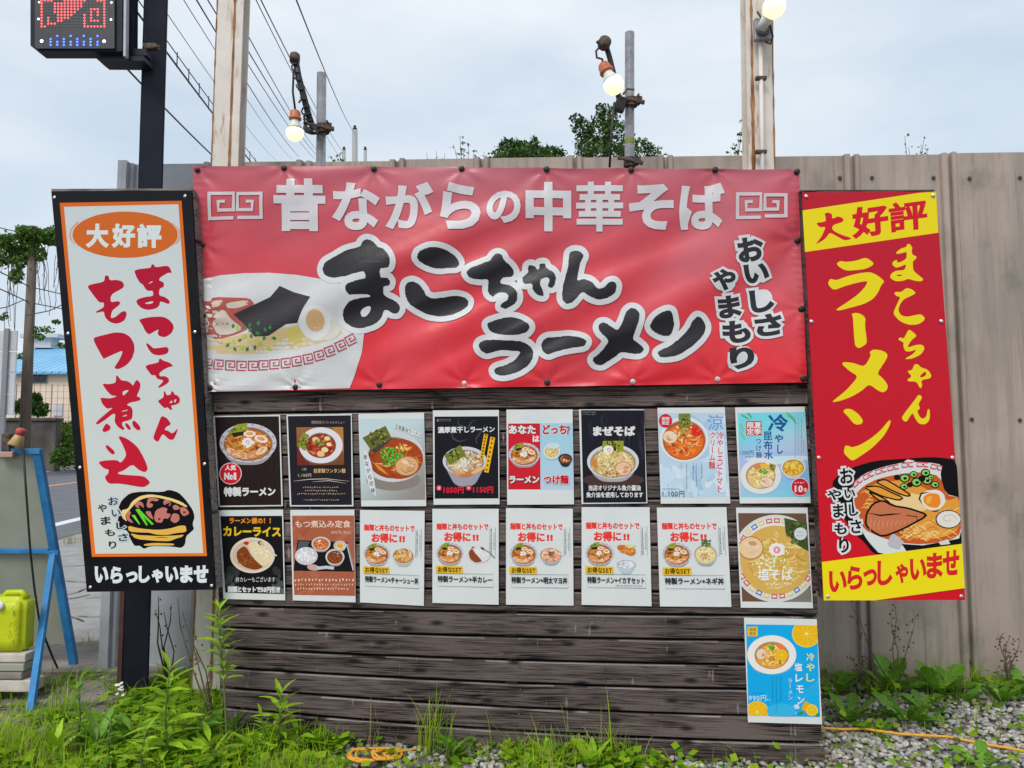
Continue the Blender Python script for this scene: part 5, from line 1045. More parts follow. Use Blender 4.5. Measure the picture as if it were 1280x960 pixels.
def special(pr, cx, cy, rx, ry, det=1.0):
    bowlbase(pr, cx, cy, rx, ry, (190, 192, 202), (188, 118, 48), .84, .12, .05, (150, 148, 150))
    for k in range(18): a = R(k * 20); pr.ell(cx + rx * .93 * math.cos(a), cy + ry * .93 * math.sin(a), rx * .05, ry * .04, (128, 142, 188) if k % 3 else (196, 120, 120), R(90) + a, n=6, keep=True)
    pr.up(); noodles(pr, cx, cy, rx * .75, ry * .7, int(26 * det), [(226, 176, 86), (208, 146, 66), (166, 92, 36), (236, 196, 112)], rx * .05)
    pr.poly([(cx - rx * .72, cy - ry * .55), (cx - rx * .38, cy - ry * .95), (cx - rx * .02, cy - ry * 1.02), (cx - rx * .08, cy - ry * .55), (cx - rx * .45, cy - ry * .35)], (138, 152, 44)); pr.poly([(cx - rx * .6, cy - ry * .5), (cx - rx * .05, cy - ry * .62), (cx - rx * .1, cy - ry * .42), (cx - rx * .5, cy - ry * .3)], (30, 34, 24)); bits(pr, cx - rx * .35, cy - ry * .68, rx * .25, ry * .16, 12, [(92, 108, 30), (160, 170, 64), (70, 84, 28)], rx * .06)
    for x, y, r in ((-.62, .05, 30), (-.5, -.12, -20), (-.66, -.1, 60), (-.45, .12, 10)): pr.ell(cx + rx * x, cy + ry * y, rx * .17, ry * .08, random.choice([(150, 86, 34), (196, 130, 56), (112, 60, 28)]), r, n=10)
    bits(pr, cx + rx * .5, cy + ry * .22, rx * .26, ry * .24, 26, [(130, 56, 30), (196, 104, 50), (224, 168, 100), (96, 44, 26)], rx * .06)
    for x, y, r in ((-.58, .5, 30), (-.18, .68, 12), (.2, .62, -20), (.5, .42, -30), (-.4, .62, 10)): chashu(pr, cx + rx * x * .95, cy + ry * y * .95, rx * .25, ry * .19, r, random.choice([(224, 176, 128), (228, 190, 152), (214, 150, 96)]))
    egg(pr, cx + rx * .06, cy - ry * .46, rx * .22, ry * .16); egg(pr, cx + rx * .46, cy - ry * .2, rx * .24, ry * .19, 15)
    bits(pr, cx - rx * .02, cy, rx * .22, ry * .2, 22, [(236, 232, 214), (214, 220, 170), (244, 240, 226)], rx * .07); naruto(pr, cx - rx * .02, cy - ry * .05, rx * .17)
PG = 'menu posters on the plank board'
def poster(label, quad, name='menu_poster'):
    t = thing(name, label, 'poster', onp(quad[3][0], quad[3][1], PSP, bn), PG)
    NXp, NYp = 4, 6; V = []
    for j in range(NYp + 1):
        for i in range(NXp + 1):
            u, v = i / NXp, j / NYp; x = (quad[0][0] * (1 - u) + quad[1][0] * u) * (1 - v) + (quad[3][0] * (1 - u) + quad[2][0] * u) * v; y = (quad[0][1] * (1 - u) + quad[1][1] * u) * (1 - v) + (quad[3][1] * (1 - u) + quad[2][1] * u) * v
            V.append(onp(x, y, PSP, bn))
    MB().prism([onp(x, y, PSP, bn) for x, y in quad], -bn * .0015).build('sheet', 'paper', t)
    return t, Print(PSP, bn, z0=.0003, step=2e-5)
c1 = (260, 505, 6.737); c2 = (440, 505, 6.737); c3 = (620, 505, 6.737); c4 = (810, 500, 6.095); c5 = (260, 630, 6.737); c8 = (810, 625, 5.818); c9 = (910, 760, 6.0)
WT = (214, 218, 218)
# 1 special ramen
t, pr = poster('black poster with a loaded ramen bowl and red No1 badge', [(266, 520), (350, 518.7), (353.5, 632.6), (273.4, 633.8)]); pr.crop(*c1)
pr.poly([(58, 110), (597, 103), (618, 850), (100, 856)], lambda x, y: (30 + int(12 * max(0, (500 - abs(y - 560)) / 500)), 20, 20))
for k in range(12): x = 120 + k * 42; pr.line([(x, 130), (x + random.uniform(-10, 10), 480), (x + 14, 840)], random.uniform(3, 9), (40, 28, 26), taper=True, keep=True)
pr.up(); special(pr, 338, 328, 240, 165, 1.6)
pr.ell(192, 585, 94, 92, (226, 210, 212)); pr.ell(192, 585, 88, 87, (200, 24, 42)); pr.text('人気', 145, 512, 238, 558, WT, .05); pr.gbox('N', 138, 578, 182, 638, WT, .06); pr.gbox('o', 184, 594, 212, 638, WT, .06); pr.gbox('1', 218, 578, 240, 638, WT, .06)
pr.text('特製ラーメン', 136, 700, 572, 778, WT, .05, slope=-.005); pr.build('print', 'print_paper', t)
# 2 wonton noodles
t, pr = poster('black poster with a square photo of wonton noodles and gold lettering', [(358, 518.4), (439.6, 517.2), (441.8, 633), (362.4, 633)]); pr.crop(*c1)
pr.poly([(672, 102), (1203, 95), (1212, 850), (702, 852)], (30, 27, 36)); pr.text('期間限定スペシャルメニュー', 870, 140, 1155, 168, (150, 140, 130), .01)
pr.clip = [(745, 196), (1138, 194), (1146, 512), (752, 516)]
pr.rect(740, 190, 1150, 520, lambda x, y: (150, 100, 58) if y < 350 else (118, 66, 36)); pr.poly([(1050, 190), (1150, 190), (1150, 420), (1090, 330)], (176, 120, 66)); pr.poly([(745, 360), (820, 380), (860, 515), (745, 515)], (110, 40, 30))
bowlbase(pr, 950, 348, 184, 152, (214, 216, 222), (150, 54, 34), .68, .0, 0); noodles(pr, 955, 352, 110, 90, 30, [(196, 80, 44), (226, 150, 80), (130, 36, 26), (214, 120, 64)], 10)
for x, y, r in ((985, 385, 30), (950, 420, 34), (1005, 290, 26), (910, 300, 32), (1020, 340, 22)): pr.ell(x, y, r, r * .72, random.choice([(226, 206, 150), (216, 190, 136), (234, 216, 176)]), random.uniform(-30, 30), n=12)
bits(pr, 950, 318, 44, 30, 24, [(70, 130, 40), (110, 160, 60), (48, 96, 34)], 10); nori(pr, [(752, 350), (800, 236), (852, 262), (818, 396)], (128, 138, 36)); pr.clip = None
pr.text('1杯', 790, 537, 832, 562, (176, 166, 150), .01); pr.text('1,100円', 755, 583, 872, 615, (190, 180, 164), .01); pr.text('自家製ワンタン麺', 888, 542, 1158, 582, (214, 178, 122), .015)
pr.line([(720, 650), (850, 634), (1000, 630), (1190, 650)], 7, (190, 182, 168), taper=True); pr.line([(880, 655), (1020, 645), (1160, 668)], 6, (190, 182, 168), taper=True)
for y, x0, x1 in ((703, 800, 1105), (730, 820, 1085), (757, 752, 1158), (808, 808, 1105)): pr.scrib(x0, y - 8, x1, y + 8, (176, 160, 138))
pr.build('print', 'print_paper', t)
# 3 old-style soy ramen
t, pr = poster('pale blue poster with a brown ramen bowl, nori and green onion heap', [(447.9, 517.2), (530, 515.8), (532.8, 632.7), (451.6, 633)]); pr.crop(*c2)
pr.clip = [(66, 126), (608, 122), (617, 806), (76, 812)]
def bgc(x, y): t_ = min(1, max(0, (x + y - 700) / 600)); return (int(184 - 44 * t_), int(208 - 72 * t_), int(214 - 82 * t_))
for i in range(6):
    for j in range(7): pr.rect(60 + i * 95, 120 + j * 100, 155 + i * 95, 220 + j * 100, bgc, keep=True)
pr.up(); pr.ell(350, 640, 230, 90, (132, 126, 120)); bowlbase(pr, 345, 445, 262, 212, (196, 202, 204), (150, 62, 24), .8, -.04, .03, (150, 148, 146)); pr.ell(395, 462, 205, 170, (158, 66, 24), n=34)
noodles(pr, 390, 470, 170, 140, 60, [(208, 116, 44), (226, 152, 76), (136, 50, 18), (190, 92, 36), (236, 176, 96)], 11)
nori(pr, [(88, 285), (282, 183), (336, 288), (160, 388)], (98, 104, 42)); pr.poly([(160, 388), (336, 288), (300, 330), (190, 420)], (66, 60, 56))
noodles(pr, 420, 370, 60, 36, 16, [(232, 206, 120), (222, 186, 96)], 12)
for k in range(6): pr.line([(170 + k * 14, 480 + k * 10), (230 + k * 16, 560 + k * 8)], 20, random.choice([(206, 122, 48), (186, 96, 36), (222, 150, 70)]), taper=True)
bits(pr, 318, 440, 78, 80, 110, [(46, 150, 34), (72, 178, 46), (30, 110, 30), (110, 196, 70)], 11); bits(pr, 410, 425, 30, 14, 14, [(66, 160, 44), (100, 186, 60)], 9); chashu(pr, 462, 522, 102, 84, -8, (212, 168, 118)); pr.line([(410, 540), (450, 580), (520, 560), (530, 510), (480, 500)], 5, (156, 104, 66))
pr.clip = None
pr.poly([(352, 165), (588, 245), (582, 282), (348, 206)], (208, 216, 218)); pr.text('正直醤油ラーメン', 362, 166, 585, 206, (60, 60, 64), .01, slope=.33)
pr.poly([(92, 400), (126, 392), (170, 520), (212, 795), (150, 720), (110, 560)], (206, 214, 216), sm=1); 
for i, ch in enumerate('昔ながらの味'): pr.gbox(ch, 98 + i * 13, 428 + i * 56, 128 + i * 13, 466 + i * 56, (40, 40, 44), .015)
pr.build('print', 'print_paper', t)
# 4 dried-sardine ramen
t, pr = poster('black poster with steaming pale ramen bowl, yellow strips and red prices', [(541, 513), (623.6, 512.4), (624.4, 630.4), (542, 631)]); pr.crop(*c2)
pr.poly([(695, 106), (1230, 103), (1234, 795), (697, 797)], (20, 20, 30))
for pts in ([(900, 110), (890, 170), (980, 210), (1000, 150), (1060, 130), (1110, 170)], [(850, 200), (840, 280), (900, 320), (990, 290), (1030, 350)], [(1130, 160), (1080, 240), (1040, 300), (1060, 350), (1110, 370)]): pr.line(smooth_loop(pts, 1)[:-4], 14, (62, 62, 76), taper=True)
pr.text('濃厚煮干しラーメン', 722, 192, 1204, 246, WT, .035, slope=-.015); pr.scrib(740, 126, 830, 136, (150, 150, 156)); pr.scrib(740, 138, 830, 148, (120, 120, 126)); pr.ell(724, 138, 10, 12, (120, 120, 126), n=10)
bowlbase(pr, 950, 480, 186, 122, (196, 200, 210), (196, 168, 132), .84, .75, .08, (150, 152, 166)); noodles(pr, 950, 500, 140, 90, 36, [(226, 216, 196), (206, 176, 136), (236, 230, 216), (180, 138, 96)], 10)
nori(pr, [(775, 430), (910, 345), (962, 430), (825, 515)], (108, 120, 40)); bits(pr, 970, 470, 40, 24, 20, [(70, 120, 60), (120, 160, 96), (226, 228, 220)], 9); bits(pr, 940, 500, 50, 30, 26, [(226, 226, 222), (206, 206, 196)], 11)
for x, y, r in ((900, 595, 10), (960, 600, -8), (1010, 570, -16), (1060, 560, -24)): pr.ell(x, y, 62, 16, random.choice([(206, 146, 92), (224, 176, 126), (190, 120, 70)]), r, n=12)
for q, (a, b) in (([(1112, 250), (1146, 256), (1106, 466), (1076, 460)], (1106, 270)), ([(1166, 275), (1206, 284), (1150, 580), (1112, 572)], (1160, 300))):
    pr.poly(q, (226, 176, 26)); n_ = 8; 
    for k in range(n_): f = (k + .5) / n_; x = (q[0][0] + q[1][0]) / 2 * (1 - f) + (q[2][0] + q[3][0]) / 2 * f; y = q[0][1] * (1 - f) + q[3][1] * f; pr.rect(x - 7, y - 8, x + 7, y + 8, (90, 64, 20), keep=True)
    pr.up()
for x in (733, 983): pr.ell(x, 706, 24, 24, (206, 40, 62)); pr.gbox('並' if x == 733 else '大', x - 13, 693, x + 13, 719, WT, .02)
pr.text('1050円', 762, 692, 944, 754, (212, 32, 56), .04); pr.text('1150円', 1010, 690, 1192, 750, (212, 32, 56), .04); pr.build('print', 'print_paper', t)
# 5 ramen or tsukemen
t, pr = poster('poster split red and light blue asking ramen or dipping noodles', [(633, 512), (715.7, 511.7), (717.5, 630.4), (634, 631)]); pr.crop(*c3)
pr.poly([(103, 165), (371, 163), (375, 720), (103, 720)], (196, 28, 44)); pr.poly([(371, 163), (646, 160), (652, 720), (375, 720)], lambda x, y: (150 + int((y - 160) * .04), 200, 220)); pr.ell(366, 115, 160, 26, (200, 214, 220))
pr.text('あなた', 102, 176, 338, 254, (40, 20, 30), .09); pr.text('あなた', 102, 176, 338, 254, WT, .05); pr.text('は', 304, 262, 366, 322, WT, .05); pr.text('どっち', 384, 172, 600, 258, WT, .10); pr.text('どっち', 384, 172, 600, 258, (190, 26, 46), .05); pr.text('？', 590, 182, 655, 262, (190, 26, 46), .05)
special(pr, 238, 425, 132, 98)
bowlbase(pr, 470, 400, 72, 66, (206, 216, 218), (214, 190, 130), .76, .0, 0, (160, 190, 200)); noodles(pr, 470, 402, 50, 44, 24, [(232, 214, 160), (206, 176, 116)], 7); pr.ell(480, 352, 60, 24, (196, 212, 218)); bowlbase(pr, 583, 462, 58, 44, (56, 50, 48), (112, 62, 32), .86, .5, .05, (40, 42, 46)); bits(pr, 583, 462, 40, 28, 22, [(176, 110, 56), (206, 150, 90), (86, 46, 26), (226, 210, 190)], 8)
pr.text('ラーメン', 106, 600, 366, 670, (40, 20, 30), .09); pr.text('ラーメン', 106, 600, 366, 670, WT, .055); pr.text('つけ麺', 400, 598, 612, 674, WT, .10); pr.text('つけ麺', 400, 598, 612, 674, (190, 26, 46), .05); pr.build('print', 'print_paper', t)
# 6 mazesoba
t, pr = poster('dark navy poster with soupless noodles in a wide white bowl', [(723.6, 511.7), (804.8, 511.7), (809.3, 629), (727, 630)]); pr.crop(*c3)
pr.clip = [(716, 52), (1246, 52), (1266, 828), (735, 832)]
pr.rect(700, 40, 1280, 840, (24, 24, 36))
for k in range(22): x = random.uniform(730, 1250); y = random.uniform(60, 620); pr.line([(x, y), (x + random.uniform(-20, 20), y + 60), (x + random.uniform(-10, 30), y + 150)], random.uniform(10, 30), random.choice([(34, 36, 52), (42, 44, 58), (18, 18, 26)]), taper=True, keep=True); pr.z += 4e-6
pr.up(); pr.ell(990, 640, 260, 60, (70, 50, 46)); pr.clip = None
pr.scrib(728, 64, 836, 76, (150, 150, 156)); pr.scrib(728, 82, 836, 94, (130, 130, 136)); pr.text('まぜそば', 806, 186, 1170, 270, WT, .055)
bowlbase(pr, 985, 485, 218, 145, (198, 206, 210), (206, 180, 128), .86, .18, .06, (160, 162, 168)); nori(pr, [(900, 312), (1076, 310), (1072, 400), (890, 396)], (140, 148, 36))
noodles(pr, 985, 495, 175, 112, 90, [(232, 216, 166), (214, 186, 126), (240, 232, 206), (190, 150, 90), (226, 206, 150)], 9)
for k in range(3): pr.line([(820 + k * 16, 450), (815 + k * 14, 500), (840 + k * 12, 560)], 20, (196, 130, 60), taper=True)
bits(pr, 960, 440, 60, 30, 30, [(206, 196, 90), (226, 220, 170), (180, 170, 70)], 10); naruto(pr, 945, 385, 40); chashu(pr, 1072, 545, 70, 62, 0, (222, 186, 150)); bits(pr, 980, 590, 90, 24, 30, [(120, 76, 40), (90, 56, 30), (206, 176, 120)], 7)
pr.text('当店オリジナル魚介醤油', 776, 682, 1220, 730, WT, .03); pr.text('魚介油を使用しております', 760, 740, 1240, 788, WT, .03); pr.build('print', 'print_paper', t)
# 7 chilled shrimp tomato
t, pr = poster('watercolour blue poster with orange tomato cream noodles and red vertical lettering', [(821.8, 509.8), (906, 509), (913, 629.3), (826, 629.6)]); pr.crop(*c4)
pr.clip = [(78, 100), (586, 96), (622, 738), (96, 744)]
pr.rect(60, 80, 640, 760, (176, 204, 224))
for k in range(60): pr.ell(random.uniform(90, 610), random.uniform(100, 740), random.uniform(20, 80), random.uniform(12, 50), random.choice([(164, 196, 222), (190, 214, 230), (156, 190, 218), (200, 220, 232), (182, 208, 226)]), random.uniform(0, 180), n=12, keep=True); pr.z += 4e-6
pr.up(); pr.gbox('涼', 452, 112, 572, 230, (112, 156, 206), .01)
bowlbase(pr, 275, 300, 186, 172, (214, 218, 220), (216, 104, 34), .86, -.03, .03, (180, 196, 206)); noodles(pr, 280, 320, 130, 110, 56, [(236, 176, 106), (228, 140, 60), (240, 206, 150), (206, 84, 26)], 9); bits(pr, 230, 390, 90, 36, 24, [(206, 70, 30), (190, 56, 26), (236, 150, 80)], 10)
chashu(pr, 168, 282, 58, 50, 10, (224, 204, 180)); nori(pr, [(233, 104), (322, 102), (322, 214), (234, 216)], (112, 124, 48)); noodles(pr, 275, 270, 50, 60, 22, [(236, 222, 166), (226, 200, 130)], 9); bits(pr, 268, 238, 22, 14, 14, [(80, 160, 60), (120, 190, 90)], 8); pr.poly([(330, 215), (360, 200), (400, 220), (410, 262), (370, 280), (332, 258)], (214, 44, 36), sm=2); bits(pr, 372, 240, 28, 22, 12, [(226, 90, 60), (190, 30, 30)], 9)
pr.clip = None
for (x0, x1, y0, y1) in ((522, 582, 240, 706), (464, 520, 240, 522)): pr.poly([(x0, y0), (x1, y0), (x1 + 18 * (y1 - y0) / 460, y1), (x0 + 6, y1)], (206, 218, 228), sm=2)
def vt(pr, st, x, y0, y1, wd, col, bold, dx=0):
    n_ = len(st); h = (y1 - y0) / n_
    for i, ch in enumerate(st): pr.text(ch, x + dx * i, y0 + h * i, x + dx * i + wd, y0 + h * (i + 1), col, bold, vert=True)
vt(pr, '冷やしエビトマト', 526, 240, 704, 50, (206, 50, 66), .02, -1); vt(pr, 'クリーム麺', 468, 240, 522, 48, (206, 50, 66), .02, -1)
for x, y1 in ((250, 520), (290, 680), (340, 620), (362, 660), (405, 600)): pr.scrib(x, 484, x + 10, y1, (70, 100, 140), vert=True)
pr.ell(133, 158, 50, 52, (196, 24, 50)); pr.text('期間', 104, 128, 164, 158, WT, .02); pr.text('限定', 104, 160, 164, 190, WT, .02); pr.text('1,100円', 102, 686, 280, 740, (50, 80, 120), .005); pr.scrib(110, 672, 240, 682, (90, 110, 140)); pr.build('print', 'print_paper', t)
# 8 chilled kelp water
t, pr = poster('sky blue poster with blue brush lettering, pale noodles and dipping bowl', [(918.8, 509.3), (1005.7, 508.2), (1013.4, 628.8), (924.8, 629.3)]); pr.crop(*c4)
pr.clip = [(683, 98), (1198, 92), (1232, 738), (705, 742)]
for i in range(8): pr.rect(660, 80 + i * 84, 1260, 164 + i * 84, lambda x, y: (int(140 + 40 * math.sin(y * .009 + x * .004)), int(196 + 14 * math.sin(y * .009)), 224), keep=True)
pr.up(); pr.poly([(690, 440), (1220, 420), (1220, 460), (900, 500)], (190, 220, 232), sm=1)
for (x, y) in ((740, 130), (770, 110), (720, 270), (715, 210), (1080, 120), (1110, 150), (1060, 105)): pr.ell(x, y, 40, 9, random.choice([(120, 190, 140), (90, 170, 130)]), random.uniform(20, 70), n=8)
pr.clip = None
pr.rect(748, 160, 866, 270, (196, 30, 48)); pr.text('夏季', 808, 166, 864, 266, WT, .03, vert=True); pr.text('限定', 752, 166, 808, 266, WT, .03, vert=True)
BLU = (28, 84, 146); pr.gbox('冷', 912, 108, 1070, 242, BLU, .03); pr.gbox('や', 962, 262, 1030, 324, BLU, .03); pr.gbox('し', 984, 340, 1028, 410, BLU, .03); vt(pr, '昆布水', 876, 236, 455, 72, BLU, .02, 3); vt(pr, 'つけ麺', 818, 285, 448, 46, BLU, .01, 2); pr.text('1200円', 694, 380, 806, 420, (50, 90, 130), .005); pr.scrib(740, 426, 800, 440, (70, 110, 150))
for x, y0, y1 in ((1118, 120, 440), (1140, 130, 400), (1164, 140, 410), (1182, 300, 400)): pr.scrib(x, y0, x + 9, y1, (90, 130, 170), vert=True)
bowlbase(pr, 858, 578, 156, 138, (214, 218, 218), (218, 184, 120), .7, -.03, .0, (170, 190, 200)); noodles(pr, 865, 585, 95, 85, 50, [(232, 206, 146), (214, 176, 106), (240, 222, 176)], 8); pr.ell(850, 500, 50, 18, (206, 130, 70), -20); pr.ell(900, 505, 52, 18, (226, 176, 70), 15); nori(pr, [(925, 480), (975, 495), (965, 540), (925, 530)], (150, 150, 50)); bits(pr, 878, 545, 34, 20, 24, [(80, 150, 50), (110, 176, 70)], 9); chashu(pr, 902, 625, 54, 40, 0, (230, 206, 190))
bowlbase(pr, 1105, 512, 96, 72, (214, 216, 214), (222, 170, 50), .84, .25, .05, (180, 196, 204)); bits(pr, 1105, 512, 62, 42, 30, [(236, 200, 90), (206, 146, 36), (240, 216, 130)], 12)
pr.ell(1157, 662, 70, 70, (226, 206, 212)); pr.ell(1157, 662, 65, 65, (196, 26, 48)); pr.scrib(1116, 624, 1198, 638, WT); pr.text('10', 1106, 642, 1182, 706, WT, .05); pr.text('食', 1182, 668, 1212, 700, WT, .02); pr.build('print', 'print_paper', t)
# 9 curry rice
t, pr = poster('black poster with curry rice plate and yellow lettering beside the tall weed', [(273, 638), (353.8, 637), (356.5, 750.5), (279.3, 748.7)]); pr.crop(*c5)
pr.clip = [(104, 102), (624, 99), (640, 760), (146, 745)]; pr.rect(90, 90, 660, 780, (14, 14, 20))
for k in range(60):
    x = random.choice([random.gauss(200, 26), random.gauss(590, 26)]); y = random.uniform(540, 760); r = random.uniform(10, 30); v = int(36 + 60 * (y - 540) / 220); pr.ell(x, y, r, r * 1.2, (v, v + 6, v + 6), n=10, keep=True); pr.z += 4e-6
pr.up(); pr.clip = None
pr.text('ラーメン屋の！！', 176, 114, 560, 166, (232, 140, 30), .04); pr.text('カレーライス', 124, 184, 618, 274, (240, 190, 26), .045, slope=.01)
pr.ell(375, 432, 188, 150, (216, 206, 188), n=36); pr.ell(375, 432, 168, 130, (198, 186, 164), n=36)
pr.poly([(330, 340), (400, 310), (480, 330), (540, 400), (545, 470), (470, 530), (420, 490), (370, 420)], (222, 206, 168), sm=2); bits(pr, 450, 415, 80, 80, 90, [(236, 226, 196), (214, 196, 150), (228, 214, 176), (240, 232, 210)], 9)
pr.poly([(240, 400), (300, 352), (330, 370), (360, 430), (420, 495), (470, 530), (400, 558), (300, 530), (245, 470)], (126, 62, 22), sm=2); bits(pr, 310, 470, 60, 60, 36, [(146, 76, 30), (106, 48, 18), (160, 90, 40)], 12)
pr.poly([(292, 330), (320, 312), (350, 322), (330, 350)], (206, 30, 34), sm=1); pr.poly([(415, 320), (445, 305), (470, 340), (440, 350)], (56, 40, 20), sm=1); pr.line([(450, 330), (520, 390), (578, 438)], 12, (196, 196, 196)); pr.ell(455, 335, 26, 12, (190, 180, 150), 40)
pr.text('丼カレーもございます', 232, 612, 570, 658, (206, 210, 210), .005); pr.text('麺類とセットで50円引き', 168, 692, 612, 742, WT, .06, slope=.01); pr.build('print', 'print_paper', t)
# 10 stew set meal
t, pr = poster('terracotta poster with a set meal of bowls on a black tray', [(362.7, 637.4), (442.9, 637), (444.5, 753), (366, 750.5)]); pr.crop(*c5)
pr.clip = [(708, 98), (1230, 96), (1240, 774), (726, 766)]; pr.rect(690, 80, 1260, 790, (164, 92, 66))
for k in range(30): pr.ell(random.uniform(710, 1230), random.uniform(100, 770), random.uniform(30, 90), random.uniform(10, 30), random.choice([(172, 100, 74), (154, 84, 58)]), random.uniform(0, 180), n=10, keep=True); pr.z += 4e-6
pr.up(); pr.clip = None; pr.text('もつ煮込み定食', 730, 136, 1202, 200, (226, 206, 190), .015); pr.text('890円(税込)', 1038, 222, 1216, 254, (206, 180, 160), .005)
pr.poly([(755, 303), (1176, 322), (1232, 570), (720, 562)], (16, 18, 24)); pr.poly([(765, 312), (860, 316), (800, 420), (745, 430)], (70, 86, 100))
pr.ell(828, 438, 96, 76, (196, 198, 204), n=30); bits(pr, 828, 430, 74, 56, 70, [(226, 228, 232), (206, 208, 214), (236, 236, 238)], 12)
for x, y, rx, ry, s_, bb_ in ((952, 335, 80, 60, (196, 110, 60), [(214, 130, 76), (230, 180, 140), (190, 86, 44), (236, 226, 206)]), (1070, 445, 80, 68, (120, 56, 30), [(150, 86, 40), (176, 60, 36), (196, 150, 86), (96, 70, 30)]), (1113, 350, 54, 42, (206, 210, 206), [(232, 170, 30), (226, 150, 20)])):
    bowlbase(pr, x, y, rx, ry, (206, 196, 186), s_, .8, .15, .04, (150, 140, 136)); bits(pr, x, y, rx * (.62 if rx > 60 else .4), ry * (.58 if rx > 60 else .4), 34, bb_, 10)
pr.ell(888, 534, 52, 26, (196, 160, 150), 8); pr.line([(920, 540), (1000, 532), (1062, 540)], 26, (190, 196, 206)); pr.line([(1170, 335), (1225, 560)], 9, (196, 196, 200)); pr.line([(1182, 335), (1232, 545)], 5, (170, 160, 150))
pr.scrib(730, 626, 1228, 656, (232, 206, 190)); pr.scrib(732, 668, 1224, 692, (214, 180, 160)); pr.scrib(756, 702, 1196, 726, (226, 196, 180)); pr.build('print', 'print_paper', t)
# 11-15 set offers
def setposter(label, quad, dish, txt, sub=None):
    t, pr = poster(label, quad); pr.quad((68, 50, 608, 845), quad); RR = (222, 58, 52)
    pr.text('麺類と丼ものセットで', 102, 172, 526, 228, RR, .045); pr.text('お得に', 160, 246, 384, 326, RR, .05); pr.text('!!', 396, 256, 452, 320, RR, .07)
    special(pr, 210, 425, 112, 92)
    if dish == 'chashu': bowlbase(pr, 432, 432, 90, 66, (206, 208, 206), (196, 130, 70), .92, .35, .0, (176, 182, 184)); bits(pr, 432, 430, 76, 52, 80, [(214, 160, 96), (226, 190, 136), (186, 110, 56), (196, 190, 90), (236, 214, 170)], 11)
    if dish == 'curry':
        pr.ell(448, 425, 96, 74, (208, 212, 214), n=30); pr.poly([(362, 410), (392, 376), (410, 410), (450, 455), (478, 488), (420, 500), (372, 466)], (138, 66, 26), sm=2); bits(pr, 470, 410, 50, 40, 40, [(226, 228, 228), (214, 216, 216)], 9); pr.ell(400, 372, 14, 8, (196, 40, 36), n=8); pr.line([(470, 378), (530, 410), (578, 458)], 9, (120, 120, 124)); pr.ell(478, 380, 20, 10, (90, 84, 76), 30)
    if dish == 'mentai': bowlbase(pr, 428, 432, 90, 62, (200, 206, 206), (222, 160, 130), .92, .35, .0, (156, 166, 170)); bits(pr, 428, 430, 76, 50, 80, [(226, 150, 120), (236, 196, 170), (214, 110, 86), (238, 216, 190)], 11); bits(pr, 430, 420, 26, 22, 20, [(70, 90, 40), (96, 110, 60), (50, 60, 30)], 8)
    if dish == 'squid': pr.poly([(340, 380), (360, 352), (430, 356), (490, 384), (492, 420), (460, 446), (400, 420)], (196, 110, 44), sm=2); bits(pr, 420, 395, 56, 24, 40, [(216, 140, 60), (176, 86, 30), (226, 170, 90)], 10); bits(pr, 450, 362, 36, 10, 14, [(196, 206, 120), (216, 220, 160)], 10); bowlbase(pr, 416, 512, 76, 38, (196, 208, 218), (206, 216, 224), .92, 1.0, .0, (176, 194, 208))
    if dish == 'negi': bowlbase(pr, 430, 425, 90, 78, (204, 208, 206), (222, 206, 150), .92, .2, .0, (150, 164, 166)); noodles(pr, 430, 425, 70, 58, 50, [(236, 228, 190), (222, 206, 150), (240, 236, 214), (206, 180, 110)], 9); bits(pr, 425, 440, 36, 26, 20, [(190, 130, 70), (214, 166, 110)], 10); bits(pr, 445, 340, 44, 34, 44, [(86, 110, 50), (60, 84, 40), (120, 140, 70)], 8)
    pr.rect(98, 530, 314, 592, (224, 180, 24)); pr.text('お得なSET', 110, 536, 304, 586, (50, 40, 20), .03)
    pr.frame(112, 592, 566, 700, 2.5, (120, 140, 144)); pr.text(txt, 112, 612, 560, 668, (36, 36, 40), .03)
    if sub: pr.scrib(330, 676, 540, 690, (120, 124, 126))
    pr.frame(536, 204, 582, 438, 2, (120, 150, 160)); pr.scrib(542, 214, 556, 424, (60, 66, 70), vert=True); pr.scrib(566, 250, 576, 392, (96, 104, 110), vert=True)
    pr.build('print', 'print_paper', t)
setposter('white set menu poster pairing ramen with a roast pork rice bowl', [(450, 637.4), (530.8, 638.6), (529.8, 757.4), (450, 753)], 'chashu', '特製ラーメン+チャーシュー丼')
setposter('white set menu poster pairing ramen with a half curry and spoon', [(540.5, 636), (623.3, 636), (623.3, 756), (540.5, 753.6)], 'curry', '特製ラーメン+半カレー')
setposter('white set menu poster pairing ramen with a pink cod roe rice bowl', [(632.5, 635), (716, 636), (717, 757), (632.5, 755.8)], 'mentai', '特製ラーメン+明太マヨ丼')
setposter('white set menu poster pairing ramen with fried squid above a rice bowl', [(727, 634), (812, 634), (814.5, 757.8), (727, 756)], 'squid', '特製ラーメン+イカすセット', True)
setposter('white set menu poster pairing ramen with a green onion rice bowl', [(821, 634.5), (908, 634), (914.3, 758.7), (825, 758)], 'negi', '特製ラーメン+ネギ丼')
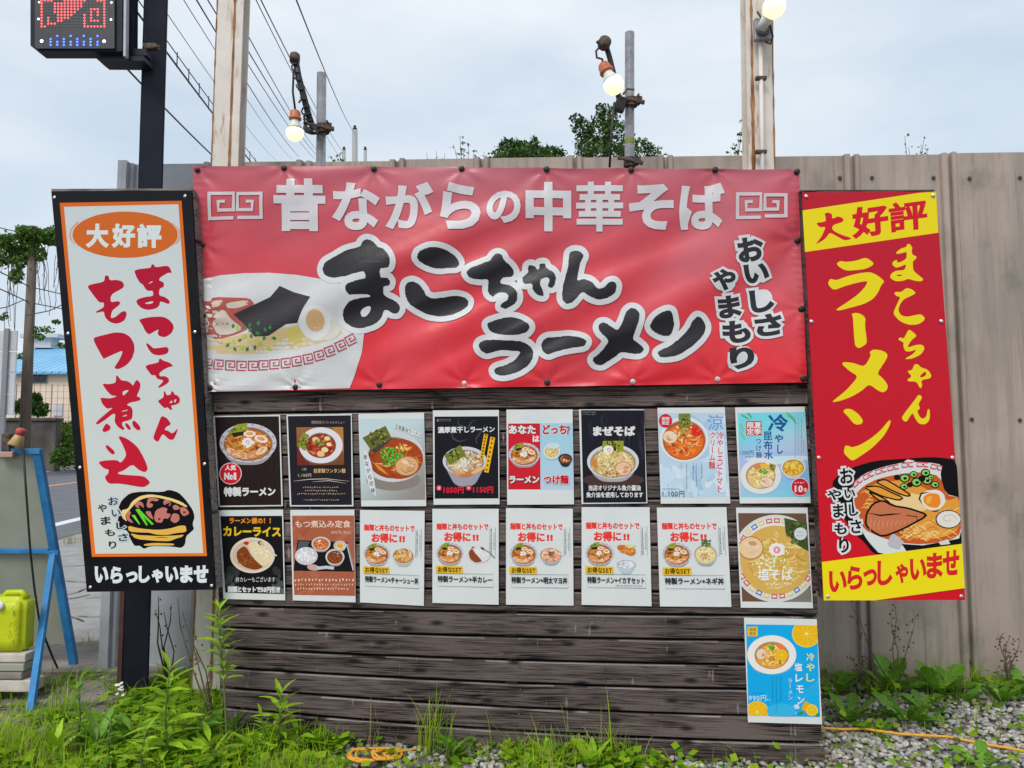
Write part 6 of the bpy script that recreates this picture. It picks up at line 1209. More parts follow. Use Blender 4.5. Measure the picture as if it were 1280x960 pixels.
# 16 salt soba
t, pr = poster('poster filled by a close view of golden salt ramen in a patterned bowl', [(920, 634.5), (1009.4, 634.5), (1016.3, 760.4), (926, 759.6)]); pr.crop(*c8)
pr.clip = [(655, 95), (1150, 97), (1190, 742), (685, 738)]; pr.rect(640, 80, 1210, 760, (104, 78, 62)); pr.poly([(1000, 745), (1200, 620), (1200, 760)], (120, 120, 112)); pr.ell(928, 425, 318, 318, (206, 210, 208), n=48); pr.ell(928, 425, 290, 290, (220, 222, 218), n=48)
for k in range(30):
    a = R(12 * k + 200); c = (196, 96, 96) if k % 5 in (0, 1) else ((90, 120, 186) if k % 5 in (3,) else (206, 196, 130)); pr.line([(928 + 276 * math.cos(a + d), 425 + 276 * math.sin(a + d)) for d in (-.08, 0, .08)], 34, c); pr.line([(928 + 276 * math.cos(a + d), 425 + 276 * math.sin(a + d)) for d in (-.05, 0, .05)], 14, (220, 220, 214))
pr.ell(928, 435, 258, 250, (206, 168, 86), n=44)
noodles(pr, 928, 435, 215, 205, 170, [(226, 196, 116), (206, 166, 76), (236, 216, 150), (190, 140, 50), (222, 206, 120), (200, 180, 90)], 10)
pr.poly([(990, 130), (1160, 170), (1180, 380), (1090, 330), (1000, 240)], (62, 82, 40)); bits(pr, 1080, 230, 80, 80, 36, [(80, 100, 50), (50, 66, 34), (96, 116, 60)], 18); chashu(pr, 748, 348, 92, 86, 0, (222, 196, 150)); bits(pr, 935, 380, 80, 66, 40, [(196, 206, 120), (236, 234, 210), (170, 190, 90)], 12); naruto(pr, 935, 360, 54); pr.ell(935, 362, 24, 26, (226, 130, 150), n=14); pr.ell(935, 362, 9, 14, (226, 220, 216), n=8)
bits(pr, 880, 460, 130, 60, 30, [(236, 232, 206), (226, 216, 170)], 12); pr.clip = None
pr.ell(1108, 245, 46, 46, (206, 216, 220)); pr.scrib(1080, 226, 1136, 240, (120, 140, 156)); pr.scrib(1080, 252, 1136, 266, (120, 140, 156)); pr.text('塩そば', 796, 496, 1052, 588, (236, 236, 230), .02); pr.scrib(862, 600, 1050, 622, (236, 234, 226)); pr.build('print', 'print_paper', t)
# 17 lemon
t, pr = poster('bright cyan poster with lemon slices hung lowest on the planks', [(930, 772), (1021, 774), (1027.8, 905.5), (935, 902.8)]); pr.crop(*c9)
pr.clip = [(135, 122), (668, 130), (691, 818), (154, 808)]; pr.rect(120, 110, 710, 830, (14, 164, 226)); 
for k in range(14): pr.line([(400 + k * 20, 820), (520 + k * 16, 640 - k * 6), (700, 560 - k * 10)], 3, (60, 184, 234), taper=True, keep=True)
pr.up()
def lemon(x, y, r):
    pr.ell(x, y, r, r * .95, (246, 206, 60), n=34); pr.ell(x, y, r * .93, r * .88, (244, 178, 20), n=34)
    for k in range(9): a = R(k * 40); pr.line([(x + r * .1 * math.cos(a), y + r * .1 * math.sin(a)), (x + r * .86 * math.cos(a), y + r * .82 * math.sin(a))], r * .035, (248, 206, 80), keep=True)
    pr.up(); pr.ell(x, y, r * .1, r * .09, (250, 230, 160), n=8)
lemon(588, 192, 108); lemon(218, 780, 86)
bowlbase(pr, 328, 350, 184, 146, (226, 224, 220), (222, 156, 60), .68, -.02, .03, (120, 170, 200)); noodles(pr, 328, 362, 100, 82, 56, [(240, 206, 126), (228, 170, 70), (214, 136, 36), (244, 222, 166)], 8); chashu(pr, 250, 345, 40, 46, 20, (226, 200, 176)); pr.ell(390, 285, 44, 18, (226, 120, 60), 30); lemon(403, 352, 44); bits(pr, 326, 290, 28, 24, 24, [(70, 170, 40), (110, 190, 60), (50, 130, 36)], 9)
for (x, y) in ((440, 775), (490, 780), (515, 740), (480, 755)): pr.poly([(x - 20, y - 14), (x + 14, y - 20), (x + 22, y + 12), (x - 12, y + 20)], random.choice([(190, 214, 236), (210, 226, 240)]))
pr.ell(400, 770, 110, 56, (50, 176, 226)); pr.poly([(545, 760), (580, 690), (625, 730), (600, 780)], (240, 160, 20), sm=1); pr.ell(628, 765, 46, 44, (248, 196, 40), 30); lemon(630, 766, 36); pr.ell(545, 788, 20, 10, (60, 140, 50), -30); pr.ell(672, 800, 18, 9, (60, 140, 50), -40); pr.clip = None
pr.rect(146, 140, 222, 212, (240, 186, 60)); pr.text('期間', 158, 148, 212, 176, (120, 90, 30), .01); pr.text('限定', 158, 178, 212, 206, (120, 90, 30), .01)
for i, ch in enumerate('冷やし'): pr.gbox(ch, 586, 336 + i * 78, 648, 396 + i * 78, (222, 222, 130), .02)
for i, ch in enumerate('塩レモン'): pr.gbox(ch, 498 + i * 7, 412 + i * 84, 556 + i * 5, 472 + i * 82, (226, 234, 240), .02)
vt(pr, 'ラーメン', 444, 524, 692, 40, (210, 228, 240), .0, 1); pr.text('990円', 154, 648, 290, 700, (214, 230, 240), .0); pr.scrib(290, 682, 320, 694, (200, 220, 236)); pr.scrib(180, 632, 270, 640, (30, 110, 160))
for x in (330, 358, 392): pr.scrib(x, 512, x + 9, 770 if x == 358 else 700, (30, 110, 160), vert=True)
pr.build('print', 'print_paper', t)
#@@GROUND
# ================================================================== THINGS ON THE LEFT
def rod(mb, p, q, a, b, up=(0, 1, 0)):
    p, q = Vector(p), Vector(q); z = (q - p).normalized(); x = Vector(up).cross(z).normalized(); y = z.cross(x)
    m_ = Matrix((x, y, z)).transposed(); return mb.bbox((p + q) / 2, (a, b, (q - p).length), .003, m_)
TR = at(50, 567, 4.08); BRf = gnd(95, 830, .05); hv = (BRf - TR).normalized(); wv = Vector((-.92, 0, 0))
ez = thing('folding_sign', 'blue framed folding sign seen from behind with grey panel', 'sign stand', BRf + wv * .5)
ez.location.z = .05
MB().prism([TR + wv, TR, TR.lerp(BRf, .90), TR.lerp(BRf, .90) + wv], Vector((0, .012, 0))).build('panel', 'easel_panel', ez)
rod(MB(), TR - Vector((.012, 0, 0)), BRf - Vector((.012, 0, 0)), .042, .03, (0, 1, 0)).build('leg', 'blue_frame', ez)
rod(MB(), TR + wv, BRf + wv, .042, .03, (0, 1, 0)).build('leg', 'blue_frame', ez)
rod(MB(), TR + Vector((.01, -.004, .012)), TR + wv + Vector((0, -.004, .012)), .03, .034, (0, 1, 0)).build('top_rail', 'blue_frame', ez)
k = .45; mA = TR.lerp(BRf, k); rod(MB(), mA + Vector((-.03, -.016, 0)), mA + wv + Vector((.03, -.016, 0)), .024, .03, (0, 1, 0)).build('cross_rail', 'blue_frame', ez)
hA = TR.lerp(BRf, .455) + Vector((.0, -.03, 0)); fA_ = gnd(38, 890, .035)
rod(MB(), hA, fA_, .034, .022, (0, 1, 0)).build('stay_leg', 'blue_frame', ez); rod(MB(), hA + wv * .95, fA_ + wv * .95, .034, .022, (0, 1, 0)).build('stay_leg', 'blue_frame', ez)
MB().bbox(hA + Vector((.005, -.012, 0)), (.06, .012, .025), .003).build('hinge', 'blue_frame', ez)
cl = thing('clip_lamp', 'small clip lamp with yellow and red shade on the blue sign top', 'lamp', at(20, 565, 4.07))
MB().bbox(at(10, 553, 4.07), (.045, .05, .10), .01).build('clip', 'rusty_steel', cl)
MB().lathe(at(24, 546, 4.05), (-.25, -.2, -1), [(-.04, .016), (-.02, .02), (0, .025), (.05, .04), (.053, .036)], 16).build('shade', mat('lamp_amber', (.52, .36, .14), rough=.45), cl, True)
MB().lathe(at(26, 540, 4.05), (.3, 0, 1), [(-.02, .022), (.01, .026), (.02, .015)], 12).build('shade_top', mat('red_plastic', (.5, .06, .05), rough=.5), cl, True)
MB().bbox(at(8, 568, 4.05), (.09, .04, .03), .005).build('clip_jaw', mat('pinkish_plastic', (.5, .3, .25), rough=.5), cl)
cab = MB().tube([at(29, 562, 4.04), at(33, 620, 4.03), at(38, 690, 4.10), at(43, 735, 4.12), at(49, 775, 4.12), at(58, 802, 4.15), at(66, 822, 4.2), at(72, 835, 4.25)], .0055, 6).build('black_cable', 'black_plastic', None, True, base=at(66, 822, 4.2)); tag(cab, 'thin black cable hanging down the grey panel from the clip lamp', 'cable')
Yj = 3.80
jc = thing('jerrycan', 'lime green plastic jerrycan with white cap on stacked boards', 'jerrycan', at(0, 820, Yj))
zt_, zb_ = at(20, 747, Yj).z, at(20, 819, Yj).z; xr_ = at(29, 780, Yj).x; wj = .24; cxj = xr_ - wj / 2; hz = zt_ - zb_
bm = bmesh.new(); bmesh.ops.create_cube(bm, size=1); bmesh.ops.scale(bm, vec=(wj, .11, hz), verts=bm.verts); bmesh.ops.subdivide_edges(bm, edges=bm.edges[:], cuts=3, use_grid_fill=True)
for v in bm.verts:
    if abs(v.co.x) < wj * .3 and abs(v.co.y) > .05 and abs(v.co.z) < hz * .3: v.co.y *= .93
bmesh.ops.bevel(bm, geom=[e for e in bm.edges if e.calc_face_angle(0) > .8], offset=.022, segments=3, affect='EDGES'); bm.verts.index_update()
mb = MB(); cj = Vector((cxj, Yj + .055, (zt_ + zb_) / 2)); mb.add([cj + v.co for v in bm.verts], [tuple(v.index for v in f.verts) for f in bm.faces]); bm.free()
mb.build('body', 'lime_plastic', jc, True)
MB().tube([Vector((cxj - .02, Yj + .055, zt_ - .01)), Vector((cxj + .0, Yj + .055, zt_ + .014)), Vector((cxj + .07, Yj + .055, zt_ + .016)), Vector((cxj + .10, Yj + .055, zt_ - .01))], .014, 10).build('handle', 'lime_plastic', jc, True)
MB().lathe(at(0, 757, Yj - .002), (0, -1, .35), [(-.02, .022), (.005, .022), (.012, .018)], 16).build('cap', 'white_plastic', jc, True)
sc_ = MB()
for k in range(16): p = Vector((cxj + random.uniform(.02, .11), Yj - .0008, zb_ + random.uniform(.03, hz * .8))); a = random.uniform(.6, 2.2); sc_.add([p, p + Vector((.002, 0, 0)), p + Vector((math.cos(a) * .03 + .002, -.0003, math.sin(a) * .03)), p + Vector((math.cos(a) * .03, -.0003, math.sin(a) * .03))], [(0, 1, 2, 3)])
tag(sc_.build('scuff_marks', 'lime_scuff', jc), kind='stuff')
for i, (y0, y1, xr, m_, lab) in enumerate([(820, 831, 26, 'pale_board', 'topmost pale board directly under the jerrycan'), (832, 842, 25, 'easel_panel', 'middle grey board in the stack under the jerrycan'), (843, 852, 23, 'concrete_slab', 'lower grey board in the stack under the jerrycan'), (853, 868, 37, 'pale_board', 'widest board at the bottom of the stack with a bolt hole')]):
    z1 = at(10, y0, Yj - .05).z; z0 = at(10, y1, Yj - .05).z; xr2 = at(xr, y0, Yj - .05).x
    o = MB().bbox((xr2 - .22, Yj + .03, (z0 + z1) / 2), (.44, .09, z1 - z0), .006, Matrix.Rotation(random.uniform(-.04, .04), 3, 'Z')).build('stacked_board', m_, None, base=(xr2 - .22, Yj + .09, z0)); tag(o, lab, 'board', 'boards stacked under the jerrycan')
zb2 = at(10, 868, Yj - .05).z
for dx in (.06, .38): 
    o = MB().bbox((at(43, 853, Yj).x - dx, Yj + .09, zb2 / 2 + .012), (.07, .08, max(.03, zb2 - .03)), .006).build('support_block', 'dark_concrete', None, base=(at(43, 853, Yj).x - dx, Yj + .09, .03)); tag(o, 'dark block holding up the stacked boards', 'block', 'blocks under the boards')
# ================================================================== GROUND COVER
def proj(p):
    d = Vector(p) - CAM; z = d.dot(FW); return 640 + FPX * d.dot(RT) / z, 480 - FPX * d.dot(UP) / z
# gravel
bm = bmesh.new(); bmesh.ops.create_icosphere(bm, subdivisions=2, radius=1); bv = np.array([v.co for v in bm.verts]); bf = np.array([[v.index for v in f.verts] for f in bm.faces]); bm.free()
protos = []
for k in range(10):
    v = bv.copy(); 
    for _ in range(7):      # cut flat facets
        n_ = rng.normal(size=3); n_ /= np.linalg.norm(n_); d = v @ n_; c_ = rng.uniform(.45, .8); v = v - np.outer(np.maximum(d - c_, 0), n_)
    protos.append(v * np.array([1, rng.uniform(.65, .95), rng.uniform(.5, .75)]))
VV = []; FF = []; CL = []; cnt = 0
for i in range(13000):
    x = rng.uniform(-.9, 3.6); y = rng.uniform(2.6, 4.25)
    if x < .3 and rng.uniform() < .75 * (1 - (x + .9) / 1.2): continue
    px, py = proj((x, y, 0))
    if px > 1310 or py > 990: continue
    if px > 1030 and py < 872 and rng.uniform() < .35: continue
    r = rng.uniform(.009, .020) * (1.25 if rng.uniform() < .08 else 1); a = rng.uniform(0, 6.28); t2 = rng.uniform(-.6, .6)
    v = protos[i % 10] * r; c_, s_ = math.cos(t2), math.sin(t2); v = np.stack([v[:, 0] * c_ - v[:, 2] * s_, v[:, 1], v[:, 0] * s_ + v[:, 2] * c_], 1); c_, s_ = math.cos(a), math.sin(a)
    v = np.stack([v[:, 0] * c_ - v[:, 1] * s_, v[:, 0] * s_ + v[:, 1] * c_, v[:, 2]], 1) + np.array([x, y, r * .35 + rng.uniform(0, .012)])
    VV.append(v); FF.append(bf + cnt); cnt += len(v); g_ = rng.uniform(.22, .58); w_ = rng.uniform(-.01, .075); CL.append(np.tile([g_ + w_, g_ + w_ * .3, g_ - w_ * .8, 1], (len(v), 1)))
VV = np.concatenate(VV); FF = np.concatenate(FF); CL = np.concatenate(CL).astype(np.float32)
me = bpy.data.meshes.new('gravel'); me.vertices.add(len(VV)); me.vertices.foreach_set('co', VV.astype(np.float32).ravel()); me.loops.add(len(FF) * 3); me.polygons.add(len(FF))
me.loops.foreach_set('vertex_index', FF.astype(np.int32).ravel()); me.polygons.foreach_set('loop_start', np.arange(0, len(FF) * 3, 3, dtype=np.int32)); me.update(calc_edges=True); me.validate()
a_ = me.attributes.new('Col', 'FLOAT_COLOR', 'POINT'); a_.data.foreach_set('color', CL.ravel()); o = link('gravel', me, 'stone'); tag(o, 'pale grey crushed gravel spread in front of the fence and board', 'gravel', kind='stuff')
# dry litter: broken straw and dead leaves lying on the soil
lt = MB()
for k in range(4200):
    x = random.uniform(-2.4, 3.0); y = random.uniform(2.62, 4.1); px, py = proj((x, y, 0))
    if px > 430 and random.random() > (.5 if (px < 600 or (px > 1030 and py < 890)) else .04): continue
    a = random.uniform(0, 6.28); l = random.uniform(.006, .03); w_ = random.uniform(.0012, .006); d = Vector((math.cos(a), math.sin(a), random.uniform(-.2, .35))); sd_ = Vector((-d.y, d.x, 0)) * w_; p = Vector((x, y, random.uniform(.008, .035)))
    lt.add([p - sd_, p + sd_, p + d * l + sd_ * .6, p + d * l - sd_ * .6], [(0, 1, 2, 3)])
o = lt.build('dry_litter', 'dry_stem'); tag(o, 'dry brown straw and leaf litter scattered under the grass', 'litter', kind='stuff')
# blades of grass
def blades(spots, name):
    V, Fc, Cc = [], [], []
    for (x, y, ln, wd, lean, az, col) in spots:
        k0 = len(V); d = Vector((math.cos(az), math.sin(az), 0)); sd_ = Vector((-d.y, d.x, 0)); tw = random.uniform(-.8, .8); sd_ = (sd_ * math.cos(tw) + d * math.sin(tw))
        p = Vector((x, y, -.005)); a = .12 * lean; ns = 4
        for s_ in range(ns + 1):
            t = s_ / ns; w_ = wd * (1 - t) ** .7 * .5
            if s_ < ns: V += [p - sd_ * w_, p + sd_ * w_]
            else: V.append(p)
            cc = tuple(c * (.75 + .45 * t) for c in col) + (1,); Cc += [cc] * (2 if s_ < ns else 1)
            p = p + (Vector((0, 0, math.cos(a))) + d * math.sin(a)) * ln / ns; a += lean * .55
        for s_ in range(ns - 1): b = k0 + 2 * s_; Fc.append((b, b + 1, b + 3, b + 2))
        b = k0 + 2 * (ns - 1); Fc.append((b, b + 1, b + 2))
    return V, Fc, Cc
GC = [(.32, .52, .012), (.40, .58, .02), (.20, .38, .012), (.50, .62, .05), (.26, .46, .01)]; DRY = [(.36, .30, .15), (.28, .22, .10), (.42, .37, .22)]
spots = []; cover = []
def gprob(px, py, x, y):
    if px < -30 or px > 1310 or py > 1000 or py < 838: return 0
    pch = .30 + 1.5 * noise.noise(Vector((x * 4.3, y * 4.3, 0))) + .6 * noise.noise(Vector((x * 13, y * 13, 2)))
    if px < 430:
        q = 1.0
        if px < 150 and py < 905: q = .12
        if px < 60 and py < 935: q = .15
        if 150 <= px < 215 and py < 880: q = .3
        return q * max(.08, pch + .28)
    if 418 < px < 540 and py > 931: return .03
    if px < 590: return max(.0, pch) * (.85 if py > 905 else .5)
    if px < 850: return .38 * max(0, pch) * (1 if py > 925 else 0)
    if px < 1030: return .03
    if py < 878: return .26 * max(0, pch)
    return .014
# soil patch under the grass is real litter: small dry bits
i = 0
while i < 160000 and len(spots) < 12000:
    i += 1; x = random.uniform(-2.9, 3.3); y = random.uniform(2.62, 4.25); px, py = proj((x, y, 0)); q = gprob(px, py, x, y)
    if (BP - Vector((x, y, 0))).dot(bn) > -.012 and 280 < px < 1025: continue      # nothing grows inside the board
    if random.random() < q:
        dry = random.random() < .2; ln = random.uniform(.03, .12) * (1.15 + .9 * noise.noise(Vector((x * 2.7, y * 2.7, 5)))) * (1.5 if random.random() < .12 else 1)
        spots.append((x, y, ln, random.uniform(.003, .006), random.uniform(.05, .75), random.uniform(0, 6.28), random.choice(DRY if dry else GC)))
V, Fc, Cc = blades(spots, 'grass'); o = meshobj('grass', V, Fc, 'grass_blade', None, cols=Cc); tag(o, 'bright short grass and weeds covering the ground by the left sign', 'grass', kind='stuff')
V, Fc, Cc = [], [], []
i = 0
while i < 120000 and len(V) < 4 * 12000:
    i += 1; x = random.uniform(-2.7, 3.2); y = random.uniform(2.62, 4.2); px, py = proj((x, y, 0)); q = gprob(px, py, x, y)
    if noise.noise(Vector((x * 4, y * 4, 7))) < -.15 or random.random() > q * 1.4: continue
    if (BP - Vector((x, y, 0))).dot(bn) > -.012 and 280 < px < 1025: continue
    az = random.uniform(0, 6.28); l = random.uniform(.016, .055); d = Vector((math.cos(az), math.sin(az), random.uniform(-.1, .5))).normalized(); s_ = Vector((-d.y, d.x, random.uniform(-.3, .3))) * .42; p = Vector((x, y, random.uniform(.01, .07))); k0 = len(V)
    V += [p, p + d * l * .5 + s_ * l, p + d * l, p + d * l * .5 - s_ * l]; Fc.append((k0, k0 + 1, k0 + 2, k0 + 3)); c = random.choice([(.20, .40, .012), (.27, .48, .015), (.12, .28, .012), (.36, .52, .03)]); Cc += [c + (1,)] * 4
o = meshobj('ground_cover', V, Fc, 'grass_blade', None, cols=Cc); tag(o, 'low small leaved green ground cover between the grass', 'ground cover', kind='stuff')
# ------------------------------------------------------------------ weeds with leaves of their own
def leafmesh(name, prof, droop, fold, m):
    V = []; Fc = []; n_ = len(prof)
    for i, (t, w_) in enumerate(prof):
        z = -droop * t * t; V += [(t, -w_, z + fold * w_), (t, 0, z), (t, w_, z + fold * w_)]
        if i: b = 3 * (i - 1); Fc += [(b, b + 1, b + 4, b + 3), (b + 1, b + 2, b + 5, b + 4)]
    me = bpy.data.meshes.new(name); me.from_pydata(V, [], Fc); me.update(); me.polygons.foreach_set('use_smooth', [True] * len(Fc)); me.materials.append(M[m]); return me
LANCE = leafmesh('lance_leaf', [(0, .01), (.08, .045), (.25, .10), (.45, .125), (.65, .10), (.85, .05), (1, .003)], .28, .35, 'leaf_bright')
LANCED = leafmesh('lance_leaf_dark', [(0, .01), (.08, .05), (.25, .12), (.45, .14), (.65, .12), (.85, .055), (1, .003)], .35, .35, 'leaf')
DOCK = leafmesh('dock_leaf', [(0, .02), (.1, .04), (.25, .12), (.42, .18), (.6, .17), (.8, .11), (.93, .05), (1, .005)], .3, .25, 'leaf_bright')
LOBE = leafmesh('lobed_leaf', [(0, .02), (.1, .05), (.16, .12), (.22, .06), (.32, .15), (.40, .08), (.52, .20), (.60, .11), (.72, .22), (.85, .17), (.95, .08), (1, .01)], .3, .3, 'leaf')
def addleaf(th, me, p, az, el, size, roll=0):
    o = bpy.data.objects.new('leaf', me); C.objects.link(o); o.parent = th; o.location = Vector(p) - wloc(th)
    o.rotation_euler = (Matrix.Rotation(az, 3, 'Z') @ Matrix.Rotation(-el, 3, 'Y') @ Matrix.Rotation(roll, 3, 'X')).to_euler(); o.scale = (size, size, size); return o
def tallweed(label, px_base, px_top, Y, nl, ls_, me=LANCE, start=.25, cat='weed', group='tall leafy weeds', top=True):
    b = Vector((at(px_base, 900, Y).x, Y, 0)); t_ = at(px_top[0], px_top[1], Y); th = thing('leafy_weed', label, cat, b, group)
    mid = b.lerp(t_, .5) + Vector((random.uniform(-.015, .015), random.uniform(-.02, .02), 0)); pts = [b.lerp(mid, k / 3) for k in range(3)] + [mid.lerp(t_, k / 3) for k in range(4)]
    MB().tube(pts, [.006 - .004 * k / 6 for k in range(7)], 6).build('stem', 'stem', th, True)
    for k in range(nl):
        f = start + (1 - start) * k / (nl - 1); j = min(5, int(f * 6)); p = pts[j].lerp(pts[j + 1], f * 6 - j); az = k * 2.4 + random.uniform(-.3, .3); el = random.uniform(.15, .5) + (.75 if f > .93 else .25 * f); sz = ls_ * (1.05 - .45 * f) * random.uniform(.8, 1.15)
        addleaf(th, me, p, az, el, sz, random.uniform(-.4, .4))
    return th
tallweed('tallest leafy weed growing up the white post beside the curry poster', 286, (273, 760), 3.22, 40, .125, start=.52)
tallweed('leafy weed with long pointed leaves in front of the black column', 213, (212, 836), 3.12, 36, .16, start=.12)
tallweed('medium leafy weed against the lower planks', 352, (351, 868), 3.2, 30, .135, start=.15)
tallweed('small leafy weed leaning beside the medium one at the planks', 334, (326, 892), 3.18, 16, .09, start=.2)
tallweed('short leafy weed among the grass below the long pointed one', 182, (183, 912), 3.0, 18, .10, LANCE, .2)
tallweed('short bushy weed growing on the concrete slab edge', 97, (99, 858), 3.25, 20, .085, LANCED, .1)
tallweed('bushy dark weed at the foot of the white post', 258, (256, 872), 3.35, 22, .09, LANCED, .1)
tallweed('small weed sprouting in the cracked slab beside the column', 140, (139, 900), 3.15, 14, .075, LANCED, .1)
def rosette(label, px, py, n_, size, me, name='broadleaf_weed', el=(.25, 1.1), group='broad leaved weeds', hgt=0.0, Yf=None):
    b = gnd(px, py) if Yf is None else Vector((at(px, py, Yf).x, Yf, 0)); th = thing(name, label, 'weed', b, group); st = MB()
    for k in range(n_):
        az = k * 2.4 + random.uniform(-.4, .4); e = random.uniform(*el); p = b + Vector((math.cos(az) * .012, math.sin(az) * .012, .008 + hgt * random.random())); addleaf(th, me, p, az, e, size * random.uniform(.65, 1.15), random.uniform(-.4, .4))
        if hgt: st.tube([b, b.lerp(p, .6) + Vector((0, 0, .01)), p], .003, 5)
    if not hgt: st.lathe(b, (0, 0, 1), [(0, .012), (.012, .009), (.02, .003)], 7)
    st.build('stem', 'stem', th); return th
rosette('large bright dock plant at the foot of the planks', 740, 962, 17, .15, DOCK, el=(.3, 1.3))
rosette('low dock plant beside the large one with rounded leaves', 690, 958, 11, .11, DOCK)
rosette('spreading dock plant in gravel below the planks', 648, 955, 12, .11, DOCK)
rosette('small dock plant between the rope coil and planks', 585, 952, 10, .09, DOCK)
rosette('small dock plant at the thin grass stalk by the planks', 800, 958, 11, .085, DOCK)
rosette('dock plant with a wide leaf behind the coil of rope', 447, 922, 9, .10, DOCK)
rosette('round leaved plant at the base of the black column', 160, 900, 9, .13, DOCK, el=(.2, .9))
rosette('large dark leaved plant between the column and white post', 240, 905, 12, .14, DOCK, el=(.2, 1.0))
rosette('flat leaved plant in the grass below the white post', 200, 948, 10, .11, DOCK)
rosette('lobed weed in the gravel beside the plank board end', 1062, 905, 14, .14, LOBE)
rosette('lobed weed in gravel under the red and yellow sign', 1132, 905, 16, .16, LOBE)
rosette('upright lobed weed against the fence under the sign corner', 1172, 872, 13, .19, LOBE, el=(.5, 1.4))
rosette('small lobed weed close to the yellow rope line', 1098, 920, 9, .09, LOBE)
rosette('dark lobed weed at the fence foot under the sign', 1112, 868, 14, .18, LOBE, el=(.5, 1.4))
rosette('low weed patch by the fence seam in gravel', 1205, 880, 12, .12, LOBE)
rosette('green weed below the dry plant at the fence', 1252, 880, 14, .13, LOBE)
rosette('leafy weed in the open gravel near the rope end', 1228, 962, 12, .12, LOBE)
rosette('dark weed tucked behind the board end', 1045, 868, 12, .13, LOBE, el=(.3, 1.2))
rosette('spreading weed between the fence weeds', 1155, 890, 12, .12, LOBE)
rosette('weed at the far end of the fence foot', 1280, 872, 12, .15, LOBE)
for (lab, px, py, n_, sz, me_) in [('broad leaved weed clump left of the long pointed weed', 165, 940, 16, .13, LANCED), ('broad leaved weed clump right of the long pointed weed', 246, 938, 16, .14, LANCED), ('leafy clump spilling over the slab corner', 122, 948, 15, .12, LANCED), ('leafy clump under the tallest weed', 292, 930, 16, .12, LANCED), ('leafy clump in front of the medium weed', 372, 950, 14, .11, LANCE), ('bright leafy clump below the white post foot', 262, 960, 15, .13, LANCE), ('bright leafy clump at the front edge of the slabs', 70, 960, 14, .11, LANCE), ('low leafy clump beside the tall grass tuft', 560, 957, 12, .09, LANCED), ('leafy clump between the two small weeds at the planks', 318, 955, 14, .12, LANCE), ('dark leafy clump behind the white wildflowers', 186, 902, 14, .12, LANCED)]:
    rosette(lab, px, py, n_, sz, me_, el=(.3, 1.25), hgt=.09)
def tuft(label, px, py, n_, ln, col=None, spread=.05):
    b = gnd(px, py); sp_ = []
    for k in range(n_): sp_.append((b.x + random.gauss(0, spread * .4), b.y + random.gauss(0, spread * .4), ln * random.uniform(.5, 1.1), random.uniform(.004, .007), random.uniform(.05, .7), random.uniform(0, 6.28), random.choice(col or GC)))
    V, Fc, Cc = blades(sp_, 't'); o = meshobj('grass_tuft', V, Fc, 'grass_blade', None, cols=Cc, base=b); tag(o, label, 'grass tuft', 'tufts of long grass')
tuft('tall grass tuft standing against the planks beside the rope coil', 542, 945, 46, .30, spread=.08)
tuft('long grass tuft growing on the slab in front of the folding sign', 82, 905, 30, .30, spread=.07)
tuft('grass tuft at the fence with one long arching blade', 1216, 858, 26, .20)
tuft('small grass tuft between the medium weed and rope', 402, 946, 26, .15)
tuft('few long thin stalks rising beside the large dock plant', 770, 958, 6, .32, DRY + GC, .04)
tuft('dry straw coloured tuft at the end of the planks', 468, 936, 12, .26, DRY)
tuft('yellowed grass tuft beside the folding sign foot', 112, 815, 40, .14, [(.42, .34, .10), (.5, .4, .12), (.32, .28, .08)], .12)
tuft('yellowing tuft at the pavement edge by the road', 87, 680, 40, .22, [(.36, .34, .10), (.28, .3, .07)], .12)
# dry stalks and vines at the fence
def dry(label, px, py, tops, Yd, r=.003, nbit=10):
    b = Vector((at(px, py, Yd).x, Yd, 0)); th = thing('dry_stalk', label, 'dry weed', b, 'dry weeds by the fence'); mb = MB(); tb = MB()
    for (x, y) in tops:
        t_ = at(x, y, Yd + random.uniform(-.05, .05)); m_ = b.lerp(t_, .5) + Vector((random.uniform(-.04, .04), 0, 0)); pts = [b, b.lerp(m_, .6), m_, m_.lerp(t_, .6) + Vector((random.uniform(-.02, .02), 0, 0)), t_]; mb.tube(pts, [r, r, r * .8, r * .6, r * .3], 5)
        for k in range(nbit): f = random.uniform(.45, 1); q = b.lerp(m_, f * 2) if f < .5 else m_.lerp(t_, f * 2 - 1); q = q + Vector((random.gauss(0, .018), random.gauss(0, .012), random.gauss(0, .015))); tb.lathe(q, (random.random(), random.random(), 1), [(-.006, .001), (0, .006), (.006, .001)], 5)
    mb.build('stalk', 'dry_stem', th, True); tag(tb.build('seed_heads', 'dry_stem', th), kind='stuff')
dry('brown dry seed plant standing alone against the fence', 1262, 850, [(1248, 792), (1262, 795), (1275, 800), (1255, 805), (1270, 812)], 4.02, .004, 14)
dry('dry stalk leaning on the fence ribs under the sign', 1070, 850, [(1062, 815), (1070, 818), (1078, 820)], 3.98, .003, 10)
dry('thin vine climbing from the weeds to the sign bottom', 1120, 850, [(1118, 752), (1113, 762), (1145, 770), (1062, 752)], 4.0, .003, 12)
dry('dark leafless vine crossing the white post foot', 270, 870, [(222, 748), (262, 800), (240, 780), (228, 765)], 3.5, .004, 5)
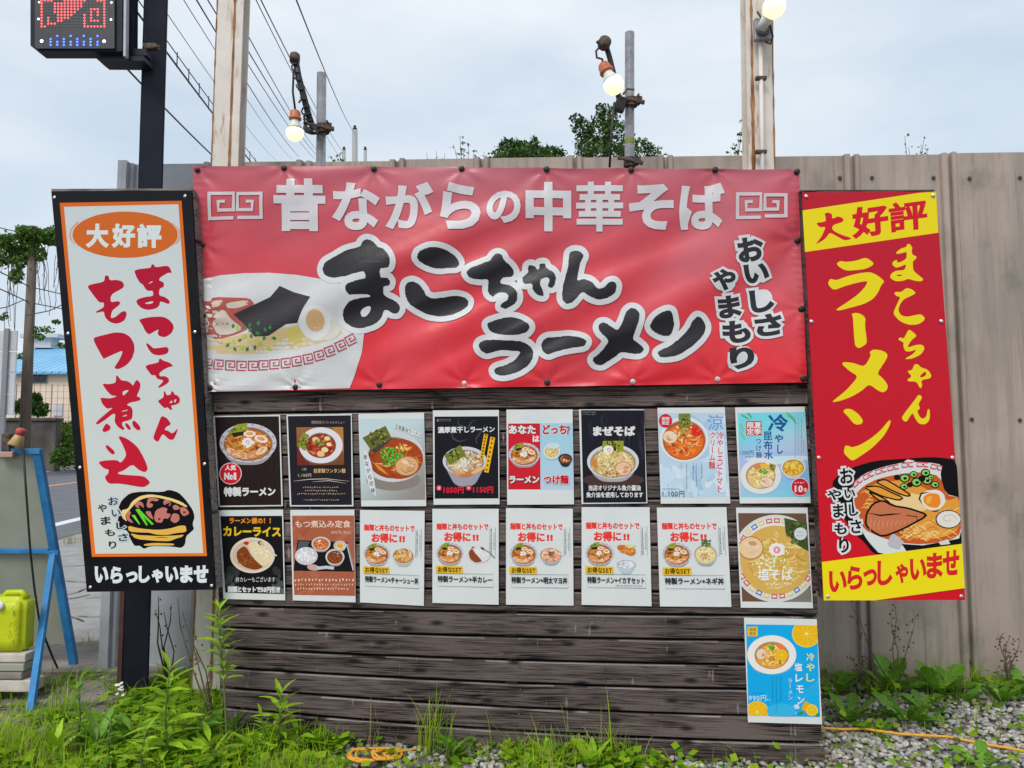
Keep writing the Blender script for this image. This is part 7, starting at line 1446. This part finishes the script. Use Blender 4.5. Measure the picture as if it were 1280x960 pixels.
dry('bare dark twigs against the grey sheet by the column', 212, 850, [(194, 762), (205, 765), (214, 755), (198, 745)], 4.05, .005, 2)
# yellow rope: a coil in the grass and a line across the gravel
pts = []
for k in range(110):
    a = k * .31; t = k / 110; cx_ = 448 + 46 * t + 6 * math.sin(k * .11); pts.append(gnd(cx_ + (24 - 8 * t) * math.cos(a), 944 - 3 * t + (8.5 - 2.5 * t) * math.sin(a * (1 + .02 * math.sin(k))), .018 + .03 * abs(math.sin(k * .155))))
pts += [gnd(510, 938, .02), gnd(522, 935.5, .02), gnd(534, 933, .02)]
o = MB().tube(pts, .005, 7).build('rope_coil', 'rope_yellow', None, True, base=gnd(470, 943)); tag(o, 'loose coil of orange yellow rope lying in the grass', 'rope')
o = MB().tube([gnd(x, y, .034 + .006 * math.sin(x)) for x, y in [(1025, 910), (1055, 911.5), (1080, 911), (1100, 914), (1125, 917.5), (1150, 919), (1185, 921), (1210, 926), (1235, 931), (1260, 935), (1290, 941)]], .0058, 7).build('rope_line', 'rope_yellow', None, True, base=gnd(1150, 919)); tag(o, 'straight yellow rope stretched across the pale gravel', 'rope')
# fallen leaf on the planks, flowers
fp = bpx(972, 932, .02); th = thing('fallen_leaf', 'single green leaf resting against the lowest plank', 'leaf', fp)
o = bpy.data.objects.new('leaf_blade', DOCK); C.objects.link(o); o.parent = th; o.rotation_euler = (R(80), R(40), 0); o.scale = (.05, .06, .05); o.location = (-.02, 0, .015)
th = thing('white_wildflowers', 'tiny white wildflowers beside the black column foot', 'flowers', gnd(150, 895))
for k in range(9):
    p = gnd(146 + random.uniform(-3, 8), 890, 0) + Vector((0, 0, random.uniform(.03, .14))); MB().lathe(p, (random.uniform(-.3, .3), -.5, 1), [(0, .002), (.002, .008), (.005, .009), (.006, .003)], 8).build('flower', 'petal', th)
stm_ = MB()
for k in range(7): stm_.tube([gnd(150, 893), gnd(147 + random.uniform(-3, 7), 890) + Vector((0, 0, random.uniform(.05, .13)))], .0015, 4)
stm_.build('stems', 'stem', th)
